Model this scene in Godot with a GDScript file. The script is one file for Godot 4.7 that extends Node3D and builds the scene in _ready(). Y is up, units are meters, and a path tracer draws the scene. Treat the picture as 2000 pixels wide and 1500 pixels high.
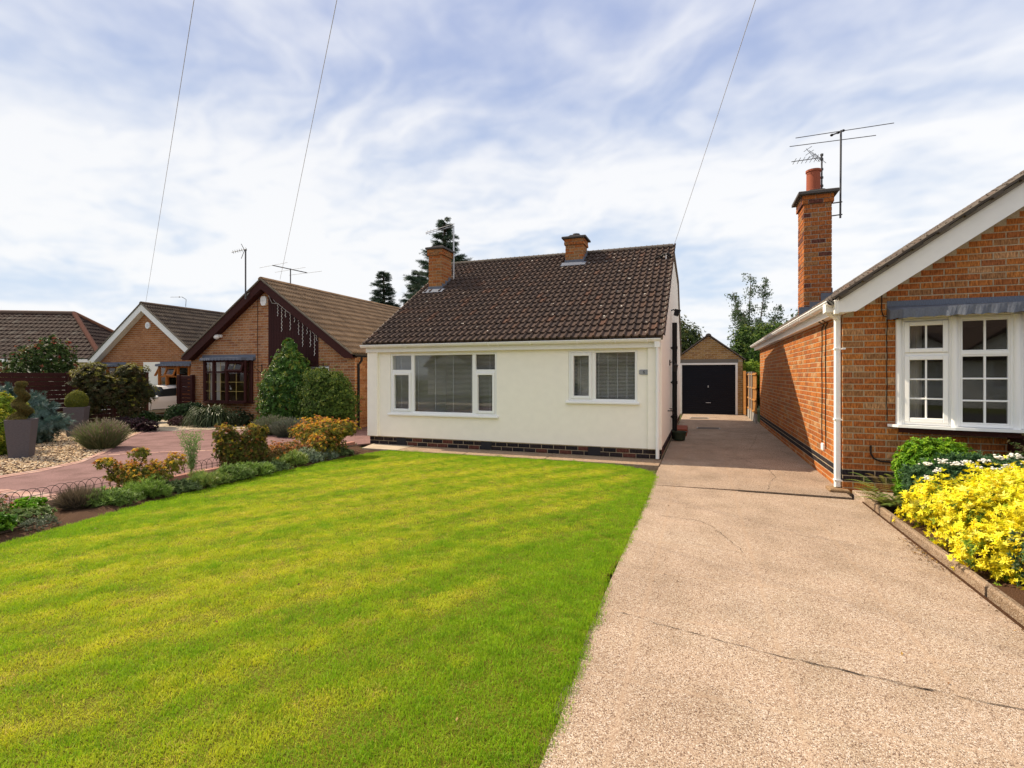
extends Node3D
# A row of English bungalows seen across a front lawn. x runs along the house fronts, -z away from the street, y up, metres.

const EYE := Vector3(0, 1.5, 0)
const SUN := Vector3(-2.38, 2.43, -0.2)
var rng := RandomNumberGenerator.new()
var bump_noise := FastNoiseLite.new()
var taken := {}
var M := {}
var unit_brick: ArrayMesh


# ---------------------------------------------------------------- mesh builder
class MB:
	var v := PackedVector3Array()
	var n := PackedVector3Array()
	var c := PackedColorArray()
	var tint := Color(1, 1, 1)

	func tri(a: Vector3, b: Vector3, d: Vector3) -> void:          # counter-clockwise seen from outside
		var nn := (b - a).cross(d - a).normalized()
		trin(a, b, d, nn, nn, nn)

	func trin(a: Vector3, b: Vector3, d: Vector3, na: Vector3, nb: Vector3, nd: Vector3) -> void:
		v.push_back(a); v.push_back(d); v.push_back(b)
		n.push_back(na); n.push_back(nd); n.push_back(nb)
		c.push_back(tint); c.push_back(tint); c.push_back(tint)

	func quad(a: Vector3, b: Vector3, d: Vector3, e: Vector3) -> void:
		tri(a, b, d)
		tri(a, d, e)

	func quadn(a: Vector3, b: Vector3, d: Vector3, e: Vector3, na: Vector3, nb: Vector3, nd: Vector3, ne: Vector3) -> void:
		trin(a, b, d, na, nb, nd)
		trin(a, d, e, na, nd, ne)

	# box in a frame: O origin, U x V = N
	func obox(O: Vector3, U: Vector3, V: Vector3, N: Vector3, u0: float, u1: float, v0: float, v1: float, n0: float, n1: float) -> void:
		var p := []
		for k in [[u0, v0, n0], [u1, v0, n0], [u1, v1, n0], [u0, v1, n0], [u0, v0, n1], [u1, v0, n1], [u1, v1, n1], [u0, v1, n1]]:
			p.append(O + U * k[0] + V * k[1] + N * k[2])
		quad(p[4], p[5], p[6], p[7])
		quad(p[1], p[0], p[3], p[2])
		quad(p[0], p[4], p[7], p[3])
		quad(p[5], p[1], p[2], p[6])
		quad(p[7], p[6], p[2], p[3])
		quad(p[0], p[1], p[5], p[4])

	func box(x0: float, x1: float, y0: float, y1: float, z0: float, z1: float) -> void:
		obox(Vector3.ZERO, Vector3.RIGHT, Vector3.UP, Vector3.BACK, x0, x1, y0, y1, z0, z1)

	# box with chamfered long edges towards N
	func cbox(O: Vector3, U: Vector3, V: Vector3, N: Vector3, u0: float, u1: float, v0: float, v1: float, n0: float, n1: float, b: float) -> void:
		obox(O, U, V, N, u0, u1, v0, v1, n0, n1 - b)
		var a := [O + U * u0 + V * v0 + N * (n1 - b), O + U * u1 + V * v0 + N * (n1 - b), O + U * u1 + V * v1 + N * (n1 - b), O + U * u0 + V * v1 + N * (n1 - b)]
		var t := [O + U * (u0 + b) + V * (v0 + b) + N * n1, O + U * (u1 - b) + V * (v0 + b) + N * n1, O + U * (u1 - b) + V * (v1 - b) + N * n1, O + U * (u0 + b) + V * (v1 - b) + N * n1]
		for i in 4:
			var j := (i + 1) % 4
			quad(a[i], a[j], t[j], t[i])
		quad(t[0], t[1], t[2], t[3])

	# polygon (counter-clockwise in u, v) from n0 to n1 along N
	func prism(O: Vector3, U: Vector3, V: Vector3, N: Vector3, poly: PackedVector2Array, n0: float, n1: float) -> void:
		var pts := poly
		if Geometry2D.is_polygon_clockwise(pts):
			pts = pts.duplicate()
			pts.reverse()
		var k := pts.size()
		var ids := Geometry2D.triangulate_polygon(pts)
		for i in range(0, ids.size(), 3):
			var a := pts[ids[i]]
			var b := pts[ids[i + 1]]
			var d := pts[ids[i + 2]]
			if (b - a).cross(d - a) < 0:
				var s := b
				b = d
				d = s
			tri(O + U * a.x + V * a.y + N * n1, O + U * b.x + V * b.y + N * n1, O + U * d.x + V * d.y + N * n1)
			tri(O + U * a.x + V * a.y + N * n0, O + U * d.x + V * d.y + N * n0, O + U * b.x + V * b.y + N * n0)
		for i in k:
			var a := O + U * pts[i].x + V * pts[i].y
			var b := O + U * pts[(i + 1) % k].x + V * pts[(i + 1) % k].y
			quad(a + N * n0, b + N * n0, b + N * n1, a + N * n1)

	func tube(pts: PackedVector3Array, r0: float, r1 := -1.0, sides := 6, caps := true) -> void:
		var rr := r0 if r1 < 0.0 else r1
		var rings := []
		var norms := []
		var prev := Vector3.ZERO
		for i in pts.size():
			var d := (pts[mini(i + 1, pts.size() - 1)] - pts[maxi(i - 1, 0)]).normalized()
			var s := prev - d * prev.dot(d)
			if s.length() < 0.1:
				s = d.cross(Vector3.UP if absf(d.y) < 0.9 else Vector3.RIGHT)
			s = s.normalized()
			prev = s
			var t := d.cross(s)
			var r := lerpf(r0, rr, float(i) / maxf(1, pts.size() - 1))
			var ring := PackedVector3Array()
			var nr := PackedVector3Array()
			for k in sides:
				var a := TAU * k / sides
				var q := s * cos(a) + t * sin(a)
				nr.push_back(q)
				ring.push_back(pts[i] + q * r)
			rings.append(ring)
			norms.append(nr)
		for i in pts.size() - 1:
			for k in sides:
				var j := (k + 1) % sides
				quadn(rings[i][k], rings[i][j], rings[i + 1][j], rings[i + 1][k], norms[i][k], norms[i][j], norms[i + 1][j], norms[i + 1][k])
		if caps:
			for k in range(1, sides - 1):
				tri(rings[0][0], rings[0][k + 1], rings[0][k])
				var e: PackedVector3Array = rings[-1]
				tri(e[0], e[k], e[k + 1])

	# profile of (radius, height) turned round the vertical at O
	func lathe(O: Vector3, prof: PackedVector2Array, sides := 16, squash := Vector3.ONE) -> void:
		for i in prof.size() - 1:
			var d := prof[i + 1] - prof[i]
			var nl := Vector2(d.y, -d.x).normalized()
			for k in sides:
				var a0 := TAU * k / sides
				var a1 := TAU * (k + 1) / sides
				var e0 := Vector3(cos(a0), 0, -sin(a0))
				var e1 := Vector3(cos(a1), 0, -sin(a1))
				var p := [O + (e0 * prof[i].x + Vector3.UP * prof[i].y) * squash, O + (e1 * prof[i].x + Vector3.UP * prof[i].y) * squash, O + (e1 * prof[i + 1].x + Vector3.UP * prof[i + 1].y) * squash, O + (e0 * prof[i + 1].x + Vector3.UP * prof[i + 1].y) * squash]
				var n0 := (e0 * nl.x + Vector3.UP * nl.y).normalized()
				var n1 := (e1 * nl.x + Vector3.UP * nl.y).normalized()
				quadn(p[0], p[1], p[2], p[3], n0, n1, n1, n0)

	func ball(O: Vector3, r: Vector3, sides := 12) -> void:
		var prof := PackedVector2Array()
		for i in 9:
			var a := -PI / 2 + PI * i / 8
			prof.push_back(Vector2(cos(a), sin(a)))
		for i in 8:
			for k in sides:
				var q := []
				for w in [[k, i], [k + 1, i], [k + 1, i + 1], [k, i + 1]]:
					var a = TAU * w[0] / sides
					q.append(Vector3(cos(a) * prof[w[1]].x, prof[w[1]].y, -sin(a) * prof[w[1]].x))
				quadn(O + q[0] * r, O + q[1] * r, O + q[2] * r, O + q[3] * r, (q[0] / r).normalized(), (q[1] / r).normalized(), (q[2] / r).normalized(), (q[3] / r).normalized())

	func mesh() -> ArrayMesh:
		var arr := []
		arr.resize(Mesh.ARRAY_MAX)
		arr[Mesh.ARRAY_VERTEX] = v
		arr[Mesh.ARRAY_NORMAL] = n
		arr[Mesh.ARRAY_COLOR] = c
		var m := ArrayMesh.new()
		m.add_surface_from_arrays(Mesh.PRIMITIVE_TRIANGLES, arr)
		return m


# copies of one mesh, each with a place and a colour
class Many:
	var buf := PackedFloat32Array()
	var count := 0

	func put(t: Transform3D, col: Color) -> void:
		var b := t.basis
		var o := t.origin
		buf.append_array(PackedFloat32Array([b.x.x, b.y.x, b.z.x, o.x, b.x.y, b.y.y, b.z.y, o.y, b.x.z, b.y.z, b.z.z, o.z, col.r, col.g, col.b, 1.0]))
		count += 1


# ---------------------------------------------------------------- naming and committing
func numbered(called: String) -> String:
	var k: int = taken.get(called, 0)
	taken[called] = k + 1
	return called if k == 0 else "%s_%03d" % [called, k]


func spot(o: Node) -> Vector3:
	var s := Vector3.ZERO
	while o != self and o != null:
		s += (o as Node3D).position
		o = o.get_parent()
	return s


func tag(o: Node3D, label: String, category: String, group := "") -> Node3D:
	o.set_meta("label", label)
	o.set_meta("category", category)
	if group:
		o.set_meta("group", group)
	return o


func thing(called: String, at: Vector3, label: String, category: String, group := "") -> Node3D:
	var o := Node3D.new()
	o.name = numbered(called)
	add_child(o)
	o.position = at
	tag(o, label, category, group)
	return o


func part(mb: MB, called: String, m: Material, parent: Node3D) -> MeshInstance3D:
	var o := MeshInstance3D.new()
	o.name = called
	o.mesh = mb.mesh()
	o.material_override = m
	parent.add_child(o, true)
	o.position = -spot(parent)
	return o


func struct(mb: MB, called: String, m: Material) -> MeshInstance3D:
	var o := MeshInstance3D.new()
	o.name = numbered(called)
	o.mesh = mb.mesh()
	o.material_override = m
	add_child(o)
	o.set_meta("kind", "structure")
	return o


func many(mm: Many, mesh: Mesh, called: String, m: Material, parent: Node3D, stuff := true) -> MultiMeshInstance3D:
	var q := MultiMesh.new()
	q.transform_format = MultiMesh.TRANSFORM_3D
	q.use_colors = true
	q.mesh = mesh
	q.instance_count = mm.count
	q.buffer = mm.buf
	var o := MultiMeshInstance3D.new()
	o.name = called
	o.multimesh = q
	o.material_override = m
	parent.add_child(o, true)
	if parent != self:
		o.position = -spot(parent)
	if stuff:
		o.set_meta("kind", "stuff")
	return o


# ---------------------------------------------------------------- materials
func lin(r: float, g: float, b: float) -> Color:
	return Color(r, g, b).linear_to_srgb()


func noise_tex(size: int, freq: float, type: int, ramp: Array, seed_ := 1, oct := 4, ret := -1) -> NoiseTexture2D:
	var f := FastNoiseLite.new()
	f.seed = seed_
	f.noise_type = type
	f.frequency = freq
	f.fractal_octaves = oct
	if ret >= 0:
		f.cellular_return_type = ret
		f.fractal_type = FastNoiseLite.FRACTAL_NONE
	var t := NoiseTexture2D.new()
	t.width = size
	t.height = size
	t.seamless = true
	t.seamless_blend_skirt = 0.08
	var g := Gradient.new()
	var offs := PackedFloat32Array()
	var cols := PackedColorArray()
	for r in ramp:
		offs.push_back(r[0])
		cols.push_back(r[1])
	g.offsets = offs
	g.colors = cols
	t.color_ramp = g
	t.noise = f
	return t


func grey(v: float) -> Color:
	return Color(v, v, v)


func mat(key: String, col: Color, rough := 0.85, tex: Texture2D = null, scale := Vector3.ONE, bump: Texture2D = null, depth := 0.3) -> StandardMaterial3D:
	var m := StandardMaterial3D.new()
	m.resource_name = key
	m.albedo_color = col
	m.roughness = rough
	m.metallic_specular = 0.28
	m.vertex_color_use_as_albedo = true
	if tex or bump:
		m.uv1_triplanar = true
		m.uv1_world_triplanar = true
		m.uv1_scale = scale
	if tex:
		m.albedo_texture = tex
	if bump:
		m.heightmap_enabled = true
		m.heightmap_texture = bump
		m.heightmap_scale = depth
	M[key] = m
	return m


# slow change of tone over metres: weathering, damp, wear
func weathered(keys: Array, tex: Texture2D, scale: float) -> void:
	for k in keys:
		var m: StandardMaterial3D = M[k]
		m.detail_enabled = true
		m.detail_albedo = tex
		m.detail_blend_mode = BaseMaterial3D.BLEND_MODE_MUL
		m.detail_uv_layer = BaseMaterial3D.DETAIL_UV_2
		m.uv2_triplanar = true
		m.uv2_world_triplanar = true
		m.uv2_scale = Vector3.ONE * scale


func leaf_mat(key: String, rough := 0.55, back := 0.5) -> StandardMaterial3D:
	var m := mat(key, Color.WHITE, rough)
	m.metallic_specular = 0.35
	m.backlight_enabled = true
	m.backlight = Color(back, back, back).linear_to_srgb()
	return m


func make_materials() -> void:
	var N := FastNoiseLite.TYPE_SIMPLEX_SMOOTH
	var C := FastNoiseLite.TYPE_CELLULAR
	var fine := noise_tex(512, 0.03, N, [[0.0, grey(0.80)], [0.5, grey(0.93)], [1.0, grey(1.0)]], 3, 5)
	var soft := noise_tex(512, 0.012, N, [[0.0, grey(0.98)], [1.0, grey(1.0)]], 4, 5)
	var streak := noise_tex(512, 0.02, N, [[0.0, Color(0.52, 0.48, 0.47)], [0.34, Color(0.74, 0.72, 0.71)], [0.55, Color(0.84, 0.83, 0.82)], [0.70, Color(0.88, 0.90, 0.92)], [0.82, Color(1.0, 1.0, 1.0)], [1.0, Color(1.0, 1.0, 1.0)]], 7, 5)
	var lichen := noise_tex(512, 0.035, N, [[0.0, grey(0.62)], [0.45, grey(0.85)], [0.66, grey(0.95)], [0.73, Color(1, 1, 1)], [1.0, Color(1, 1, 1)]], 9, 5)
	var grit := noise_tex(1024, 0.16, C, [[0.0, Color(0.48, 0.40, 0.35)], [0.09, Color(0.56, 0.48, 0.42)], [0.18, Color(0.73, 0.65, 0.58)], [0.45, Color(0.80, 0.72, 0.63)], [0.7, Color(0.86, 0.79, 0.71)], [0.88, Color(0.94, 0.90, 0.84)], [1.0, Color(1, 0.98, 0.95)]], 5, 1, FastNoiseLite.RETURN_CELL_VALUE)
	var gritb := noise_tex(1024, 0.16, C, [[0.0, grey(1.0)], [1.0, grey(0.0)]], 5, 1, FastNoiseLite.RETURN_DISTANCE)
	var tar := noise_tex(1024, 0.22, C, [[0.0, grey(0.72)], [0.5, grey(0.90)], [1.0, grey(1.0)]], 6, 1, FastNoiseLite.RETURN_CELL_VALUE)
	var earth := noise_tex(512, 0.06, N, [[0.0, Color(0.45, 0.36, 0.30)], [0.5, Color(0.8, 0.75, 0.7)], [1.0, Color(1, 1, 1)]], 8, 5)
	var hfine := noise_tex(512, 0.06, N, [[0.0, grey(0)], [1.0, grey(1)]], 11, 4)
	mat("render", lin(0.95, 0.91, 0.81), 0.9, soft, Vector3(0.8, 0.8, 0.8), hfine, 0.02)
	mat("upvc", lin(0.86, 0.86, 0.85), 0.35)
	mat("white_paint", lin(0.84, 0.83, 0.80), 0.5, soft, Vector3(1, 1, 1))
	mat("mortar_tan", lin(0.54, 0.43, 0.29), 0.95, fine, Vector3(3, 3, 3), hfine, 0.2)
	mat("mortar_pale", lin(0.56, 0.46, 0.33), 0.95, fine, Vector3(3, 3, 3), hfine, 0.2)
	mat("mortar_grey", lin(0.44, 0.37, 0.30), 0.95, fine, Vector3(3, 3, 3), hfine, 0.2)
	mat("brick", Color.WHITE, 0.88, streak, Vector3(4.5, 1.1, 4.5), hfine, 0.2)
	mat("tile", Color.WHITE, 0.85, lichen, Vector3(5, 5, 5), hfine, 0.3)
	mat("lead", lin(0.165, 0.185, 0.235), 0.6, fine, Vector3(5, 1.5, 5), hfine, 0.4)
	mat("cement", lin(0.40, 0.38, 0.35), 0.95, fine, Vector3(4, 4, 4), hfine, 0.4)
	mat("dark_wood", lin(0.070, 0.020, 0.017), 0.65, streak, Vector3(3, 9, 3))
	mat("dark_plank", lin(0.058, 0.016, 0.015), 0.65, streak, Vector3(12, 1.2, 12))
	mat("orange_wood", lin(0.38, 0.13, 0.025), 0.5, fine, Vector3(4, 1, 4))
	mat("fence_wood", lin(0.56, 0.27, 0.08), 0.8, streak, Vector3(10, 1.0, 10))
	mat("black_plastic", lin(0.012, 0.012, 0.013), 0.4)
	mat("black_metal", lin(0.018, 0.018, 0.022), 0.35)
	mat("door_black", lin(0.007, 0.008, 0.014), 0.5)
	mat("steel", lin(0.45, 0.45, 0.46), 0.35).metallic = 0.8
	mat("dull_alu", lin(0.085, 0.085, 0.09), 0.5).metallic = 0.3
	mat("dark_inside", lin(0.05, 0.045, 0.04), 0.95)
	mat("inside_wall", lin(0.05, 0.045, 0.04), 0.95)
	mat("curtain", lin(0.55, 0.52, 0.46), 0.95)
	mat("blind", lin(0.40, 0.42, 0.44), 0.6)
	mat("terracotta", lin(0.36, 0.10, 0.055), 0.75, fine, Vector3(6, 6, 6))
	mat("planter", lin(0.125, 0.110, 0.118), 0.6, fine, Vector3(2, 5, 2))
	mat("pot_green", lin(0.04, 0.055, 0.035), 0.5)
	mat("bark", lin(0.10, 0.07, 0.05), 0.95, streak, Vector3(8, 2, 8))
	mat("birch_bark", lin(0.30, 0.27, 0.24), 0.9, streak, Vector3(4, 4, 4))
	mat("concrete", lin(0.655, 0.600, 0.565), 0.92, grit, Vector3(1.35, 1.35, 1.35), gritb, 0.35)
	mat("slab", lin(0.56, 0.46, 0.35), 0.92, fine, Vector3(3, 3, 3), hfine, 0.2)
	mat("kerb", lin(0.46, 0.40, 0.34), 0.95, grit, Vector3(1.2, 1.2, 1.2), gritb, 0.3)
	mat("red_tarmac", lin(0.275, 0.155, 0.145), 0.92, tar, Vector3(1.0, 1.0, 1.0), hfine, 0.25)
	mat("asphalt", lin(0.055, 0.055, 0.058), 0.92, tar, Vector3(1.0, 1.0, 1.0))
	mat("soil", lin(0.165, 0.098, 0.062), 0.97, earth, Vector3(4, 4, 4), hfine, 1.2)
	mat("turf_base", lin(0.26, 0.28, 0.03), 0.95, earth, Vector3(5, 5, 5), hfine, 0.8)
	mat("ground", lin(0.10, 0.13, 0.04), 0.97, earth, Vector3(0.7, 0.7, 0.7))
	mat("crack", lin(0.040, 0.028, 0.020), 1.0)
	mat("wire", lin(0.48, 0.48, 0.50), 0.5)
	mat("cable", lin(0.02, 0.018, 0.018), 0.5)
	mat("iron", lin(0.035, 0.03, 0.028), 0.6)
	mat("car_paint", lin(0.70, 0.68, 0.66), 0.3)
	M.car_paint.metallic = 0.1
	M.car_paint.clearcoat_enabled = true
	M.car_paint.clearcoat = 0.8
	mat("tyre", lin(0.02, 0.02, 0.02), 0.8)
	mat("car_glass", lin(0.015, 0.018, 0.02), 0.06)
	mat("stone", Color.WHITE, 0.9)
	mat("tinted", Color.WHITE, 0.7)
	var g := mat("glass", Color(0.02, 0.025, 0.03, 0.03), 0.02)
	g.transparency = BaseMaterial3D.TRANSPARENCY_ALPHA
	g.vertex_color_use_as_albedo = false
	g.metallic_specular = 0.58
	var patchy := noise_tex(512, 0.010, N, [[0.0, Color(0.80, 0.785, 0.775)], [0.35, Color(0.90, 0.895, 0.89)], [0.55, Color(0.95, 0.95, 0.95)], [1.0, Color(1, 1, 1)]], 31, 6)
	var gentle := noise_tex(512, 0.010, N, [[0.0, Color(0.90, 0.895, 0.88)], [0.5, Color(0.97, 0.97, 0.965)], [1.0, Color(1, 1, 1)]], 32, 6)
	weathered(["concrete", "slab", "kerb"], gentle, 0.36)
	weathered(["red_tarmac"], patchy, 0.33)
	weathered(["brick", "tile", "mortar_tan", "mortar_pale"], gentle, 0.42)
	leaf_mat("grass", 0.6, 0.8)
	leaf_mat("leaf", 0.5, 0.5)
	leaf_mat("glossy_leaf", 0.32, 0.4)
	leaf_mat("needle", 0.6, 0.25)


# materials of one colour each, for pieces that are nodes of their own
func tones(base: String, cols: Array) -> Array:
	var out := []
	for c in cols:
		var m: StandardMaterial3D = M[base].duplicate()
		m.vertex_color_use_as_albedo = false
		m.albedo_color = (c as Color).linear_to_srgb()
		out.append(m)
	return out


# ---------------------------------------------------------------- small pieces: bricks, tiles
func span(poly: PackedVector2Array, v: float) -> Array:
	var xs := []
	for i in poly.size():
		var a := poly[i]
		var b := poly[(i + 1) % poly.size()]
		if (a.y <= v) != (b.y <= v):
			xs.append(a.x + (v - a.y) / (b.y - a.y) * (b.x - a.x))
	xs.sort()
	return xs


# bricks in stretcher bond over a wall outline; fills pool with [distance, place, tone, wall]
func lay_bricks(pool: Array, wall: Node3D, O: Vector3, U: Vector3, N: Vector3, poly: PackedVector2Array, holes: Array, tone_of: Array, course := 0.0775, unit := 0.235, joint := 0.0125, proud := 0.004, band := [-1, -1], band_tones := [], shift := 0.0) -> void:
	var v0 := 1e9
	var v1 := -1e9
	for p in poly:
		v0 = minf(v0, p.y)
		v1 = maxf(v1, p.y)
	var rows := int(ceil((v1 - v0) / course - 0.01))
	for r in rows:
		var a := v0 + r * course
		var b := minf(a + course - joint, v1)
		if b - a < 0.02:
			continue
		var mid := (a + b) / 2
		var xs := span(poly, mid)
		var iv := []
		for k in range(0, xs.size() - 1, 2):
			iv.append(Vector2(xs[k], xs[k + 1]))
		for h in holes:
			if mid > h.position.y and mid < h.end.y:
				var nx := []
				for w in iv:
					if h.end.x <= w.x or h.position.x >= w.y:
						nx.append(w)
						continue
					if h.position.x - w.x > 0.03:
						nx.append(Vector2(w.x, h.position.x))
					if w.y - h.end.x > 0.03:
						nx.append(Vector2(h.end.x, w.y))
				iv = nx
		var off := shift + (unit * 0.5 if r % 2 == 1 else 0.0)
		for w in iv:
			var k0 := int(floor((w.x - off) / unit)) - 1
			var k1 := int(ceil((w.y - off) / unit)) + 1
			for k in range(k0, k1):
				var s := maxf(off + k * unit, w.x)
				var e := minf(off + (k + 1) * unit - joint, w.y)
				if e - s < 0.03:
					continue
				var list: Array = band_tones if r >= band[0] and r <= band[1] else tone_of
				var jut := proud + rng.randf_range(-0.0015, 0.002)
				var at := O + U * ((s + e) / 2) + Vector3.UP * mid + N * (jut - 0.02)
				var bs := Basis(U * (e - s), Vector3.UP * (b - a), N * 0.04)
				bs = Basis(N, rng.randf_range(-0.006, 0.006)) * bs
				pool.append([at.distance_squared_to(EYE), Transform3D(bs, at), list[rng.randi() % list.size()], wall])


func set_pieces(root: Node3D, pool: Array, mesh: Mesh, base: String, palette: Array, called: String, rest_called: String, most := 300) -> void:
	pool.sort_custom(func(a, b): return a[0] < b[0])
	var mats := tones(base, palette)
	var rest := Many.new()
	for i in pool.size():
		var e: Array = pool[i]
		if i < most:
			var o := MeshInstance3D.new()
			o.name = called
			o.mesh = mesh
			o.material_override = mats[e[2]]
			var holder: Node3D = e[3]
			holder.add_child(o, true)
			var t: Transform3D = e[1]
			t.origin -= spot(holder)
			o.transform = t
		else:
			rest.put(e[1], palette[e[2]])
	if rest.count:
		many(rest, mesh, rest_called, M[base], root)


func brick_unit() -> ArrayMesh:
	var mb := MB.new()
	var b := 0.06
	var p := [Vector3(-.5, -.5, .5 - b), Vector3(.5, -.5, .5 - b), Vector3(.5, .5, .5 - b), Vector3(-.5, .5, .5 - b)]
	var t := [Vector3(-.49, -.46, .5), Vector3(.49, -.46, .5), Vector3(.49, .46, .5), Vector3(-.49, .46, .5)]
	var q := [Vector3(-.5, -.5, -.5), Vector3(.5, -.5, -.5), Vector3(.5, .5, -.5), Vector3(-.5, .5, -.5)]
	mb.quad(t[0], t[1], t[2], t[3])
	for i in 4:
		var j := (i + 1) % 4
		mb.quad(p[i], p[j], t[j], t[i])
		mb.quad(q[i], q[j], p[j], p[i])
	return mb.mesh()


# a roof tile: x across, y up from the roof, -z up the slope; prof = heights across
func tile_mesh(w: float, gauge: float, prof: Array, thick := 0.016) -> ArrayMesh:
	var mb := MB.new()
	var L := gauge * 1.12
	for i in prof.size() - 1:
		var a: Vector2 = prof[i]
		var b: Vector2 = prof[i + 1]
		var x0 := a.x * w
		var x1 := b.x * w
		var f0 := Vector3(x0, a.y + thick, 0)
		var f1 := Vector3(x1, b.y + thick, 0)
		var g0 := Vector3(x0, a.y, -L)
		var g1 := Vector3(x1, b.y, -L)
		mb.quad(f0, f1, g1, g0)
		mb.quad(Vector3(x0, a.y - 0.004, 0), Vector3(x1, b.y - 0.004, 0), f1, f0)
	return mb.mesh()


func lay_tiles(pool: Array, holder: Node3D, O: Vector3, U: Vector3, S: Vector3, width: float, rows: int, w: float, gauge: float, pick: Array, skip := [], trim := []) -> void:
	var N := U.cross(-S * -1.0)
	N = U.cross(S)
	if N.y < 0:
		N = -N
	var cols := int(round(width / w))
	for r in rows:
		for c in cols:
			var u := c * w
			var s := r * gauge
			if trim.size() and not Geometry2D.is_point_in_polygon(Vector2(u + w / 2, s + gauge / 2), trim[0]):
				continue
			var hit := false
			for k in skip:
				if k.has_point(Vector2(u + w / 2, s + gauge / 2)):
					hit = true
			if hit:
				continue
			var at := O + U * (u + rng.randf_range(-0.003, 0.003)) + S * (s + rng.randf_range(-0.004, 0.004)) + N * rng.randf_range(0.0, 0.003)
			var bs := Basis(U, N, -S)
			bs = Basis(N, rng.randf_range(-0.008, 0.008)) * bs
			pool.append([(at + U * w / 2).distance_squared_to(EYE), Transform3D(bs, at), pick[rng.randi() % pick.size()], holder])


# ---------------------------------------------------------------- foliage
func sprig(k: int, length: float, width: float, tilt: float, fold := 0.25, stem := 0.0) -> ArrayMesh:
	var mb := MB.new()
	var r := RandomNumberGenerator.new()
	r.seed = k * 131 + int(length * 1000)
	for i in k:
		var a := TAU * (i * 0.382 + r.randf() * 0.08)
		var t := tilt * r.randf_range(0.55, 1.35)
		var d := Vector3(cos(a) * sin(t), cos(t), sin(a) * sin(t))
		var side := d.cross(Vector3.UP)
		if side.length() < 0.05:
			side = Vector3.RIGHT
		side = side.normalized()
		var up := side.cross(d)
		var base := Vector3.UP * stem * float(i) / k
		var l := length * r.randf_range(0.75, 1.15)
		var m := base + d * l * 0.5 + up * l * 0.06
		var tip := base + d * l - up * l * 0.10
		var lft := m + side * width * 0.5 + up * width * fold
		var rgt := m - side * width * 0.5 + up * width * fold
		mb.tri(base, rgt, m)
		mb.tri(base, m, lft)
		mb.tri(m, rgt, tip)
		mb.tri(m, tip, lft)
	return mb.mesh()


func needles(k: int, length: float, width: float) -> ArrayMesh:      # a flat conifer spray along +z
	var mb := MB.new()
	var r := RandomNumberGenerator.new()
	r.seed = k
	for i in k:
		var s := float(i) / k
		for sd in [-1.0, 1.0]:
			var o := Vector3(0, 0, s * length * 0.85)
			var d := Vector3(sd * 0.75, r.randf_range(-0.25, 0.35), 0.65).normalized() * length * 0.34 * (1.15 - s * 0.7)
			var w := Vector3(0, 0, width)
			mb.tri(o - w, o + w, o + d)
	mb.tri(Vector3(-width, 0, 0), Vector3(width, 0, 0), Vector3(0, 0, length))
	return mb.mesh()


func axis_basis(y: Vector3, spin: float) -> Basis:
	y = y.normalized()
	var x := y.cross(Vector3(0.3, 0.2, 0.93) if absf(y.z) < 0.9 else Vector3.RIGHT).normalized()
	return Basis(y, spin) * Basis(x, y, x.cross(y))


func pick_col(cols: Array, jitter := 0.18) -> Color:
	var c: Color = cols[rng.randi() % cols.size()]
	var f := 1.0 + rng.randf_range(-jitter, jitter)
	return Color(c.r * f, c.g * f, c.b * f)


# leaves over (and some way into) a union of ellipsoids [[centre, radii], ...]
func fill(mm: Many, lobes: Array, count: int, size: Vector2, cols: Array, shell := 0.4, lift := 0.35, rough := 0.14, tips := [], tip_share := 0.0) -> void:
	var weight := []
	var total := 0.0
	for l in lobes:
		var r: Vector3 = l[1]
		total += r.x * r.y + r.y * r.z + r.x * r.z
		weight.append(total)
	var tries := 0
	var want := mm.count + count
	while mm.count < want and tries < count * 4:
		tries += 1
		var w := rng.randf() * total
		var k := 0
		while weight[k] < w:
			k += 1
		var c: Vector3 = lobes[k][0]
		var r: Vector3 = lobes[k][1]
		var d := Vector3(rng.randfn(), rng.randfn(), rng.randfn()).normalized()
		var f := 1.0 - shell * pow(rng.randf(), 1.6)
		f *= 1.0 + rough * 2.0 * bump_noise.get_noise_3dv((c + d * r) * 3.2) + rough * 0.6 * rng.randfn() * 0.5
		var p := c + d * r * f
		if p.y < 0.02:
			continue
		var deep := false
		for j in lobes.size():
			if j != k and ((p - lobes[j][0]) / (lobes[j][1] as Vector3)).length() < 0.62:
				deep = true
		if deep:
			continue
		var nd := (d / r).normalized()
		var up := (nd + Vector3.UP * lift + Vector3(rng.randfn(), rng.randfn(), rng.randfn()) * 0.32).normalized()
		var s := rng.randf_range(size.x, size.y)
		var col := pick_col(cols)
		if tips.size() and nd.y > -0.1 and f > 0.9 and rng.randf() < tip_share * (0.4 + nd.y):
			col = pick_col(tips)
		mm.put(Transform3D(axis_basis(up, rng.randf() * TAU).scaled(Vector3.ONE * s), p), col)


func stems(parent: Node3D, base: Vector3, lobes: Array, k: int, r: float, m: Material, called := "stem") -> void:
	var mb := MB.new()
	for i in k:
		var l: Array = lobes[i % lobes.size()]
		var c: Vector3 = l[0]
		var e := c + Vector3(rng.randfn(), absf(rng.randfn()) * 0.5, rng.randfn()) * (l[1] as Vector3) * 0.35
		var a := base + Vector3(rng.randf_range(-1, 1), 0, rng.randf_range(-1, 1)) * r * 3
		mb.tube(PackedVector3Array([a, a.lerp(e, 0.5) + Vector3(rng.randfn(), 0, rng.randfn()) * r * 2, e]), r, r * 0.35, 5)
	part(mb, called, m, parent)


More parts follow.
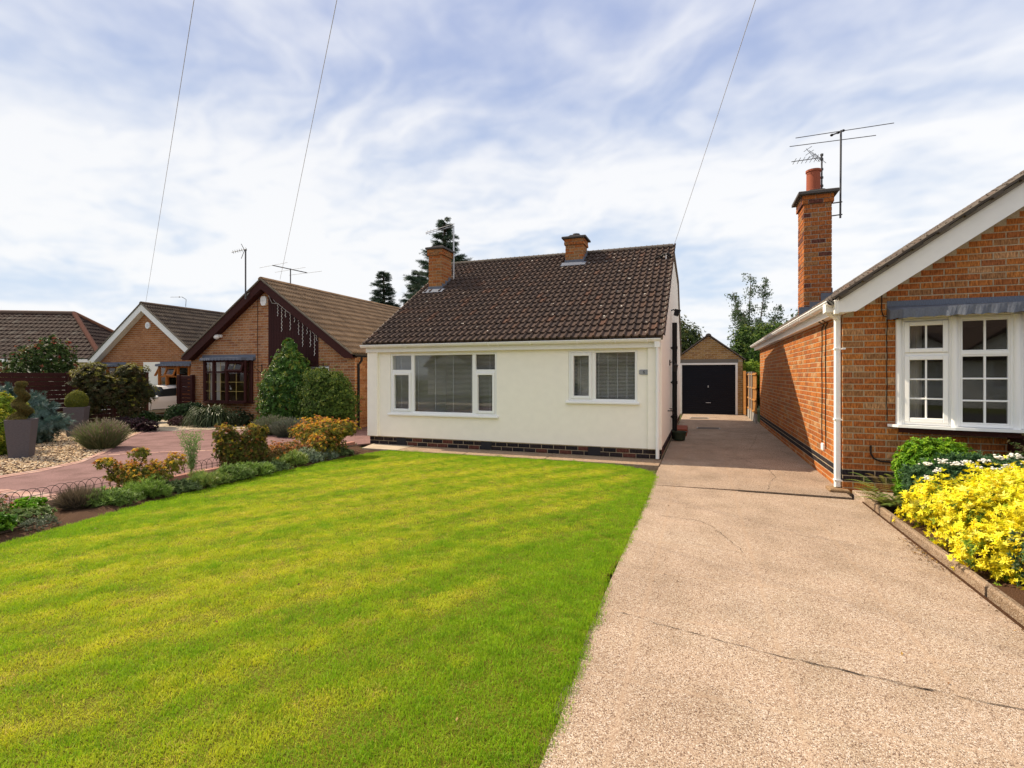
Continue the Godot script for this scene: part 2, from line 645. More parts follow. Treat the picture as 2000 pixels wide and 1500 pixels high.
func shrub(called: String, base: Vector3, label: String, category: String, lobes: Array, mesh: Mesh, m: String, count: int, size: Vector2, cols: Array, shell := 0.45, lift := 0.35, rough := 0.14, tips := [], tip_share := 0.0, group := "") -> Node3D:
	var t := thing(called, base, label, category, group)
	var mm := Many.new()
	fill(mm, lobes, count, size, cols, shell, lift, rough, tips, tip_share)
	many(mm, mesh, "foliage", M[m], t)
	stems(t, base, lobes, 6, 0.012, M.bark)
	return t


# ---------------------------------------------------------------- sky
func sky_picture() -> ImageTexture:
	var W := 2048
	var H := 1024
	var fib := FastNoiseLite.new()
	fib.noise_type = FastNoiseLite.TYPE_SIMPLEX_SMOOTH
	fib.seed = 21
	fib.frequency = 1.0
	fib.fractal_octaves = 5
	fib.fractal_gain = 0.55
	var big := FastNoiseLite.new()
	big.noise_type = FastNoiseLite.TYPE_SIMPLEX_SMOOTH
	big.seed = 5
	big.frequency = 1.0
	big.fractal_octaves = 3
	var data := PackedFloat32Array()
	data.resize(W * H * 3)
	data.fill(0.28)
	var sun := SUN.normalized()
	var su := Vector2(-0.955, -0.297)
	var sv := Vector2(su.y, -su.x)
	for y in H / 2 + 2:
		var el := (0.5 - (y + 0.5) / H) * PI
		for x in W:
			var i := (y * W + x) * 3
			if el <= 0.0:
				data[i] = 0.28
				continue
			var az := ((x + 0.5) / W - 0.5) * TAU
			var d := Vector3(sin(az) * cos(el), sin(el), -cos(az) * cos(el))
			var p := Vector2(d.x, d.z) / (d.y + 0.10)
			var a := p.dot(su)
			var b := p.dot(sv)
			var w := big.get_noise_2d(a * 0.34 + 7.0, b * 0.50)
			var w2 := big.get_noise_2d(a * 1.1 - 3.0, b * 1.1 + 9.0)
			var f := fib.get_noise_2d(a * 0.8 + w2 * 0.16, b * 1.45 + w2 * 0.45)
			var g := fib.get_noise_2d(a * 2.6 + 40.0 + w2 * 0.2, b * 5.2 + w2 * 1.8)
			var k := fib.get_noise_2d(a * 5.5 + 90.0, b * 7.0 + 12.0)
			var up := sin(el)
			var ang := acos(clampf(d.dot(sun), -1, 1))
			var cover := 0.60 + 0.34 * exp(-ang / 0.9) + w * 0.66 + f * 0.62 + g * 0.17 + k * 0.17
			cover = smoothstep(-0.05, 1.12, cover)
			var low := exp(-el * 6.0)
			cover = clampf(cover + low * 0.35, 0.0, 1.0)
			var blue := Vector3(0.46, 0.62, 0.84).lerp(Vector3(0.35, 0.435, 0.69), smoothstep(0.10, 0.60, up))
			var cl := Vector3(0.90, 0.91, 0.93).lerp(Vector3(0.79, 0.81, 0.885), smoothstep(0.18, 0.75, up))
			var c := blue.lerp(cl, cover)
			var glow := 0.34 * exp(-ang / 0.50) + 0.9 * exp(-ang / 0.16)
			c += Vector3(1.0, 0.97, 0.90) * glow * (0.45 + 0.55 * cover)
			c = c.lerp(Vector3(0.92, 0.94, 0.95), low * 0.55) / 1.42
			data[i] = c.x
			data[i + 1] = c.y
			data[i + 2] = c.z
	return ImageTexture.create_from_image(Image.create_from_data(W, H, false, Image.FORMAT_RGBF, data.to_byte_array()))


func _ready() -> void:
	rng.seed = 20
	bump_noise.seed = 3
	bump_noise.frequency = 1.0
	# camera: level, turned 20 degrees to the left of the house fronts' normal
	var cam := Camera3D.new()
	cam.name = "camera"
	cam.position = EYE
	cam.rotation.y = deg_to_rad(20.2)
	cam.projection = Camera3D.PROJECTION_FRUSTUM
	cam.near = 0.1
	cam.far = 600.0
	cam.size = 0.1 * 1500.0 / 1002.0
	cam.frustum_offset = Vector2(0, -0.1 * 17.0 / 1002.0)
	add_child(cam)
	cam.current = true
	var we := WorldEnvironment.new()
	we.name = "world_environment"
	var env := Environment.new()
	env.background_mode = Environment.BG_SKY
	var sky := Sky.new()
	var sm := PanoramaSkyMaterial.new()
	sm.panorama = sky_picture()
	sky.sky_material = sm
	env.sky = sky
	env.background_energy_multiplier = 1.0
	env.tonemap_mode = Environment.TONE_MAPPER_LINEAR
	env.tonemap_exposure = 1.5
	env.sdfgi_enabled = true
	env.ssao_enabled = true
	env.ssil_enabled = true
	we.environment = env
	add_child(we)
	var sun := DirectionalLight3D.new()
	sun.name = "sun"
	sun.light_energy = 1.5
	sun.light_color = Color(1.0, 0.93, 0.82)
	sun.light_angular_distance = 0.6
	sun.shadow_enabled = true
	add_child(sun)
	sun.look_at_from_position(Vector3.ZERO, -SUN)
	make_materials()
	unit_brick = brick_unit()
	setting()
	white_bungalow()
	right_bungalow()
	garage()
	left_bungalow()
	further_bungalow()
	hip_bungalow()
	across_the_street()
	fences()
	car()
	garden_left()
	garden_right()
	trees()
	wires()
	grass()


# ---------------------------------------------------------------- the setting
func sheet(mb: MB, pts: Array, y: float) -> void:
	var poly := PackedVector2Array()
	for p in pts:
		poly.push_back(Vector2(p[0], -p[1]))
	mb.prism(Vector3(0, y, 0), Vector3.RIGHT, Vector3.FORWARD, Vector3.UP, poly, -0.03, 0.0)


# a sheet cut into a grid whose vertex colours carry stains and wear
func stained(mb: MB, x0: float, x1: float, z0: float, z1: float, y: float, step: float, a: Color, b: Color, freq: float, dip := 0.0) -> void:
	var nx := int(ceil((x1 - x0) / step))
	var nz := int(ceil((z1 - z0) / step))
	for i in nx:
		for j in nz:
			var q := []
			for k in [[0, 0], [1, 0], [1, 1], [0, 1]]:
				var p := Vector3(lerpf(x0, x1, float(i + k[0]) / nx), y, lerpf(z0, z1, float(j + k[1]) / nz))
				p.y += dip * clampf((0.5 - p.x) / 1.14, 0.0, 1.0)
				var t := 0.5 + 0.75 * bump_noise.get_noise_3dv(p * freq) + 0.35 * bump_noise.get_noise_3dv(p * freq * 4.1)
				q.append([p, a.lerp(b, clampf(t, 0, 1))])
			for t in [[0, 2, 1], [0, 3, 2]]:
				for k in [t[0], t[2], t[1]]:
					mb.v.push_back(q[k][0])
					mb.n.push_back(Vector3.UP)
					mb.c.push_back(q[k][1])


func crack(parent: Node3D, pts: Array, w: float, y: float) -> void:
	var mb := MB.new()
	var r := RandomNumberGenerator.new()
	r.seed = int(pts[0][0] * 977.0 + pts[0][1] * 131.0 + 5000)
	var line := PackedVector3Array()
	for i in pts.size() - 1:
		var a := Vector3(pts[i][0], y, pts[i][1])
		var b := Vector3(pts[i + 1][0], y, pts[i + 1][1])
		var k := int(maxf(2, a.distance_to(b) / 0.05))
		for s in k:
			line.push_back(a.lerp(b, float(s) / k) + Vector3(r.randf_range(-1, 1), 0, r.randf_range(-1, 1)) * 0.012)
	line.push_back(Vector3(pts[-1][0], y, pts[-1][1]))
	var prev := []
	for i in line.size():
		var d := (line[mini(i + 1, line.size() - 1)] - line[maxi(i - 1, 0)]).normalized()
		var s := d.cross(Vector3.UP)
		var ww := w * 0.62 * (r.randf_range(0.2, 1.0) if r.randf() < 0.84 else 0.03) * (0.15 if i == 0 or i == line.size() - 1 else 1.0)
		var e := [line[i] - s * ww / 2, line[i] + s * ww / 2]
		if prev.size():
			mb.quad(prev[0], prev[1], e[1], e[0])
		prev = e
	part(mb, "crack", M.crack, parent)


func setting() -> void:
	var mb := MB.new()
	mb.box(-160, 160, -0.5, -0.06, -160, 120)
	struct(mb, "ground", M.ground)
	mb = MB.new()
	mb.box(-120, 120, -0.06, -0.035, 6.5, 12.5)
	struct(mb, "road", M.asphalt)
	mb = MB.new()
	mb.box(-120, 120, -0.06, 0.0, 4.6, 6.5)
	struct(mb, "pavement", M.slab)

	# concrete drive, poured in bays, the rear bays a little higher
	mb = MB.new()
	stained(mb, -0.62, 1.80, -7.25, 4.6, 0.0, 0.11, Color(0.82, 0.80, 0.78), Color(1.08, 1.06, 1.04), 0.8)
	mb.tint = Color(0.9, 0.9, 0.9)
	mb.box(-0.62, 1.80, -0.2, -0.002, -7.25, 4.6)
	var drive := struct(mb, "driveway", M.concrete)
	mb = MB.new()
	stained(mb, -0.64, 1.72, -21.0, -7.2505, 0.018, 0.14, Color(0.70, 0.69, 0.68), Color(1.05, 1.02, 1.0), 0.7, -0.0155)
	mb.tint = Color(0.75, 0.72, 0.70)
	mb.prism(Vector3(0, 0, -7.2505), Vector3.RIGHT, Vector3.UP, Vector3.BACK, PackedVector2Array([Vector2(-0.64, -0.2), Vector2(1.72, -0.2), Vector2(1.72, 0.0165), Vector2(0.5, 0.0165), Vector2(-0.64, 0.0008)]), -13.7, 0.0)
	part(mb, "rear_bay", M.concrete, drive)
	for c in [
		[[[-0.5, -3.28], [-0.05, -3.16], [0.45, -3.06], [1.0, -2.98], [1.35, -2.94], [1.8, -2.9]], 0.010, 0.004],
		[[[0.5, -3.05], [0.85, -3.0], [1.1, -2.97]], 0.016, 0.005],
		[[[-0.45, -5.7], [0.0, -5.62], [0.12, -5.42], [0.22, -5.1], [0.33, -4.8], [0.34, -4.74]], 0.010, 0.004],
		[[[-0.1, -4.86], [0.2, -4.76], [0.34, -4.74]], 0.008, 0.005],
		[[[0.6, -5.5], [1.0, -5.4], [1.4, -5.34], [1.78, -5.32]], 0.007, 0.004],
		[[[0.80, -7.30], [0.9, -7.9], [1.02, -8.3], [1.0, -8.9], [0.8, -9.6], [0.55, -10.4]], 0.012, 0.022],
		[[[0.9, -11.2], [1.1, -12.4], [1.2, -13.2], [1.3, -14.0], [1.5, -14.6]], 0.012, 0.022],
		[[[0.45, -11.07], [0.6, -11.1], [0.9, -11.15], [1.7, -11.1]], 0.012, 0.022],
		[[[0.45, -14.56], [0.6, -14.6], [1.7, -14.55]], 0.016, 0.022],
		[[[0.45, -18.05], [0.6, -18.05], [1.6, -18.0]], 0.020, 0.022],
		[[[0.48, -9.47], [0.8, -9.5], [1.2, -9.45], [1.7, -9.4]], 0.008, 0.022],
	]:
		crack(drive, c[0], c[1], c[2])
	# dirt packed along the step between the bays and along the kerb
	mb = MB.new()
	mb.tint = Color(0.8, 0.7, 0.6)
	mb.obox(Vector3(0.35, 0, -7.24), Vector3(1, 0, 0.012).normalized(), Vector3.UP, Vector3.BACK, 0.1, 1.38, 0.0, 0.006, -0.02, 0.006)
	part(mb, "dirt_line", M.crack, drive)

	# two square covers in the drive
	for m in [[0.20, -15.35, 0.62, 0.42, "square grey drain cover in the shaded drive, the nearer of two"], [-0.05, -18.95, 0.62, 0.42, "dark drain cover in the drive close to the garage door"]]:
		var o := thing("drain_cover", Vector3(m[0], 0.018, m[1]), m[4], "drain cover", "covers set in the drive")
		mb = MB.new()
		mb.box(m[0] - m[2] / 2, m[0] + m[2] / 2, 0.019, 0.027, m[1] - m[3] / 2, m[1] + m[3] / 2)
		part(mb, "frame", M.cement, o)
		mb = MB.new()
		mb.tint = Color(0.45, 0.4, 0.38)
		mb.box(m[0] - m[2] / 2 + 0.04, m[0] + m[2] / 2 - 0.04, 0.0272, 0.032, m[1] - m[3] / 2 + 0.04, m[1] + m[3] / 2 - 0.04)
		part(mb, "lid", M.cement, o)

	# path under the front wall, paler slab at its left end
	mb = MB.new()
	mb.tint = Color(0.86, 0.8, 0.74)
	for k in [[-5.62, -4.2], [-4.19, -2.6], [-2.59, -0.645]]:
		mb.cbox(Vector3(0, 0, 0), Vector3.RIGHT, Vector3.FORWARD, Vector3.UP, k[0], k[1], 8.72, 9.34, -0.1, 0.022, 0.006)
	var path := struct(mb, "path", M.concrete)
	mb = MB.new()
	mb.tint = Color(1.25, 1.2, 1.1)
	sheet(mb, [[-6.72, -9.62], [-5.63, -9.36], [-5.63, -8.72], [-6.45, -8.72]], 0.026)
	part(mb, "paving_slab", M.slab, path)
	# lawn soil
	mb = MB.new()
	sheet(mb, lawn_outline(), 0.0)
	struct(mb, "lawn", M.turf_base)
	# neighbour's red tarmac drive
	mb = MB.new()
	sheet(mb, [[-6.98, 4.6], [-6.98, -9.3], [-6.76, -9.62], [-6.76, -13.4], [-9.2, -13.4], [-9.2, -10.4], [-11.85, -10.62], [-12.9, -10.2], [-13.9, -9.3], [-12.86, -8.29], [-11.65, -7.23], [-10.68, -6.4], [-10.0, -5.69], [-9.66, -4.94], [-9.55, -4.2], [-9.5, 4.6]], 0.004)
	var red := struct(mb, "red_drive", M.red_tarmac)
	# pale block courses that edge and cross it
	var pool := []
	var pal := [Color(0.36, 0.21, 0.17), Color(0.40, 0.25, 0.20), Color(0.33, 0.19, 0.155), Color(0.38, 0.26, 0.22)]
	block_row(pool, red, [[-9.5, -2.0], [-9.55, -4.2], [-9.66, -4.94], [-10.0, -5.69], [-10.68, -6.4], [-11.65, -7.23], [-12.86, -8.29], [-13.9, -9.35]], 0.10, 0.2, 0.012, 4)
	block_row(pool, red, [[-9.61, -2.0], [-9.66, -4.2], [-9.78, -5.0], [-10.1, -5.78], [-10.76, -6.5], [-11.73, -7.34], [-12.93, -8.40], [-13.95, -9.45]], 0.10, 0.2, 0.014, 4)
	block_row(pool, red, [[-10.55, -6.25], [-9.9, -6.95], [-9.2, -7.5], [-8.3, -8.2], [-7.1, -9.1]], 0.10, 0.2, 0.009, 4)
	block_row(pool, red, [[-9.5, -3.75], [-8.5, -3.92], [-7.3, -3.99]], 0.22, 0.11, 0.009, 4)
	set_pieces(red, pool, unit_brick, "stone", pal, "paver", "paver_course")
	# slab terrace before the neighbour's bay
	mb = MB.new()
	var terr := MB.new()
	sheet(terr, [[-17.2, -9.9], [-13.95, -9.38], [-12.9, -10.22], [-11.9, -10.64], [-9.25, -10.42], [-9.25, -12.1], [-17.2, -12.1]], -0.005)
	var ter := struct(terr, "terrace", M.mortar_grey)
	for i in 15:
		for j in 4:
			var x := -17.1 + i * 0.56
			var z := -12.0 + j * 0.56
			if not Geometry2D.is_point_in_polygon(Vector2(x + 0.27, z + 0.27), PackedVector2Array([Vector2(-17.2, -10.2), Vector2(-13.95, -9.5), Vector2(-12.9, -10.4), Vector2(-11.9, -10.8), Vector2(-9.3, -10.6), Vector2(-9.3, -12.1), Vector2(-17.2, -12.1)])):
				continue
			mb = MB.new()
			mb.tint = Color(1, 0.98, 0.94) * rng.randf_range(0.85, 1.15)
			mb.cbox(Vector3.ZERO, Vector3.RIGHT, Vector3.FORWARD, Vector3.UP, x, x + 0.55, -z - 0.55, -z, -0.02, 0.012 + rng.randf() * 0.004, 0.006)
			part(mb, "paving_slab", M.slab, ter)
	# gravel bed
	mb = MB.new()
	sheet(mb, [[-17.0, 4.6], [-17.0, -9.9], [-14.0, -9.5], [-12.95, -8.45], [-11.75, -7.4], [-10.8, -6.55], [-10.1, -5.85], [-9.8, -5.0], [-9.68, -4.2], [-9.62, 4.6]], -0.006)
	struct(mb, "gravel_bed", M.soil)
	var mm := Many.new()
	var peb := MB.new()
	peb.ball(Vector3.ZERO, Vector3(0.5, 0.28, 0.4), 7)
	var edge := PackedVector2Array([Vector2(-17.0, 0), Vector2(-17.0, -9.9), Vector2(-14.0, -9.5), Vector2(-12.95, -8.45), Vector2(-11.75, -7.4), Vector2(-10.8, -6.55), Vector2(-10.1, -5.85), Vector2(-9.85, -5.0), Vector2(-9.72, -4.2), Vector2(-9.66, 0)])
	var tone := [Color(0.52, 0.36, 0.20), Color(0.62, 0.46, 0.28), Color(0.40, 0.27, 0.16), Color(0.66, 0.54, 0.38), Color(0.34, 0.25, 0.18), Color(0.58, 0.40, 0.24)]
	while mm.count < 26000:
		var p := Vector2(rng.randf_range(-17, -9.6), rng.randf_range(-9.9, -2.5))
		if not Geometry2D.is_point_in_polygon(p, edge):
			continue
		mm.put(Transform3D(Basis.from_euler(Vector3(rng.randfn() * 0.3, rng.randf() * TAU, rng.randfn() * 0.3)).scaled(Vector3.ONE * rng.randf_range(0.016, 0.048)), Vector3(p.x, rng.randf_range(0.0, 0.012), p.y)), pick_col(tone))
	many(mm, peb.mesh(), "gravel", M.stone, self).set_meta("label", "buff gravel spread round the planters")
	# planting beds
	mb = MB.new()
	lumpy(mb, [[-6.96, 0.5], [-6.96, -9.2], [-6.5, -8.75], [-5.65, -8.75], [-5.84, -8.6], [-5.96, -8.0], [-6.03, -7.0], [-6.07, -5.5], [-6.02, -4.2], [-5.86, -3.2], [-5.76, 0.5]], 0.0, 0.05)
	struct(mb, "flower_bed", M.soil)
	mb = MB.new()
	lumpy(mb, [[1.86, 2.0], [1.84, -7.15], [2.3, -7.55], [9.5, -7.55], [9.5, 2.0]], 0.03, 0.07)
	struct(mb, "shrub_bed", M.soil)
	mb = MB.new()
	mb.cbox(Vector3.ZERO, Vector3.RIGHT, Vector3.FORWARD, Vector3.UP, 1.80, 2.75, 7.05, 7.585, -0.1, 0.05, 0.01)
	struct(mb, "corner_slab", M.concrete)
	# brick edging between bed and red drive
	pool = []
	var ed := MB.new()
	ed.tint = Color(0.8, 0.7, 0.65)
	ed.box(-7.05, -6.97, -0.1, 0.035, -9.25, 1.0)
	var edging := struct(ed, "bed_edging", M.mortar_grey)
	block_row(pool, edging, [[-7.01, 0.5], [-7.01, -3.0], [-7.01, -9.25]], 0.10, 0.215, 0.075, 0)
	set_pieces(edging, pool, unit_brick, "stone", [Color(0.44, 0.20, 0.14), Color(0.50, 0.26, 0.19), Color(0.40, 0.19, 0.14), Color(0.48, 0.29, 0.22)], "brick", "edging_bricks")
	# concrete kerb stones along the right-hand bed
	var kb := MB.new()
	kb.tint = Color(0.9, 0.8, 0.66)
	kb.box(1.785, 1.80, -0.1, 0.010, -7.1, 3.0)
	var kerb := struct(kb, "kerb", M.soil)
	for i in 11:
		mb = MB.new()
		mb.tint = Color(1, 1, 1) * rng.randf_range(0.85, 1.08)
		var z0 := -7.1 + i * 0.92
		var lean := rng.randf_range(-0.004, 0.008)
		mb.cbox(Vector3(lean, 0, 0), Vector3.RIGHT, Vector3.FORWARD, Vector3(0.02, 1, 0).normalized(), 1.802, 1.858, -z0 - 0.905, -z0, -0.1, 0.085 + rng.randf_range(-0.006, 0.008), 0.014)
		part(mb, "kerb_stone", M.kerb, kerb)


func lumpy(mb: MB, pts: Array, y: float, h: float) -> void:
	var poly := PackedVector2Array()
	var lo := Vector2(1e9, 1e9)
	var hi := Vector2(-1e9, -1e9)
	for p in pts:
		poly.push_back(Vector2(p[0], p[1]))
		lo = lo.min(Vector2(p[0], p[1]))
		hi = hi.max(Vector2(p[0], p[1]))
	sheet(mb, pts, -0.012)
	var st := 0.12
	for i in int((hi.x - lo.x) / st):
		for j in int((hi.y - lo.y) / st):
			var c := lo + Vector2(i + 0.5, j + 0.5) * st
			if not Geometry2D.is_point_in_polygon(c, poly) or c.y > -1.5 or c.x > 5.0:
				continue
			var q := []
			for k in [[0, 0], [0, 1], [1, 1], [1, 0]]:
				var g := lo + Vector2(i + k[0], j + k[1]) * st
				var near := 1e9
				for e in poly.size():
					near = minf(near, Geometry2D.get_closest_point_to_segment(g, poly[e], poly[(e + 1) % poly.size()]).distance_to(g))
				if not Geometry2D.is_point_in_polygon(g, poly):
					near = 0.0
				q.append(Vector3(g.x, -0.012 + smoothstep(0.0, 0.2, near) * (y + 0.02) + smoothstep(0.05, 0.3, near) * h * (0.35 + bump_noise.get_noise_3dv(Vector3(g.x * 5, 0, g.y * 5))), g.y))
			mb.quad(q[0], q[1], q[2], q[3])


# blocks laid end to end along a line: size across, size along
func block_row(pool: Array, holder: Node3D, pts: Array, across: float, along: float, y: float, tones_used: int) -> void:
	var line: Array = []
	for p in pts:
		line.append(Vector3(p[0], y, p[1]))
	var acc := 0.0
	for i in line.size() - 1:
		var a: Vector3 = line[i]
		var b: Vector3 = line[i + 1]
		var L := a.distance_to(b)
		var d := (b - a) / L
		while acc + along <= L + along * 0.5:
			var at := a + d * (acc + along / 2) - Vector3.UP * 0.03 + Vector3.UP * rng.randf_range(-0.003, 0.003)
			var N := Vector3.UP
			var U := d
			var V := N.cross(U)
			var bs := Basis(U * (along - 0.008), V * (across - 0.006), N * 0.06)
			bs = Basis(N, rng.randf_range(-0.015, 0.015)) * bs
			pool.append([at.distance_squared_to(EYE), Transform3D(bs, at), rng.randi() % 4, holder])
			acc += along
		acc -= L


func lawn_outline() -> Array:
	return [[-5.8, 4.6], [-5.83, -2.7], [-5.9, -3.2], [-6.05, -3.9], [-6.12, -5.3], [-6.08, -7.0], [-6.02, -8.0], [-5.9, -8.6], [-5.72, -8.80], [-4.4, -8.79], [-3.0, -8.77], [-2.05, -8.72], [-1.35, -8.64], [-0.95, -8.45], [-0.72, -8.2], [-0.62, -7.85], [-0.60, -6.0], [-0.62, -4.2], [-0.67, -3.8], [-0.60, -3.4], [-0.58, -2.2], [-0.56, 4.6]]


func tuft(k: int, radius: float, h: float, seed_: int) -> ArrayMesh:
	var mb := MB.new()
	var r := RandomNumberGenerator.new()
	r.seed = seed_
	for i in k:
		var a := r.randf() * TAU
		var q := sqrt(r.randf()) * radius
		var o := Vector3(cos(a) * q, -0.004, sin(a) * q)
		var f := r.randf() * TAU
		var w := Vector3(cos(f), 0, sin(f)) * r.randf_range(0.0010, 0.0018)
		var lean := Vector3(r.randfn(), 0, r.randfn()) * 0.4 * h
		var hh := h * r.randf_range(0.55, 1.2)
		var m := o + Vector3(0, hh * 0.6, 0) + lean * 0.4
		var tip := o + Vector3(0, hh, 0) + lean * 1.2
		mb.tint = Color(1, 1, 1) * r.randf_range(0.78, 1.2)
		mb.quad(o - w, o + w, m + w * 0.8, m - w * 0.8)
		mb.tri(m - w * 0.8, m + w * 0.8, tip)
	return mb.mesh()


func grass() -> void:
	var poly := PackedVector2Array()
	for p in lawn_outline():
		poly.push_back(Vector2(p[0], p[1]))
	var mm := Many.new()
	var green := [Color(0.22, 0.41, 0.010), Color(0.275, 0.46, 0.012), Color(0.33, 0.50, 0.014)]
	var gold := [Color(0.66, 0.65, 0.028), Color(0.58, 0.63, 0.024), Color(0.72, 0.67, 0.07)]
	var dry := [Color(0.66, 0.50, 0.16), Color(0.58, 0.38, 0.13)]
	var z := 0.4
	while z > -8.9:
		var dens := 0.035 if z > -4.5 else 0.042
		var x := -6.2
		while x < -0.5:
			var p := Vector2(x + rng.randf_range(-0.03, 0.03), z + rng.randf_range(-0.03, 0.03))
			x += dens
			if not Geometry2D.is_point_in_polygon(p, poly):
				continue
			var v := Vector3(p.x, 0, p.y)
			# mowing runs slant across the lawn; worn yellow streaks follow them
			var along := p.x * 0.53 - p.y * 0.85
			var across := p.x * 0.85 + p.y * 0.53
			var t := 0.57 + 0.12 * sin(across * 10.0 + 0.5 * bump_noise.get_noise_2d(along * 0.4, across)) + 0.30 * bump_noise.get_noise_2d(along * 0.45, across * 1.3) + 0.23 * bump_noise.get_noise_2d(along * 1.7 + 30.0, across * 6.0) + 0.33 * bump_noise.get_noise_2d(along * 5.0 + 60.0, across * 17.0) + 0.35 * bump_noise.get_noise_2d(along * 24.0, across * 24.0)
			var border := 1e9
			for i in poly.size():
				border = minf(border, Geometry2D.get_closest_point_to_segment(p, poly[i], poly[(i + 1) % poly.size()]).distance_to(p))
			t -= 0.60 * exp(-border / 0.35) + 0.30 * smoothstep(-3.2, -0.6, p.x) * smoothstep(-8.0, -2.5, p.y)
			t = clampf(t, 0.0, 1.0)
			var c: Color = (green[rng.randi() % 3] as Color).lerp(gold[rng.randi() % 3], smoothstep(0.2, 0.85, t))
			if rng.randf() < 0.16 * smoothstep(0.5, 1.0, t):
				c = c.lerp(dry[rng.randi() % 2], 0.7)
			var f := rng.randf_range(0.85, 1.15)
			c = Color(c.r * f, c.g * f, c.b * f)
			var s := rng.randf_range(0.75, 1.15) * (1.0 - 0.28 * t)
			if border < 0.07:
				s *= 1.25
			if rng.randf() < 0.035:
				s *= rng.randf_range(1.4, 2.0)
				c = c.lerp(Color(0.12, 0.24, 0.01), 0.5)
			elif bump_noise.get_noise_2d(p.x * 6.0 + 200.0, p.y * 6.0) > 0.52:
				s *= 0.5
				c = c.lerp(Color(0.50, 0.40, 0.14), 0.45)
			var tilt := Vector3(rng.randfn() * 0.12, 1, rng.randfn() * 0.12)
			mm.put(Transform3D(axis_basis(tilt, rng.randf() * TAU).scaled(Vector3(1.0, s, 1.0)), Vector3(p.x, 0.002 + 0.012 * bump_noise.get_noise_2d(p.x * 2.2, p.y * 2.2), p.y)), c)
		z -= dens
	many(mm, tuft(46, 0.055, 0.021, 1), "grass", M.grass, self).set_meta("label", "mown lawn grass with yellow streaks before the cream bungalow")


# ---------------------------------------------------------------- building parts
func ring(mb: MB, O: Vector3, U: Vector3, N: Vector3, u0: float, u1: float, v0: float, v1: float, f: float, n0: float, n1: float) -> void:
	var Y := Vector3.UP
	mb.cbox(O, U, Y, N, u0, u0 + f, v0, v1, n0, n1, 0.006)
	mb.cbox(O, U, Y, N, u1 - f, u1, v0, v1, n0, n1, 0.006)
	mb.cbox(O, U, Y, N, u0 + f, u1 - f, v0, v0 + f, n0, n1 - 0.0015, 0.006)
	mb.cbox(O, U, Y, N, u0 + f, u1 - f, v1 - f, v1, n0, n1 - 0.0015, 0.006)


# a window in the plane through O along U; lights = [u0, u1, v0, v1, sash width, [bars u], [bars v], name]
func window(parent: Node3D, called: String, O: Vector3, U: Vector3, N: Vector3, w: float, v0: float, v1: float, frame_w: float, posts: Array, lights: Array, fm: Material, bm: Material = null, back := -0.06) -> MeshInstance3D:
	var mb := MB.new()
	ring(mb, O, U, N, 0, w, v0, v1, frame_w, back, 0.0)
	for p in posts:
		mb.cbox(O, U, Vector3.UP, N, p[0], p[1], p[2], p[3], back + 0.004, -0.003, 0.006)
	var win := part(mb, called, fm, parent)
	for l in lights:
		var s: float = l[4]
		if s > 0.0:
			mb = MB.new()
			ring(mb, O, U, N, l[0], l[1], l[2], l[3], s, back + 0.008, 0.018)
			part(mb, "sash", fm, win)
		var a: float = l[0] + s
		var b: float = l[1] - s
		var c: float = l[2] + s
		var d: float = l[3] - s
		mb = MB.new()
		for q in [0.020, 0.040]:
			mb.quad(O + U * a + Vector3.UP * c - N * q, O + U * b + Vector3.UP * c - N * q, O + U * b + Vector3.UP * d - N * q, O + U * a + Vector3.UP * d - N * q)
		part(mb, "pane", M.glass, win)
		for q in l[5]:
			mb = MB.new()
			mb.cbox(O, U, Vector3.UP, N, q - 0.011, q + 0.011, c, d, -0.034, -0.008, 0.004)
			part(mb, "glazing_bar", bm if bm else fm, win)
		for q in l[6]:
			mb = MB.new()
			mb.cbox(O, U, Vector3.UP, N, a, b, q - 0.011, q + 0.011, -0.032, -0.006, 0.004)
			part(mb, "glazing_bar", bm if bm else fm, win)
	return win


# a wall with rectangular openings: strips of box around the holes
func holed(mb: MB, O: Vector3, U: Vector3, N: Vector3, w: float, v0: float, v1: float, holes: Array, thick: float) -> void:
	var us := [0.0, w]
	for h in holes:
		us.append(h.position.x)
		us.append(h.end.x)
	us.sort()
	for i in us.size() - 1:
		if us[i + 1] - us[i] < 0.001:
			continue
		var m: float = (us[i] + us[i + 1]) / 2
		var vs := [[v0, v1]]
		for h in holes:
			if m > h.position.x and m < h.end.x:
				var nv := []
				for s in vs:
					if h.position.y > s[0] + 0.001:
						nv.append([s[0], minf(h.position.y, s[1])])
					if h.end.y < s[1] - 0.001:
						nv.append([maxf(h.end.y, s[0]), s[1]])
				vs = nv
		for s in vs:
			mb.obox(O, U, Vector3.UP, N, us[i], us[i + 1], s[0], s[1], -thick, 0)


func yagi(parent: Node3D, a: Vector3, b: Vector3, half: Array, dir: Vector3, r: float, m: Material) -> void:
	var mb := MB.new()
	mb.tube(PackedVector3Array([a, b]), r * 1.5, -1, 6)
	part(mb, "boom", m, parent)
	for i in half.size():
		mb = MB.new()
		var o := a.lerp(b, (i + 0.3) / half.size())
		mb.tube(PackedVector3Array([o - dir * half[i], o + dir * half[i]]), r, -1, 5)
		part(mb, "element", m, parent)


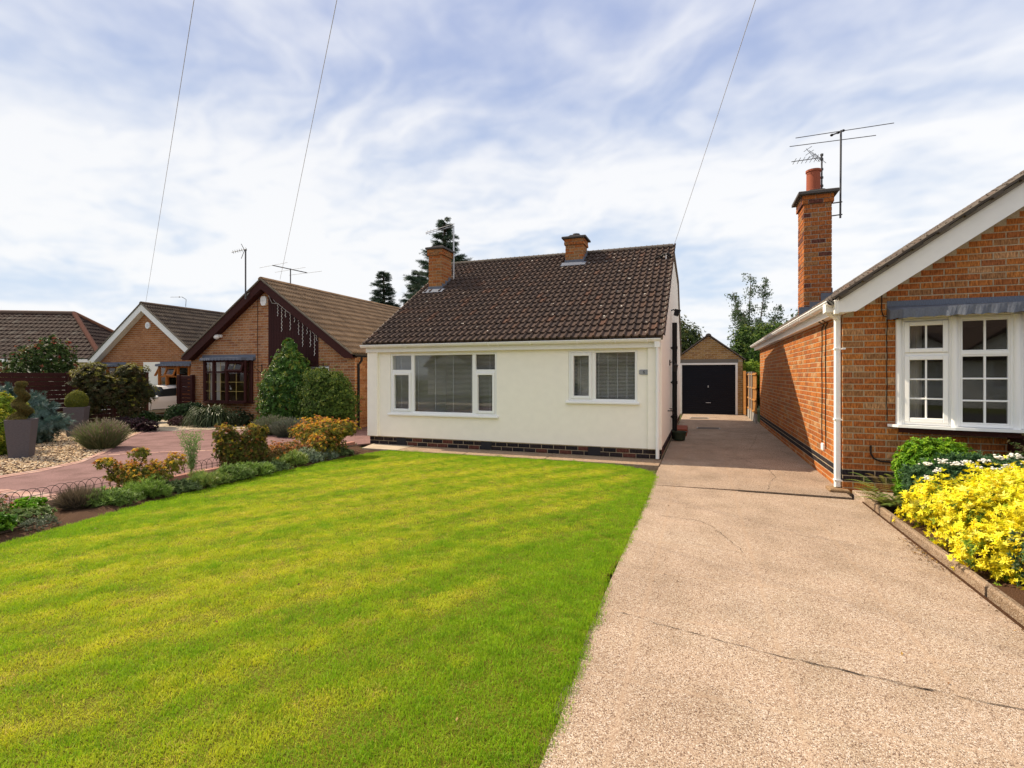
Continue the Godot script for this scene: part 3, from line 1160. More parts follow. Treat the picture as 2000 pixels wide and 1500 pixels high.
func chimney(thing_: Node3D, pool: Array, x0: float, x1: float, z0: float, z1: float, y0: float, y1: float, mortar: Material, pick: Array, cap_over: float, cap_h: float) -> MeshInstance3D:
	var mb := MB.new()
	var w := x1 - x0
	var d := z1 - z0
	mb.box(x0, x1, y0, y1, z0, z1)
	var ch := part(mb, "chimney", mortar, thing_)
	var n := int((y1 - y0) / 0.0775)
	var top := y0 + n * 0.0775
	var c := top - 0.155
	for f in [[Vector3(x0, 0, z1), Vector3.RIGHT, Vector3.BACK, w, 0.0], [Vector3(x1, 0, z1), Vector3.FORWARD, Vector3.RIGHT, d, 0.06], [Vector3(x0, 0, z0), Vector3.BACK, Vector3.LEFT, d, 0.06]]:
		lay_bricks(pool, ch, f[0], f[1], f[2], PackedVector2Array([Vector2(0, y0), Vector2(f[3], y0), Vector2(f[3], c), Vector2(0, c)]), [], pick, 0.0775, 0.226, 0.011, 0.006, [-1, -1], [], f[4])
		lay_bricks(pool, ch, f[0] - f[1] * 0.03 + f[2] * 0.03, f[1], f[2], PackedVector2Array([Vector2(0, c), Vector2(f[3] + 0.06, c), Vector2(f[3] + 0.06, top), Vector2(0, top)]), [], pick, 0.0775, 0.226, 0.011, 0.004, [-1, -1], [], f[4] + 0.1)
	mb = MB.new()
	mb.box(x0 - 0.022, x1 + 0.022, c + 0.002, top - 0.002, z0 - 0.022, z1 + 0.022)
	part(mb, "corbel", mortar, ch)
	mb = MB.new()
	mb.tint = Color(0.30, 0.29, 0.30)
	mb.cbox(Vector3.ZERO, Vector3.RIGHT, Vector3.FORWARD, Vector3.UP, x0 - cap_over, x1 + cap_over, -z1 - cap_over, -z0 + cap_over, top, top + cap_h, 0.012)
	mb.prism(Vector3((x0 + x1) / 2, top + cap_h, (z0 + z1) / 2), Vector3.RIGHT, Vector3.UP, Vector3.BACK, PackedVector2Array([Vector2(-w * 0.5, 0), Vector2(w * 0.5, 0), Vector2(w * 0.25, 0.05), Vector2(-w * 0.25, 0.05)]), -d * 0.45, d * 0.45)
	part(mb, "cap", M.cement, ch)
	return ch


func gutter_run(parent: Node3D, a: Vector3, b: Vector3, r: float, out: Vector3, m: Material, unions: Array) -> void:
	var mb := MB.new()
	var d := (b - a).normalized()
	var k := 8
	for i in k:
		var t0 := PI * i / k
		var t1 := PI * (i + 1) / k
		var e0 := -out * cos(t0) * r - Vector3.UP * sin(t0) * r
		var e1 := -out * cos(t1) * r - Vector3.UP * sin(t1) * r
		if d.cross(out).y < 0:
			mb.quadn(a + e0, b + e0, b + e1, a + e1, e0, e0, e1, e1)
		else:
			mb.quadn(a + e1, b + e1, b + e0, a + e0, e1, e1, e0, e0)
		mb.quad(a, a + e1, a + e0, a + e0)
		mb.tri(a, a + e1, a + e0)
		mb.tri(b, b + e0, b + e1)
	mb.obox((a + b) / 2, d, Vector3.UP, out, -a.distance_to(b) / 2, a.distance_to(b) / 2, -0.008, 0.006, r - 0.006, r + 0.008)
	mb.obox((a + b) / 2, d, Vector3.UP, out, -a.distance_to(b) / 2, a.distance_to(b) / 2, -0.008, 0.006, -r - 0.002, -r + 0.006)
	var g := part(mb, "gutter", m, parent)
	for u in unions:
		mb = MB.new()
		var o := a + d * float(u)
		var pts := PackedVector3Array()
		for i in 9:
			var t := PI * i / 8
			pts.push_back(o - out * cos(t) * (r + 0.004) - Vector3.UP * sin(t) * (r + 0.004))
		mb.tube(pts, 0.009, -1, 6)
		part(mb, "bracket", m, g)


const BRICK_ORANGE := [Color(0.66, 0.225, 0.055), Color(0.58, 0.185, 0.050), Color(0.70, 0.260, 0.065), Color(0.54, 0.180, 0.055), Color(0.62, 0.26, 0.090), Color(0.48, 0.165, 0.058), Color(0.70, 0.37, 0.17), Color(0.48, 0.23, 0.095), Color(0.035, 0.030, 0.036), Color(0.055, 0.040, 0.042), Color(0.20, 0.075, 0.055), Color(0.50, 0.22, 0.13)]
const TILE_DARK := [Color(0.098, 0.067, 0.055), Color(0.110, 0.074, 0.060), Color(0.088, 0.062, 0.053), Color(0.118, 0.077, 0.061), Color(0.102, 0.070, 0.057), Color(0.145, 0.078, 0.055), Color(0.128, 0.076, 0.056), Color(0.28, 0.25, 0.21)]


func white_bungalow() -> void:
	var h := thing("bungalow", Vector3(-3.69, 0, -9.35), "cream rendered bungalow with a dark tiled roof and two chimneys", "bungalow")
	var zf := -9.35
	var x0 := -6.72
	var x1 := -0.655
	var w1 := Rect2(0.52, 0.70, 2.44, 1.26)
	var w2 := Rect2(4.40, 1.02, 1.26, 0.94)
	var mb := MB.new()
	holed(mb, Vector3(x0, 0, zf), Vector3.RIGHT, Vector3.BACK, x1 - x0, 0.2, 2.12, [w1, w2], 0.22)
	part(mb, "front_wall", M.render, h)
	for p in [[x0 - 0.015, x0 + 0.235], [x1 - 0.22, x1 + 0.015]]:
		mb = MB.new()
		mb.cbox(Vector3(0, 0, zf), Vector3.RIGHT, Vector3.UP, Vector3.BACK, p[0], p[1], 0.2, 2.06, -0.01, 0.065, 0.008)
		part(mb, "pier", M.render, h)
	# gable ends: front slope 32 degrees, longer rear slope
	var zr := -13.1
	var yr := 4.60
	var zb := -18.6
	var gable := PackedVector2Array([Vector2(9.38, 0.2), Vector2(18.4, 0.2), Vector2(18.4, 2.2), Vector2(16.2, 4.25), Vector2(13.1, yr), Vector2(9.38, 2.2)])
	mb = MB.new()
	mb.prism(Vector3(x1, 0, 0), Vector3.FORWARD, Vector3.UP, Vector3.RIGHT, gable, -0.2, 0.0)
	var side := part(mb, "side_wall", M.render, h)
	mb = MB.new()
	mb.prism(Vector3(x0, 0, 0), Vector3.FORWARD, Vector3.UP, Vector3.RIGHT, gable, 0.0, 0.2)
	part(mb, "side_wall", M.render, h)
	mb = MB.new()
	mb.box(x0 + 0.2, x1 - 0.2, 0.0, 2.2, -18.4, -18.2)
	part(mb, "rear_wall", M.render, h)
	mb = MB.new()
	mb.box(x0 + 0.2, x1 - 0.2, 0.0, 2.3, -12.6, -12.5)
	part(mb, "inner_wall", M.inside_wall, h)
	# brick plinth
	mb = MB.new()
	mb.box(x0 + 0.01, x1 - 0.01, -0.1, 0.2, zf - 0.2, zf - 0.02)
	mb.box(x1 - 0.15, x1 - 0.02, -0.1, 0.2, -18.4, zf - 0.2)
	mb.box(x0 + 0.01, x0 + 0.15, -0.1, 0.2, -18.4, zf - 0.2)
	var pl := part(mb, "plinth", M.mortar_tan, h)
	var pool := []
	var dk := [8, 8, 9, 9, 8, 9, 10, 10]
	lay_bricks(pool, pl, Vector3(x0, 0, zf - 0.02), Vector3.RIGHT, Vector3.BACK, PackedVector2Array([Vector2(0, 0.025), Vector2(x1 - x0, 0.025), Vector2(x1 - x0, 0.19), Vector2(0, 0.19)]), [], dk, 0.083, 0.235, 0.012, 0.006)
	lay_bricks(pool, pl, Vector3(x1 - 0.02, 0, zf), Vector3.FORWARD, Vector3.RIGHT, PackedVector2Array([Vector2(0, 0.025), Vector2(9.0, 0.025), Vector2(9.0, 0.19), Vector2(0, 0.19)]), [], [8, 9, 10, 8, 9], 0.083, 0.235, 0.012, 0.006)
	for x in [-6.05, -4.1, -1.95]:
		mb = MB.new()
		mb.tint = Color(0.1, 0.1, 0.12)
		mb.cbox(Vector3(x, 0, zf), Vector3.RIGHT, Vector3.UP, Vector3.BACK, 0, 0.225, 0.03, 0.185, -0.02, -0.006, 0.006)
		part(mb, "air_brick", M.cement, pl)
	# windows
	var O := Vector3(x0, 0, zf - 0.012)
	var win := window(h, "window", O + Vector3.RIGHT * w1.position.x, Vector3.RIGHT, Vector3.BACK, 2.44, 0.70, 1.96, 0.045, [[0.50, 0.575, 0.745, 1.915], [1.905, 1.98, 0.745, 1.915], [0.045, 0.50, 1.555, 1.615], [1.98, 2.395, 1.555, 1.615]],
		[[0.045, 0.50, 0.745, 1.555, 0.05, [], []], [0.045, 0.50, 1.615, 1.915, 0.0, [], []], [0.575, 1.905, 0.745, 1.915, 0.0, [], []], [1.98, 2.395, 0.745, 1.555, 0.05, [], []], [1.98, 2.395, 1.615, 1.915, 0.0, [], []]], M.upvc)
	var win2 := window(h, "window", O + Vector3.RIGHT * w2.position.x, Vector3.RIGHT, Vector3.BACK, 1.26, 1.02, 1.96, 0.045, [[0.44, 0.51, 1.065, 1.915]],
		[[0.045, 0.44, 1.065, 1.915, 0.055, [], []], [0.51, 1.215, 1.065, 1.915, 0.0, [], []]], M.upvc)
	for s in [[win, -6.24, -3.72, 0.70], [win2, -2.36, -1.02, 1.02]]:
		mb = MB.new()
		mb.cbox(Vector3(0, 0, zf), Vector3.RIGHT, Vector3.UP, Vector3.BACK, s[1], s[2], s[3] - 0.045, s[3] - 0.002, -0.06, 0.055, 0.008)
		part(mb, "sill", M.upvc, s[0])
	for s in [[win, w1, 2, true], [win2, w2, 1, false]]:
		var r: Rect2 = s[1]
		mb = MB.new()
		var y := r.position.y + 0.06
		while y < r.end.y - 0.05:
			mb.obox(Vector3(x0, y, zf - 0.15), Vector3.RIGHT, Vector3(0, 0.75, 0.66).normalized(), Vector3(0, -0.66, 0.75).normalized(), r.position.x + 0.06, r.end.x - 0.06, -0.0095, 0.0095, -0.0006, 0.0006)
			y += 0.0255
		for k in 6:
			var u := lerpf(r.position.x + 0.2, r.end.x - 0.2, k / 5.0)
			mb.obox(Vector3(x0, 0, zf - 0.136), Vector3.RIGHT, Vector3.UP, Vector3.BACK, u - 0.005, u + 0.005, r.position.y + 0.05, r.end.y - 0.05, 0, 0.001)
		var bl := part(mb, "venetian_blind", M.blind, s[0])
		bl.set_meta("kind", "stuff")
	mb = MB.new()
	mb.box(-2.22, -2.0, 1.06, 1.9, zf - 0.36, zf - 0.33)
	part(mb, "curtain", M.curtain, win2)
	# eaves
	mb = MB.new()
	mb.cbox(Vector3(0, 0, zf), Vector3.RIGHT, Vector3.UP, Vector3.BACK, x0 - 0.03, x1 - 0.10, 1.985, 2.125, 0.07, 0.095, 0.004)
	part(mb, "fascia", M.white_paint, h)
	mb = MB.new()
	mb.box(x0 - 0.02, x1 - 0.11, 1.99, 2.005, zf + 0.001, zf + 0.07)
	part(mb, "soffit", M.white_paint, h)
	gutter_run(h, Vector3(x0 - 0.10, 2.135, zf + 0.155), Vector3(x1 + 0.01, 2.135, zf + 0.155), 0.055, Vector3.BACK, M.upvc, [0.35, 1.1, 2.0, 2.95, 3.15, 3.8, 4.7, 5.4, 5.95])
	mb = MB.new()
	mb.tube(PackedVector3Array([Vector3(x1 - 0.05, 2.10, zf + 0.155), Vector3(x1 - 0.05, 1.95, zf + 0.15), Vector3(x1 - 0.05, 1.88, zf + 0.115), Vector3(x1 - 0.05, 0.05, zf + 0.115)]), 0.032, -1, 10)
	for y in [1.92, 1.20, 0.42]:
		mb.tube(PackedVector3Array([Vector3(x1 - 0.05, y, zf + 0.115), Vector3(x1 - 0.05, y + 0.05, zf + 0.115)]), 0.038, -1, 10)
	mb.cbox(Vector3(x1 - 0.05, 0, zf + 0.11), Vector3.RIGHT, Vector3.UP, Vector3.BACK, -0.05, 0.05, 1.98, 2.12, -0.02, 0.075, 0.01)
	part(mb, "downpipe", M.upvc, h)
	# roof: slabs, tiles, ridge, verges
	var E := Vector3(x0 - 0.04, 2.165, zf + 0.20)
	var R := Vector3(x0 - 0.04, yr + 0.05, zr)
	var S := (R - E).normalized()
	var slope := E.distance_to(R)
	var RN := Vector3.RIGHT.cross(S)
	if RN.y < 0:
		RN = -RN
	mb = MB.new()
	mb.tint = Color(0.35, 0.3, 0.28)
	var wd := x1 + 0.03 - E.x
	mb.obox(E, Vector3.RIGHT, S, RN, 0.0, wd, 0.03, slope - 0.01, -0.05, -0.012)
	var B := Vector3(E.x, 4.30, -16.2)
	var S3 := Vector3(0, -2.05, -2.3).normalized()
	var RN3 := Vector3(0, 2.3, -2.05).normalized()
	var S2 := (B - R).normalized()
	var RN2 := S2.cross(Vector3.RIGHT)
	if RN2.y < 0:
		RN2 = -RN2
	mb.obox(R, Vector3.RIGHT, S2, RN2, 0.0, wd, 0.01, R.distance_to(B), -0.05, 0.0)
	mb.obox(B, Vector3.RIGHT, S3, RN3, 0.0, wd, 0.0, 3.1, -0.05, 0.0)
	var roof := part(mb, "roof", M.cement, h)
	var tm := tile_mesh(0.1345, 0.238, [Vector2(0, 0.0), Vector2(0.06, -0.002), Vector2(0.56, -0.004), Vector2(0.64, 0.006), Vector2(0.72, 0.026), Vector2(0.82, 0.034), Vector2(0.92, 0.026), Vector2(1.0, 0.002)], 0.036)
	var tp := []
	lay_tiles(tp, roof, E, Vector3.RIGHT, S, wd, 20, 0.1345, 0.238, [0, 1, 2, 3, 4, 0, 1, 2, 4, 3, 6, 0, 1, 4, 2, 0, 2, 1, 4, 3, 0, 1, 2, 4, 5, 0, 1, 3, 2, 4], [Rect2(0.34, 2.66, 0.22, 0.7), Rect2(3.56, 3.85, 0.42, 0.6)])
	set_pieces(h, tp, tm, "tile", TILE_DARK, "roof_tile", "roof_tiles", 300)
	# patches of pale lichen on the tiles
	mb = MB.new()
	for i in 70:
		var u := rng.randf_range(0.4, wd - 0.1) if i > 30 else rng.randf_range(3.8, wd - 0.1)
		var row := rng.randi() % 19
		var s := row * 0.238 + rng.randf_range(0.03, 0.2)
		var ph := fmod(u, 0.1345) / 0.1345
		if ph > 0.52:
			u -= (ph - 0.3) * 0.1345
		var lift := 0.036 * (1.0 - (s - row * 0.238) / 0.266) - 0.0015
		for j in 1 + rng.randi() % 4:
			var c := E + Vector3.RIGHT * (u + rng.randfn() * 0.012) + S * (s + rng.randfn() * 0.012) + RN * (lift + 0.0012)
			var rr := rng.randf_range(0.006, 0.017)
			mb.tint = Color(0.55, 0.52, 0.46) * rng.randf_range(0.7, 1.2)
			for q in 6:
				var a0 := TAU * q / 6
				var a1 := TAU * (q + 1) / 6
				mb.tri(c + RN * 0.002, c + (Vector3.RIGHT * cos(a0) + S * sin(a0)) * rr, c + (Vector3.RIGHT * cos(a1) + S * sin(a1)) * rr)
	part(mb, "lichen", M.tinted, roof).set_meta("kind", "stuff")
	for i in 15:
		mb = MB.new()
		mb.tint = Color(0.30, 0.27, 0.25) * rng.randf_range(0.8, 1.25)
		var pts := PackedVector2Array()
		for k in 7:
			var a := PI * k / 6
			pts.push_back(Vector2(cos(a) * 0.115, sin(a) * 0.085 - 0.025))
		mb.prism(R + Vector3(0.002 + i * wd / 15, 0.0, 0.0), Vector3.FORWARD, Vector3.UP, Vector3.RIGHT, pts, 0.0, wd / 15 - 0.006)
		part(mb, "ridge_tile", M.cement, roof)
	mb = MB.new()
	mb.tint = Color(0.7, 0.66, 0.6)
	mb.obox(E, Vector3.RIGHT, S, RN, wd - 0.018, wd + 0.012, 0.0, slope, -0.06, 0.012)
	mb.obox(E, Vector3.RIGHT, S, RN, -0.012, 0.004, 0.0, slope, -0.06, 0.012)
	mb.obox(R, Vector3.RIGHT, S2, RN2, wd - 0.018, wd + 0.012, 0.0, R.distance_to(B), -0.06, 0.012)
	mb.obox(B, Vector3.RIGHT, S3, RN3, wd - 0.018, wd + 0.012, 0.0, 3.1, -0.06, 0.012)
	part(mb, "verge", M.cement, roof)
	# chimneys
	var pool2 := []
	var br := [7, 4, 1, 7, 4, 3]
	var c1 := chimney(h, pool2, -6.48, -6.11, -12.02, -11.5, 3.45, 4.74, M.mortar_tan, br, 0.07, 0.05)
	var c2 := chimney(h, pool2, -3.17, -2.73, -12.95, -12.5, 4.05, 4.93, M.mortar_tan, br, 0.085, 0.05)
	for c in [[c1, -6.48, -6.11, -11.5, -12.02], [c2, -3.17, -2.73, -12.5, -12.95]]:
		mb = MB.new()
		var zc: float = c[3]
		var yb := E.y + (E.z - zc) * S.y / -S.z
		mb.tint = Color(1.5, 1.5, 1.5)
		mb.obox(Vector3((c[1] + c[2]) / 2, yb, zc + 0.012), Vector3.RIGHT, Vector3.UP, Vector3.BACK, -(c[2] - c[1]) / 2 - 0.02, (c[2] - c[1]) / 2 + 0.02, -0.06, 0.10, -0.02, 0.0)
		mb.obox(Vector3((c[1] + c[2]) / 2, yb, zc), Vector3.RIGHT, S, RN, -(c[2] - c[1]) / 2 - 0.09, (c[2] - c[1]) / 2 + 0.09, -0.20, 0.02, 0.028, 0.040)
		for k in 3:
			var sz := zc - k * 0.17
			var sy := yb + k * 0.17 * S.y / -S.z
			for q in [[c[1] - 0.012, c[1] - 0.003], [c[2] + 0.003, c[2] + 0.012]]:
				mb.box(q[0], q[1], sy - 0.05, sy + 0.17, sz - 0.17, sz)
		part(mb, "flashing", M.lead, c[0])
	set_pieces(h, pool + pool2, unit_brick, "brick", BRICK_ORANGE, "brick", "brickwork", 300)
	mb = MB.new()
	mb.tint = Color(0.35, 0.33, 0.33)
	mb.lathe(Vector3(-2.95, 4.92, -12.72), PackedVector2Array([Vector2(0.085, 0), Vector2(0.075, 0.11), Vector2(0.09, 0.115), Vector2(0.09, 0.145), Vector2(0.0, 0.15)]), 14)
	part(mb, "chimney_pot", M.cement, c2)
	mb = MB.new()
	mb.tint = Color(0.5, 0.4, 0.35)
	mb.lathe(Vector3(-6.29, 4.76, -11.76), PackedVector2Array([Vector2(0.10, 0), Vector2(0.09, 0.07), Vector2(0.0, 0.08)]), 14)
	part(mb, "chimney_pot", M.cement, c1)
	# side: black soil pipe, pale door surround
	mb = MB.new()
	mb.tube(PackedVector3Array([Vector3(x1 + 0.085, 0.02, -12.5), Vector3(x1 + 0.085, 2.72, -12.5)]), 0.056, -1, 12)
	for y in [0.5, 1.3, 2.1]:
		mb.tube(PackedVector3Array([Vector3(x1 + 0.085, y, -12.5), Vector3(x1 + 0.085, y + 0.07, -12.5)]), 0.066, -1, 12)
		mb.box(x1 - 0.001, x1 + 0.06, y + 0.02, y + 0.05, -12.58, -12.42)
	part(mb, "soil_pipe", M.black_plastic, h)
	mb = MB.new()
	mb.cbox(Vector3(x1, 0, -13.6), Vector3.FORWARD, Vector3.UP, Vector3.RIGHT, 0, 1.0, 0.18, 2.15, -0.01, 0.03, 0.008)
	var door := part(mb, "side_door", M.upvc, h)
	mb = MB.new()
	mb.box(x1 + 0.03, x1 + 0.05, 0.3, 2.02, -14.48, -13.72)
	part(mb, "door_panel", M.dark_plank, door)
	mb = MB.new()
	mb.tint = Color(0.9, 0.75, 0.6)
	mb.box(x1 + 0.001, x1 + 0.33, 0.0, 0.17, -14.4, -13.3)
	part(mb, "door_step", M.terracotta, h)

	# things fixed to it
	var pq := thing("house_number", Vector3(-0.945, 1.56, zf), "small grey house number plaque right of the smaller window", "house number")
	mb = MB.new()
	var pts2 := PackedVector2Array([Vector2(-0.085, -0.035), Vector2(-0.06, -0.046), Vector2(0.06, -0.046), Vector2(0.085, -0.035), Vector2(0.085, 0.035), Vector2(0.06, 0.046), Vector2(-0.06, 0.046), Vector2(-0.085, 0.035)])
	mb.prism(Vector3(-0.945, 1.555, zf), Vector3.RIGHT, Vector3.UP, Vector3.BACK, pts2, 0.0, 0.014)
	mb.tint = Color(0.95, 0.97, 1.0)
	part(mb, "plate", mat("plaque", lin(0.30, 0.31, 0.33), 0.4), pq)
	var tx := TextMesh.new()
	var sf := SystemFont.new()
	sf.font_names = PackedStringArray(["Droid Sans"])
	tx.font = sf
	tx.text = "6"
	tx.font_size = 48
	tx.pixel_size = 0.0015
	tx.depth = 0.003
	var num := MeshInstance3D.new()
	num.name = "numeral"
	num.mesh = tx
	num.material_override = M.black_plastic
	pq.add_child(num)
	num.position = Vector3(0, -0.004, 0.0165)

	var la := thing("wall_lantern", Vector3(x1, 1.6, -11.9), "small dark lantern on the cream side wall beside the black pipe", "wall light")
	mb = MB.new()
	mb.box(x1, x1 + 0.02, 1.72, 1.84, -11.95, -11.85)
	mb.tube(PackedVector3Array([Vector3(x1 + 0.02, 1.78, -11.9), Vector3(x1 + 0.10, 1.82, -11.9), Vector3(x1 + 0.13, 1.76, -11.9)]), 0.01, -1, 5)
	part(mb, "bracket", M.iron, la)
	mb = MB.new()
	mb.lathe(Vector3(x1 + 0.13, 1.58, -11.9), PackedVector2Array([Vector2(0.0, 0), Vector2(0.035, 0.0), Vector2(0.05, 0.13), Vector2(0.062, 0.14), Vector2(0.0, 0.19)]), 6)
	part(mb, "lamp", M.iron, la)
	var fl := thing("security_light", Vector3(x1, 2.95, -12.6), "black security light high on the cream side gable", "security light")
	mb = MB.new()
	mb.tube(PackedVector3Array([Vector3(x1, 3.02, -12.6), Vector3(x1 + 0.06, 3.04, -12.6), Vector3(x1 + 0.10, 3.0, -12.6)]), 0.016, -1, 6)
	part(mb, "bracket", M.black_plastic, fl)
	mb = MB.new()
	mb.prism(Vector3(x1 + 0.12, 2.97, -12.68), Vector3.RIGHT, Vector3.UP, Vector3.BACK, PackedVector2Array([Vector2(-0.06, -0.06), Vector2(0.03, -0.09), Vector2(0.10, 0.05), Vector2(-0.03, 0.08)]), 0.0, 0.15)
	part(mb, "lamp_head", M.black_plastic, fl)
	var tp2 := thing("garden_tap", Vector3(x1, 0.75, -11.3), "black garden tap on the cream side wall", "tap")
	mb = MB.new()
	mb.tube(PackedVector3Array([Vector3(x1, 0.75, -11.3), Vector3(x1 + 0.09, 0.75, -11.3), Vector3(x1 + 0.12, 0.69, -11.3)]), 0.013, -1, 6)
	part(mb, "spout", M.iron, tp2)
	mb = MB.new()
	mb.tube(PackedVector3Array([Vector3(x1 + 0.07, 0.75, -11.3), Vector3(x1 + 0.07, 0.80, -11.3)]), 0.007, -1, 5)
	mb.tube(PackedVector3Array([Vector3(x1 + 0.035, 0.80, -11.3), Vector3(x1 + 0.105, 0.80, -11.3)]), 0.008, -1, 5)
	part(mb, "handle", M.iron, tp2)
	var vent := thing("roof_bracket", Vector3(-0.78, 4.2, -12.3), "black cable bracket with white insulator on the tiles near the right verge", "bracket")
	mb = MB.new()
	var rb := E + S * 3.75 + Vector3.RIGHT * (wd - 0.25)
	mb.tube(PackedVector3Array([rb + RN * 0.03, rb + RN * 0.12 + Vector3(0.05, 0, 0), rb + RN * 0.14 + Vector3(0.16, 0, 0), rb + RN * 0.05 + Vector3(0.24, 0, 0)]), 0.022, -1, 6)
	mb.tube(PackedVector3Array([rb + RN * 0.05 - Vector3(0.12, 0, 0), rb + RN * 0.10 + Vector3(0.02, 0, 0)]), 0.016, -1, 6)
	part(mb, "arm", M.black_plastic, vent)
	mb = MB.new()
	mb.tube(PackedVector3Array([rb + RN * 0.15 + Vector3(0.13, 0, 0), rb + RN * 0.06 + Vector3(0.13, -0.06, 0.03)]), 0.012, -1, 6)
	part(mb, "insulator", M.upvc, vent)
	# aerial on the left chimney
	var ae := thing("aerial", Vector3(-6.05, 4.2, -12.06), "grey aerial on a pale pole strapped to the left chimney of the cream bungalow", "aerial")
	mb = MB.new()
	mb.tube(PackedVector3Array([Vector3(-6.06, 3.9, -12.06), Vector3(-6.06, 5.38, -12.06)]), 0.019, -1, 8)
	part(mb, "mast", M.steel, ae)
	var ea := Vector3(-6.04, 5.40, -12.06)
	var eb := Vector3(-6.86, 5.26, -12.0)
	for s in [0.0, 0.06]:
		mb = MB.new()
		mb.tube(PackedVector3Array([ea + Vector3(0, s, 0), eb + Vector3(0, s * 0.6, 0)]), 0.009, -1, 5)
		part(mb, "boom", M.steel, ae)
	for i in 9:
		mb = MB.new()
		var o := ea.lerp(eb, (i + 0.5) / 9.0)
		mb.tube(PackedVector3Array([o + Vector3(0, -0.05, 0.02), o + Vector3(0, 0.09, -0.02)]), 0.003, -1, 4)
		part(mb, "element", M.dull_alu, ae)
	# pot beside the step
	var po := thing("plant_pot", Vector3(-0.46, 0.02, -12.35), "low dark green pot beside the step at the cream side wall", "plant pot")
	mb = MB.new()
	mb.lathe(Vector3(-0.46, 0.02, -12.35), PackedVector2Array([Vector2(0.0, 0), Vector2(0.12, 0.0), Vector2(0.15, 0.17), Vector2(0.165, 0.175), Vector2(0.165, 0.20), Vector2(0.14, 0.20), Vector2(0.13, 0.16), Vector2(0.0, 0.16)]), 18)
	part(mb, "pot", M.pot_green, po)
	mb = MB.new()
	mb.lathe(Vector3(-0.46, 0.17, -12.35), PackedVector2Array([Vector2(0.13, 0.0), Vector2(0.06, 0.02), Vector2(0.0, 0.025)]), 12)
	part(mb, "compost", M.soil, po)


func lead_canopy(parent: Node3D, line: Array, wall_z: float, y_top: float, y_front: float, drop: float, scallop: float) -> void:
	# line = front edge in plan; a sloping top dressed up the wall, a hanging front with a wavy hem
	var mb := MB.new()
	for i in line.size() - 1:
		var a := Vector3(line[i][0], y_front, line[i][1])
		var b := Vector3(line[i + 1][0], y_front, line[i + 1][1])
		var aw := Vector3(a.x, y_top - 0.07, wall_z)
		var bw := Vector3(b.x, y_top - 0.07, wall_z)
		mb.quad(a, b, bw, aw)
		mb.quad(aw + Vector3(0, 0, 0.012), bw + Vector3(0, 0, 0.012), bw + Vector3(0, 0.07, 0.010), aw + Vector3(0, 0.07, 0.010))
		var L := a.distance_to(b)
		var k := int(maxf(1, L / scallop)) * 4
		for j in k:
			var p0 := a.lerp(b, float(j) / k)
			var p1 := a.lerp(b, float(j + 1) / k)
			var h0 := drop + 0.014 * (0.5 + 0.5 * cos(TAU * j / 4.0))
			var h1 := drop + 0.014 * (0.5 + 0.5 * cos(TAU * (j + 1) / 4.0))
			var f0 := 0.007 * cos(TAU * j / 4.0)
			var f1 := 0.007 * cos(TAU * (j + 1) / 4.0)
			var o := (b - a).normalized().cross(Vector3.UP)
			mb.quad(p0 - Vector3.UP * h0 + o * f0, p1 - Vector3.UP * h1 + o * f1, p1, p0)
			mb.quad(p0 - Vector3.UP * h0 + o * f0 - o * 0.004, p0 - o * 0.02, p1 - o * 0.02, p1 - Vector3.UP * h1 + o * f1 - o * 0.004)
	for e in [line[0], line[-1]]:
		mb.tri(Vector3(e[0], y_front, e[1]), Vector3(e[0], y_top - 0.07, wall_z), Vector3(e[0], y_front - drop, wall_z))
		mb.tri(Vector3(e[0], y_front, e[1]), Vector3(e[0], y_front - drop, wall_z), Vector3(e[0], y_front - drop, e[1]))
	part(mb, "lead_canopy", M.lead, parent)


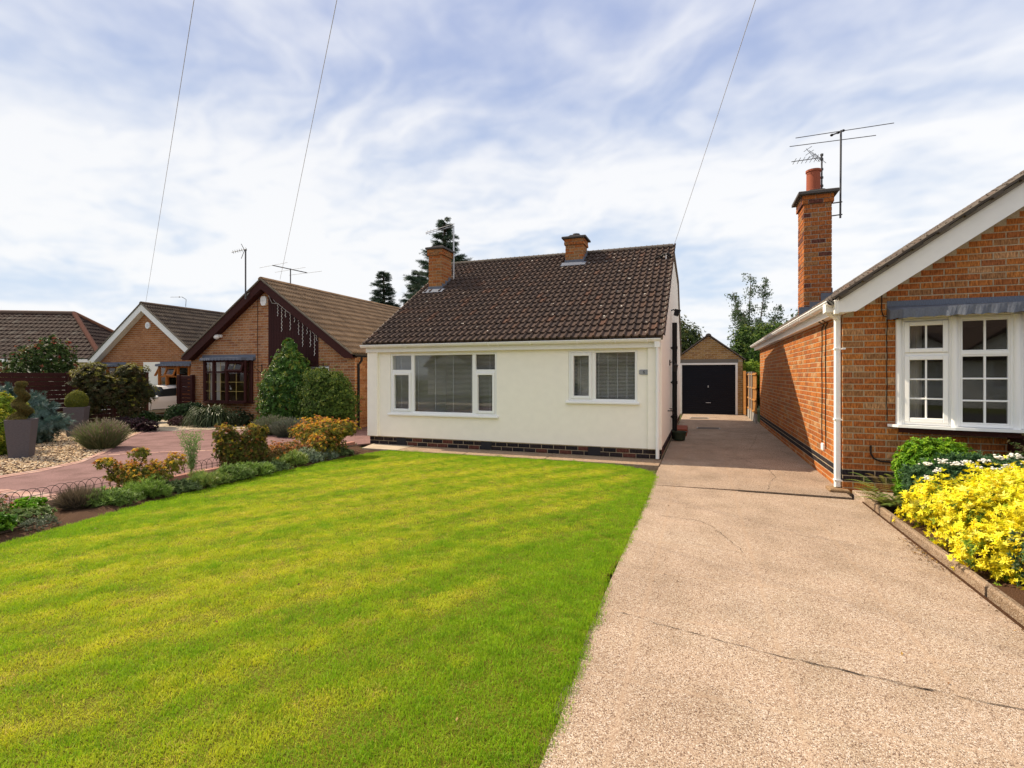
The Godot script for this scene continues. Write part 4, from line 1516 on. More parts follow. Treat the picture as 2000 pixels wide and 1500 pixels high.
func right_bungalow() -> void:
	var h := thing("bungalow", Vector3(5.7, 0, -7.6), "orange brick bungalow with white bow window and tall slim chimney at the right edge", "bungalow")
	var zf := -7.6
	var xs := 1.70
	var ax := 5.7
	var k := 0.69
	var ye := 2.30
	var bow := Rect2(0.58, 0.88, 2.56, 1.30)
	var mb := MB.new()
	holed(mb, Vector3(xs, 0, zf), Vector3.RIGHT, Vector3.BACK, 8.0, -0.1, ye, [bow], 0.22)
	mb.prism(Vector3(xs, 0, zf), Vector3.RIGHT, Vector3.UP, Vector3.BACK, PackedVector2Array([Vector2(0, ye), Vector2(8.0, ye), Vector2(4.0, ye + 4.0 * k)]), -0.22, 0.0)
	var fw := part(mb, "front_wall", M.mortar_tan, h)
	mb = MB.new()
	mb.box(xs, xs + 0.22, -0.1, ye + 0.1, -17.3, zf - 0.22)
	var sw := part(mb, "side_wall", M.mortar_tan, h)
	mb = MB.new()
	mb.box(xs + 0.22, 9.7, -0.1, ye, -17.3, -17.1)
	part(mb, "rear_wall", M.mortar_tan, h)
	mb = MB.new()
	mb.box(9.5, 9.7, -0.1, ye, -17.1, zf - 0.22)
	part(mb, "side_wall", M.mortar_tan, h)
	for q in [[xs + 0.22, 9.5, -0.1, 2.33, -11.2, -11.1], [5.2, 5.3, -0.1, 2.33, -11.1, zf - 0.22]]:
		mb = MB.new()
		mb.box(q[0], q[1], q[2], q[3], q[4], q[5])
		part(mb, "inner_wall", M.inside_wall, h)
	mb = MB.new()
	mb.box(xs + 0.22, 9.5, 2.33, 2.4, -17.1, zf - 0.22)
	part(mb, "ceiling", M.inside_wall, h)
	var pick := [0, 1, 2, 3, 4, 5, 0, 1, 2, 6, 7, 0, 1, 3]
	var dark := [8, 9, 8]
	var pool := []
	lay_bricks(pool, fw, Vector3(xs, 0, zf), Vector3.RIGHT, Vector3.BACK, PackedVector2Array([Vector2(0, 0), Vector2(5.2, 0), Vector2(5.2, ye + 2.8 * k), Vector2(4.0, ye + 4.0 * k - 0.2), Vector2(0, ye - 0.1)]), [bow], pick, 0.0775, 0.235, 0.0125, 0.004, [2, 3], dark)
	lay_bricks(pool, sw, Vector3(xs, 0, -17.3), Vector3.BACK, Vector3.LEFT, PackedVector2Array([Vector2(0, 0), Vector2(9.7, 0), Vector2(9.7, ye), Vector2(0, ye)]), [], pick, 0.0775, 0.235, 0.0125, 0.004, [2, 3], dark, 0.06)
	# quoin ends seen at the corner
	# bow window
	var V := [Vector3(2.29, 0, -7.575), Vector3(2.78, 0, -7.40), Vector3(3.31, 0, -7.31), Vector3(3.83, 0, -7.31), Vector3(4.36, 0, -7.40), Vector3(4.82, 0, -7.575)]
	mb = MB.new()
	for i in 6:
		mb.lathe(V[i] + Vector3(0, 0.895, 0), PackedVector2Array([Vector2(0.034, 0), Vector2(0.034, 1.29)]), 8)
	var bw := part(mb, "bow_window", M.upvc, h)
	for i in 5:
		var U: Vector3 = (V[i + 1] - V[i]).normalized()
		var L: float = V[i].distance_to(V[i + 1])
		var N := U.cross(Vector3.UP)
		var a := 0.02
		var b := L - 0.02
		var mu := L / 2
		var y0 := 0.90
		var y1 := 2.185
		mb = MB.new()
		ring(mb, V[i], U, N, a, b, y0, y1, 0.035, -0.06, 0.0)
		mb.cbox(V[i], U, Vector3.UP, N, a + 0.035, b - 0.035, 1.735, 1.775, -0.056, -0.003, 0.006)
		part(mb, "frame", M.upvc, bw)
		var opens := i == 0 or i == 4
		for l in [[0.935, 1.735], [1.775, 2.15]]:
			var s := 0.05 if opens else 0.018
			mb = MB.new()
			ring(mb, V[i], U, N, a + 0.035, b - 0.035, l[0], l[1], s, -0.05, 0.02 if opens else -0.006)
			part(mb, "sash", M.upvc, bw)
			var u0 := a + 0.035 + s
			var u1 := b - 0.035 - s
			var v0: float = l[0] + s
			var v1: float = l[1] - s
			mb = MB.new()
			for q in [0.022, 0.026, 0.042]:
				mb.quad(V[i] + U * u0 + Vector3.UP * v0 - N * q, V[i] + U * u1 + Vector3.UP * v0 - N * q, V[i] + U * u1 + Vector3.UP * v1 - N * q, V[i] + U * u0 + Vector3.UP * v1 - N * q)
			part(mb, "pane", M.glass, bw)
			mb = MB.new()
			mb.cbox(V[i], U, Vector3.UP, N, mu - 0.010, mu + 0.010, v0, v1, -0.034, -0.010, 0.004)
			part(mb, "glazing_bar", M.upvc, bw)
			if l[0] < 1.0:
				for q in [v0 + (v1 - v0) / 3.0, v0 + (v1 - v0) * 2.0 / 3.0]:
					mb = MB.new()
					mb.cbox(V[i], U, Vector3.UP, N, u0, u1, q - 0.010, q + 0.010, -0.032, -0.008, 0.004)
					part(mb, "glazing_bar", M.upvc, bw)
	mb = MB.new()
	var sill := PackedVector2Array()
	for p in [[2.17, -7.605], [2.26, -7.50], [2.76, -7.325], [3.30, -7.235], [3.84, -7.235], [4.37, -7.325], [4.87, -7.50], [4.95, -7.605]]:
		sill.push_back(Vector2(p[0], -p[1]))
	mb.prism(Vector3(0, 0.865, 0), Vector3.RIGHT, Vector3.FORWARD, Vector3.UP, sill, 0.0, 0.032)
	part(mb, "sill", M.upvc, bw)
	mb = MB.new()
	var head := PackedVector2Array()
	for v in V:
		head.push_back(Vector2(v.x, -v.z))
	head.push_back(Vector2(4.82, 7.7))
	head.push_back(Vector2(2.29, 7.7))
	mb.prism(Vector3(0, 2.187, 0), Vector3.RIGHT, Vector3.FORWARD, Vector3.UP, head, 0.0, 0.02)
	part(mb, "head_board", M.upvc, bw)
	mb = MB.new()
	mb.prism(Vector3(0, 0.80, 0), Vector3.RIGHT, Vector3.FORWARD, Vector3.UP, head, 0.0, 0.06)
	part(mb, "window_board", M.dark_wood, bw)
	lead_canopy(bw, [[2.17, -7.47], [2.26, -7.33], [2.78, -7.14], [3.30, -7.05], [3.84, -7.05], [4.37, -7.14], [4.90, -7.33], [4.98, -7.47]], zf, 2.42, 2.29, 0.10, 0.115)
	mb = MB.new()
	mb.box(3.35, 3.45, 0.3, 0.80, -7.6, -7.45)
	part(mb, "prop", M.dark_wood, bw)
	mb = MB.new()
	for c in [[2.36, 2.56, -7.78], [2.52, 2.60, -7.83]]:
		for j in 8:
			var f := 0.02 if j % 2 == 0 else -0.02
			var w: float = (c[1] - c[0]) / 8
			mb.quad(Vector3(c[0] + j * w, 0.93, c[2] + f), Vector3(c[0] + (j + 1) * w, 0.93, c[2] - f), Vector3(c[0] + (j + 1) * w, 2.15, c[2] - f), Vector3(c[0] + j * w, 2.15, c[2] + f))
	part(mb, "curtain", M.curtain, bw)

	# eaves on the drive side
	mb = MB.new()
	mb.cbox(Vector3(1.585, 0, -7.33), Vector3.FORWARD, Vector3.UP, Vector3.LEFT, 0, 10.5, 2.275, 2.415, -0.02, 0.0, 0.004)
	mb.box(1.587, xs, 2.276, 2.29, -17.6, -7.35)
	part(mb, "fascia", M.white_paint, h)
	gutter_run(h, Vector3(1.525, 2.42, -7.34), Vector3(1.525, 2.42, -17.9), 0.055, Vector3.LEFT, M.upvc, [0.35, 1.1, 2.0, 2.9, 3.1, 3.9, 4.8, 5.7, 6.6, 7.5, 8.4, 9.4, 10.3])
	mb = MB.new()
	mb.cbox(Vector3(1.525, 0, -7.50), Vector3.RIGHT, Vector3.UP, Vector3.BACK, -0.055, 0.05, 2.29, 2.43, -0.055, 0.055, 0.012)
	mb.obox(Vector3(1.525, 2.31, -7.50), Vector3(0.62, -0.32, -0.7).normalized(), Vector3(0.3, 0.95, -0.16).normalized(), Vector3(0.62, -0.32, -0.7).normalized().cross(Vector3(0.3, 0.95, -0.16).normalized()), 0.0, 0.22, -0.035, 0.035, -0.035, 0.035)
	mb.cbox(Vector3(1.655, 0, -7.66), Vector3.RIGHT, Vector3.UP, Vector3.BACK, -0.034, 0.034, 0.06, 2.24, -0.033, 0.033, 0.010)
	part(mb, "downpipe", M.upvc, h)
	mb = MB.new()
	for y in [1.83, 0.92, 0.14]:
		mb.box(1.613, 1.70, y, y + 0.02, -7.703, -7.617)
	mb.box(1.69, 1.73, 1.83, 1.85, -7.60, -7.585)
	part(mb, "pipe_clip", M.upvc, h)
	mb = MB.new()
	mb.tint = Color(1.2, 0.9, 0.75)
	mb.cbox(Vector3(1.66, 0, -7.62), Vector3.RIGHT, Vector3.FORWARD, Vector3.UP, -0.12, 0.10, -0.12, 0.14, -0.05, 0.055, 0.01)
	part(mb, "gully_stone", M.kerb, h)
	# roof
	var bx := 1.56
	var by := 2.455
	var S := Vector3(1, k, 0).normalized()
	var RN := Vector3(-k, 1, 0).normalized()
	var slope := (ax - bx) / S.x
	mb = MB.new()
	mb.tint = Color(0.42, 0.38, 0.35)
	mb.obox(Vector3(bx, by, -17.95), Vector3.BACK, S, RN, 0, 10.65, 0.02, slope, -0.05, -0.014)
	mb.obox(Vector3(2 * ax - bx, by, -7.30), Vector3.FORWARD, Vector3(-1, k, 0).normalized(), Vector3(k, 1, 0).normalized(), 0, 10.65, 0.02, slope, -0.05, 0.01)
	var roof := part(mb, "roof", M.cement, h)
	mb = MB.new()
	mb.tint = Color(0.75, 0.70, 0.62)
	mb.obox(Vector3(bx, by, -7.30), Vector3.BACK, S, RN, -0.04, 0.0, 0.05, slope, -0.045, -0.012)
	part(mb, "undercloak", M.cement, roof)
	var tm := tile_mesh(0.20, 0.30, [Vector2(0, 0), Vector2(0.08, -0.003), Vector2(0.42, -0.005), Vector2(0.5, 0.012), Vector2(0.62, 0.02), Vector2(0.74, 0.012), Vector2(0.82, 0), Vector2(1, 0)], 0.024)
	var tp := []
	lay_tiles(tp, roof, Vector3(bx, by, -17.95), Vector3.BACK, S, 10.7, 17, 0.20, 0.30, [0, 1, 2, 3, 4, 5, 2, 1], [Rect2(7.1, 0.05, 0.65, 0.7)])
	set_pieces(h, tp, tm, "tile", [Color(0.15, 0.125, 0.105), Color(0.18, 0.15, 0.125), Color(0.13, 0.105, 0.09), Color(0.20, 0.165, 0.13), Color(0.16, 0.13, 0.11), Color(0.19, 0.13, 0.10)], "roof_tile", "roof_tiles", 300)
	# layered tile ends along the verge
	for i in 17:
		mb = MB.new()
		mb.tint = Color(0.30, 0.26, 0.23) * rng.randf_range(0.7, 1.25)
		mb.obox(Vector3(bx, by, -7.25), Vector3.BACK, S, RN, -0.06, 0.002 + rng.randf() * 0.006, i * 0.30 - 0.02, i * 0.30 + 0.31, 0.0, 0.024)
		mb.obox(Vector3(bx, by, -7.25), Vector3.BACK, S, RN, -0.05, 0.010 + rng.randf() * 0.006, i * 0.30 + 0.03, i * 0.30 + 0.14, -0.022, -0.001)
		part(mb, "verge_tile", M.cement, roof)
	# white bargeboard with a boxed foot
	mb = MB.new()
	var bb := PackedVector2Array([Vector2(1.565, 2.275), Vector2(1.785, 2.285), Vector2(ax, 2.285 + (ax - 1.785) * k), Vector2(ax, 2.41 + (ax - 1.565) * k), Vector2(1.565, 2.41)])
	mb.prism(Vector3(0, 0, -7.345), Vector3.RIGHT, Vector3.UP, Vector3.BACK, bb, -0.022, 0.0)
	mb.prism(Vector3(0, 0, -7.37), Vector3.RIGHT, Vector3.UP, Vector3.BACK, PackedVector2Array([Vector2(1.59, 2.29), Vector2(1.785, 2.30), Vector2(ax, 2.30 + (ax - 1.785) * k), Vector2(ax, 2.33 + (ax - 1.785) * k), Vector2(1.59, 2.33)]), -0.23, 0.0)
	mb.cbox(Vector3(0, 0, -7.345), Vector3.RIGHT, Vector3.UP, Vector3.BACK, 1.555, 1.60, 2.26, 2.43, -0.05, 0.012, 0.004)
	part(mb, "bargeboard", M.white_paint, h)
	# chimney
	var ch := chimney(h, pool, 1.715, 2.135, -10.86, -10.3, 2.35, 4.70, M.mortar_grey, [0, 1, 3, 5, 1, 7, 10], 0.10, 0.055)
	mb = MB.new()
	mb.tint = Color(1.1, 1.1, 1.1)
	for i in 3:
		var x := 2.16 - i * 0.17
		mb.box(x - 0.19, x - 0.02, by + (x - bx) * k - 0.16, by + (x - bx) * k + 0.07 - 0.03 * (i % 2), -10.285, -10.275)
	mb.box(2.14, 2.15, 2.80, 3.02, -10.5, -10.28)
	part(mb, "flashing", M.lead, ch)
	mb = MB.new()
	mb.lathe(Vector3(1.905, 4.79, -10.55), PackedVector2Array([Vector2(0.122, 0), Vector2(0.115, 0.04), Vector2(0.112, 0.36), Vector2(0.125, 0.365), Vector2(0.125, 0.40), Vector2(0.10, 0.40), Vector2(0.095, 0.1), Vector2(0.0, 0.1)]), 20)
	part(mb, "chimney_pot", M.terracotta, ch)
	set_pieces(h, pool, unit_brick, "brick", BRICK_ORANGE, "brick", "brickwork", 300)

	# cables and small fittings on the walls
	var cb := thing("wall_cable", Vector3(xs, 1.2, -8.6), "pair of dark cables running down the sunlit brick side wall", "cable")
	for q in [[-8.74, 0.0], [-8.50, 0.7]]:
		mb = MB.new()
		var pts := PackedVector3Array()
		pts.push_back(Vector3(1.60, 2.27, q[0] + 0.25))
		pts.push_back(Vector3(xs - 0.012, 2.24, q[0] + 0.12))
		for i in 12:
			pts.push_back(Vector3(xs - 0.012, 2.2 - i * 0.16, q[0] + 0.012 * sin(i * 1.3 + q[1])))
		mb.tube(pts, 0.007, -1, 5)
		part(mb, "cable", M.cable, cb)
	mb = MB.new()
	mb.cbox(Vector3(xs, 0, -8.67), Vector3.BACK, Vector3.UP, Vector3.LEFT, -0.06, 0.06, 0.40, 0.50, -0.005, 0.03, 0.01)
	part(mb, "junction_box", M.white_paint, cb)
	var c2 := thing("wall_cable", Vector3(2.18, 1.6, zf), "thin black cable beside the white bow window", "cable")
	mb = MB.new()
	mb.tube(PackedVector3Array([Vector3(2.115, 2.62, zf + 0.012), Vector3(2.115, 2.30, zf + 0.012), Vector3(2.13, 2.24, zf + 0.012), Vector3(2.18, 2.22, zf + 0.014), Vector3(2.27, 2.18, zf + 0.02)]), 0.006, -1, 5)
	var pl := PackedVector3Array()
	for i in 12:
		pl.push_back(Vector3(2.17 + 0.004 * sin(i * 2.0), 2.2 - i * 0.115, zf + 0.011))
	mb.tube(pl, 0.005, -1, 5)
	part(mb, "cable", M.cable, c2)
	var c3 := thing("wall_cable", Vector3(2.05, 0.5, zf), "short looped black cable low on the brick front behind the fern", "cable")
	mb = MB.new()
	mb.tube(PackedVector3Array([Vector3(2.00, 0.62, zf + 0.012), Vector3(2.0, 0.52, zf + 0.014), Vector3(2.03, 0.46, zf + 0.014), Vector3(2.10, 0.43, zf + 0.014), Vector3(2.4, 0.41, zf + 0.014)]), 0.010, -1, 6)
	part(mb, "cable", M.cable, c3)

	# aerials by the chimney
	var a1 := thing("aerial", Vector3(2.28, 4.3, -10.4), "tall aerial with two long rods on a pole bracketed beside the slim brick chimney", "aerial")
	mb = MB.new()
	mb.tube(PackedVector3Array([Vector3(2.29, 4.25, -10.4), Vector3(2.30, 5.78, -10.4)]), 0.016, -1, 8)
	part(mb, "mast", M.dull_alu, a1)
	for y in [4.30, 4.52]:
		mb = MB.new()
		mb.tube(PackedVector3Array([Vector3(2.12, y, -10.4), Vector3(2.32, y + 0.01, -10.4)]), 0.011, -1, 6)
		part(mb, "bracket", M.dull_alu, a1)
	var b0 := Vector3(2.14, 5.68, -10.30)
	var b1 := Vector3(2.36, 5.82, -10.52)
	mb = MB.new()
	mb.tube(PackedVector3Array([b0, b1]), 0.014, -1, 6)
	part(mb, "boom", M.dull_alu, a1)
	for e in [[Vector3(1.51, 5.64, -10.45), Vector3(2.83, 5.63, -10.45)], [Vector3(1.62, 5.82, -10.55), Vector3(3.12, 5.84, -10.55)]]:
		mb = MB.new()
		mb.tube(PackedVector3Array([e[0], e[1]]), 0.0065, -1, 6)
		part(mb, "element", M.dull_alu, a1)
	for e in [b0, b0.lerp(b1, 0.55), b1]:
		mb = MB.new()
		mb.ball(e, Vector3(0.028, 0.022, 0.028), 8)
		part(mb, "clamp", M.black_plastic, a1)
	var a2 := thing("aerial", Vector3(2.03, 4.8, -10.6), "small aerial with a row of short rods and a lattice reflector behind the terracotta pot", "aerial")
	mb = MB.new()
	mb.tube(PackedVector3Array([Vector3(2.05, 4.7, -10.62), Vector3(2.05, 5.50, -10.62)]), 0.014, -1, 8)
	for y in [4.9, 5.05, 5.2, 5.38, 5.46]:
		mb.tube(PackedVector3Array([Vector3(2.05, y, -10.62), Vector3(2.05, y + 0.035, -10.62)]), 0.026, -1, 8)
	part(mb, "mast", M.dull_alu, a2)
	yagi(a2, Vector3(2.05, 5.43, -10.62), Vector3(1.54, 5.36, -10.45), [0.10, 0.09, 0.085, 0.08, 0.08, 0.075, 0.075], Vector3(0.25, 0.35, 0.9).normalized(), 0.0045, M.dull_alu)
	for g in 4:
		mb = MB.new()
		var o := Vector3(1.90 + g * 0.028, 5.42, -10.58)
		mb.tube(PackedVector3Array([o + Vector3(-0.10 + g * 0.02, 0.20 - g * 0.04, -0.02), o + Vector3(0.06 + g * 0.02, -0.06 - g * 0.02, 0.02)]), 0.0045, -1, 5)
		part(mb, "reflector_rod", M.dull_alu, a2)
	for g in 3:
		mb = MB.new()
		var o := Vector3(1.80, 5.60 - g * 0.07, -10.60)
		mb.tube(PackedVector3Array([o + Vector3(0.0 - 0.04 + g * 0.03, -0.03, 0), o + Vector3(0.09 + g * 0.03, 0.05, 0)]), 0.0045, -1, 5)
		part(mb, "reflector_rod", M.dull_alu, a2)


func garage() -> void:
	var g := thing("garage", Vector3(0.32, 0, -21.0), "small buff brick garage with a black door at the end of the drive", "garage")
	var zf := -21.0
	var x0 := -0.92
	var x1 := 1.47
	var hole := Rect2(0.16, 0.0, 2.06, 1.97)
	var mb := MB.new()
	holed(mb, Vector3(x0, 0, zf), Vector3.RIGHT, Vector3.BACK, x1 - x0, -0.1, 2.10, [hole], 0.12)
	mb.prism(Vector3(x0, 0, zf), Vector3.RIGHT, Vector3.UP, Vector3.BACK, PackedVector2Array([Vector2(0, 2.1), Vector2(x1 - x0, 2.1), Vector2((x1 - x0) / 2, 3.0)]), -0.12, 0.0)
	var fw := part(mb, "front_wall", M.mortar_pale, g)
	mb = MB.new()
	mb.box(x0, x0 + 0.12, -0.1, 2.1, -26.0, zf - 0.12)
	mb.box(x1 - 0.12, x1, -0.1, 2.1, -26.0, zf - 0.12)
	mb.box(x0, x1, -0.1, 2.1, -26.0, -25.9)
	var sw := part(mb, "side_wall", M.mortar_pale, g)
	var pal := [Color(0.58, 0.34, 0.12), Color(0.62, 0.38, 0.15), Color(0.53, 0.30, 0.11), Color(0.66, 0.42, 0.18), Color(0.48, 0.28, 0.12)]
	var pool := []
	lay_bricks(pool, fw, Vector3(x0, 0, zf), Vector3.RIGHT, Vector3.BACK, PackedVector2Array([Vector2(0, 0.0), Vector2(x1 - x0, 0.0), Vector2(x1 - x0, 2.1), Vector2((x1 - x0) / 2, 2.98), Vector2(0, 2.1)]), [hole, Rect2(-0.1, 1.97, 3, 0.15)], [0, 1, 2, 3, 4], 0.0775, 0.235, 0.0125, 0.004)
	lay_bricks(pool, sw, Vector3(x1, 0, zf), Vector3.FORWARD, Vector3.RIGHT, PackedVector2Array([Vector2(0, 0), Vector2(2.5, 0), Vector2(2.5, 2.1), Vector2(0, 2.1)]), [], [0, 1, 2, 3, 4], 0.0775, 0.235, 0.0125, 0.004)
	set_pieces(g, pool, unit_brick, "brick", pal, "brick", "brickwork", 300)
	mb = MB.new()
	mb.tint = Color(0.55, 0.53, 0.5)
	mb.cbox(Vector3(x0, 0, zf), Vector3.RIGHT, Vector3.UP, Vector3.BACK, 0.01, x1 - x0 - 0.15, 1.972, 2.115, -0.1, 0.012, 0.004)
	part(mb, "lintel", M.cement, g)
	mb = MB.new()
	for f in [[0.16, 0.235, 0.0, 1.97], [2.145, 2.22, 0.0, 1.97], [0.235, 2.145, 1.90, 1.97]]:
		mb.cbox(Vector3(x0, 0, zf), Vector3.RIGHT, Vector3.UP, Vector3.BACK, f[0], f[1], f[2], f[3], -0.06, 0.018, 0.005)
	part(mb, "door_frame", M.white_paint, g)
	mb = MB.new()
	mb.obox(Vector3(x0, 0, zf), Vector3.RIGHT, Vector3.UP, Vector3.BACK, 0.235, 2.145, 0.02, 1.90, -0.06, -0.035)
	var dr := part(mb, "door", M.door_black, g)
	for i in 24:
		mb = MB.new()
		mb.cbox(Vector3(x0, 0, zf), Vector3.RIGHT, Vector3.UP, Vector3.BACK, 0.24, 2.14, 0.03 + i * 0.0775, 0.03 + i * 0.0775 + 0.066, -0.036, -0.018, 0.008)
		part(mb, "door_rib", M.door_black, dr)
	mb = MB.new()
	mb.cbox(Vector3(x0, 0, zf), Vector3.RIGHT, Vector3.UP, Vector3.BACK, 1.10, 1.28, 0.44, 0.465, -0.03, 0.02, 0.004)
	part(mb, "handle", M.steel, dr)
	mb = MB.new()
	mb.cbox(Vector3(x0, 0, zf), Vector3.RIGHT, Vector3.UP, Vector3.BACK, 1.17, 1.205, 1.03, 1.11, -0.03, 0.012, 0.004)
	part(mb, "lock", M.steel, dr)
	# roof of dark tiles with a stepped verge
	mb = MB.new()
	mb.tint = Color(0.22, 0.18, 0.16)
	var m := (x0 + x1) / 2
	var kk := 0.9 / ((x1 - x0) / 2)
	for sd in [-1.0, 1.0]:
		var e := Vector3(m + sd * ((x1 - x0) / 2 + 0.10), 2.1 - 0.10 * kk + 0.03, 0)
		var S := Vector3(-sd, kk, 0).normalized()
		var RN := Vector3(sd * kk, 1, 0).normalized()
		for i in 6:
			var U := Vector3.BACK
			mb.obox(e, U, S, RN, -26.1, -20.93 + 0.006 * (i % 2), i * 0.27, i * 0.27 + 0.29, 0.0 + 0.005, 0.045)
	part(mb, "roof", M.tile, g)
	mb = MB.new()
	mb.tint = Color(0.32, 0.29, 0.27)
	var pts := PackedVector2Array()
	for k in 7:
		var a := PI * k / 6
		pts.push_back(Vector2(cos(a) * 0.11, sin(a) * 0.10))
	mb.prism(Vector3(m, 3.0, 0), Vector3.RIGHT, Vector3.UP, Vector3.BACK, pts, -26.1, -20.92)
	part(mb, "ridge_tile", M.cement, g)


func fences() -> void:
	# sunny timber fence on concrete posts between garage and right-hand bungalow
	var f := thing("fence", Vector3(1.6, 0, -19.2), "sunlit timber panel fence on concrete posts beside the garage", "fence")
	for z in [-20.6, -19.35, -18.55]:
		var mb := MB.new()
		mb.cbox(Vector3(1.60, 0, z), Vector3.FORWARD, Vector3.UP, Vector3.LEFT, -0.05, 0.05, 0.0, 1.62, -0.06, 0.05, 0.012)
		part(mb, "post", M.cement, f)
	for s in [[-20.55, -19.40], [-19.30, -18.60], [-18.50, -17.36]]:
		var mb := MB.new()
		mb.tint = Color(1.7, 1.7, 1.65)
		mb.box(1.585, 1.63, 0.0, 0.30, s[0], s[1])
		part(mb, "gravel_board", M.cement, f)
		for y in [0.32, 0.68, 1.06, 1.50]:
			mb = MB.new()
			mb.tint = Color(1.15, 1.1, 1.0)
			mb.cbox(Vector3(1.60, 0, 0), Vector3.BACK, Vector3.UP, Vector3.LEFT, s[0], s[1], y, y + 0.05, -0.01, 0.03, 0.004)
			part(mb, "rail", M.fence_wood, f)
		var n := int((s[1] - s[0]) / 0.12)
		for i in n:
			mb = MB.new()
			mb.tint = Color(1, 1, 1) * rng.randf_range(0.8, 1.15)
			var w: float = (s[1] - s[0]) / n
			mb.box(1.60 + 0.004 * (i % 2), 1.618 + 0.004 * (i % 2), 0.31, 1.58, s[0] + i * w - 0.006, s[0] + (i + 1) * w)
			part(mb, "board", M.fence_wood, f)
	var gt := thing("gate", Vector3(1.52, 0, -20.8), "brown close boarded timber gate between the garage and the fence", "gate")
	for i in 5:
		var mb := MB.new()
		mb.tint = Color(0.75, 0.7, 0.65) * rng.randf_range(0.8, 1.15)
		mb.cbox(Vector3(1.475, 0, -20.95), Vector3(0.09, 0, 1).normalized(), Vector3.UP, Vector3(-1, 0, 0.09).normalized(), i * 0.13 + 0.002, i * 0.13 + 0.126, 0.06, 1.66, -0.01, 0.012, 0.004)
		part(mb, "board", M.fence_wood, gt)

	# dark slatted fence along the neighbour's far boundary
	var d := thing("fence", Vector3(-17.0, 0, -8.5), "dark brown slatted fence behind the planters and maple on the left", "fence")
	var posts := [-2.0, -3.85, -5.7, -7.55, -9.40, -10.6, -11.6]
	for z in posts:
		var mb := MB.new()
		mb.cbox(Vector3(-17.0, 0, z), Vector3.FORWARD, Vector3.UP, Vector3.RIGHT, -0.05, 0.05, 0, 1.60, -0.05, 0.05, 0.006)
		part(mb, "post", M.dark_wood, d)
	for i in posts.size() - 1:
		for r in 12:
			var mb := MB.new()
			mb.tint = Color(1, 1, 1) * rng.randf_range(0.85, 1.15)
			var gap := 0.008 if i < 4 else 0.017
			mb.cbox(Vector3(-16.99, 0, 0), Vector3.BACK, Vector3.UP, Vector3.RIGHT, posts[i + 1] + 0.052, posts[i] - 0.052, 0.10 + r * 0.123, 0.10 + (r + 1) * 0.123 - gap, -0.012, 0.012, 0.004)
			part(mb, "slat", M.dark_wood, d)
	var e := thing("slatted_screen", Vector3(-15.6, 0, -11.9), "narrow dark brown slatted panel at the corner of the brick neighbour", "screen")
	for x in [-15.87, -15.30]:
		var mb := MB.new()
		mb.cbox(Vector3(x, 0, -11.9), Vector3.RIGHT, Vector3.UP, Vector3.BACK, -0.08 if x < -15.5 else -0.05, 0.05, 0, 1.52, -0.05, 0.05, 0.006)
		part(mb, "post", M.dark_wood, e)
	for r in 12:
		var mb := MB.new()
		mb.tint = Color(1, 1, 1) * rng.randf_range(0.85, 1.15)
		mb.cbox(Vector3(0, 0, -11.9), Vector3.RIGHT, Vector3.UP, Vector3.BACK, -15.82, -15.35, 0.06 + r * 0.12, 0.06 + (r + 1) * 0.12 - 0.014, -0.012, 0.012, 0.004)
		part(mb, "slat", M.dark_wood, e)
	# side gate between the two houses
	var sg := thing("gate", Vector3(-8.5, 0, -12.6), "tall dark brown plank gate between the brick neighbour and the cream bungalow", "gate")
	for i in 10:
		var mb := MB.new()
		mb.tint = Color(1, 1, 1) * rng.randf_range(0.8, 1.2)
		mb.cbox(Vector3(-9.12, 0, -12.6), Vector3.RIGHT, Vector3.UP, Vector3.BACK, i * 0.125, i * 0.125 + 0.119, 0.05, 1.86, -0.012, 0.012, 0.005)
		part(mb, "plank", M.dark_plank, sg)
	for f2 in [[-9.2, -9.13, 0.0, 1.98], [-7.86, -7.78, 0.0, 1.98], [-9.13, -7.86, 1.90, 1.98]]:
		var mb := MB.new()
		mb.cbox(Vector3(0, 0, -12.6), Vector3.RIGHT, Vector3.UP, Vector3.BACK, f2[0], f2[1], f2[2], f2[3], -0.05, 0.05, 0.006)
		part(mb, "frame", M.dark_wood, sg)


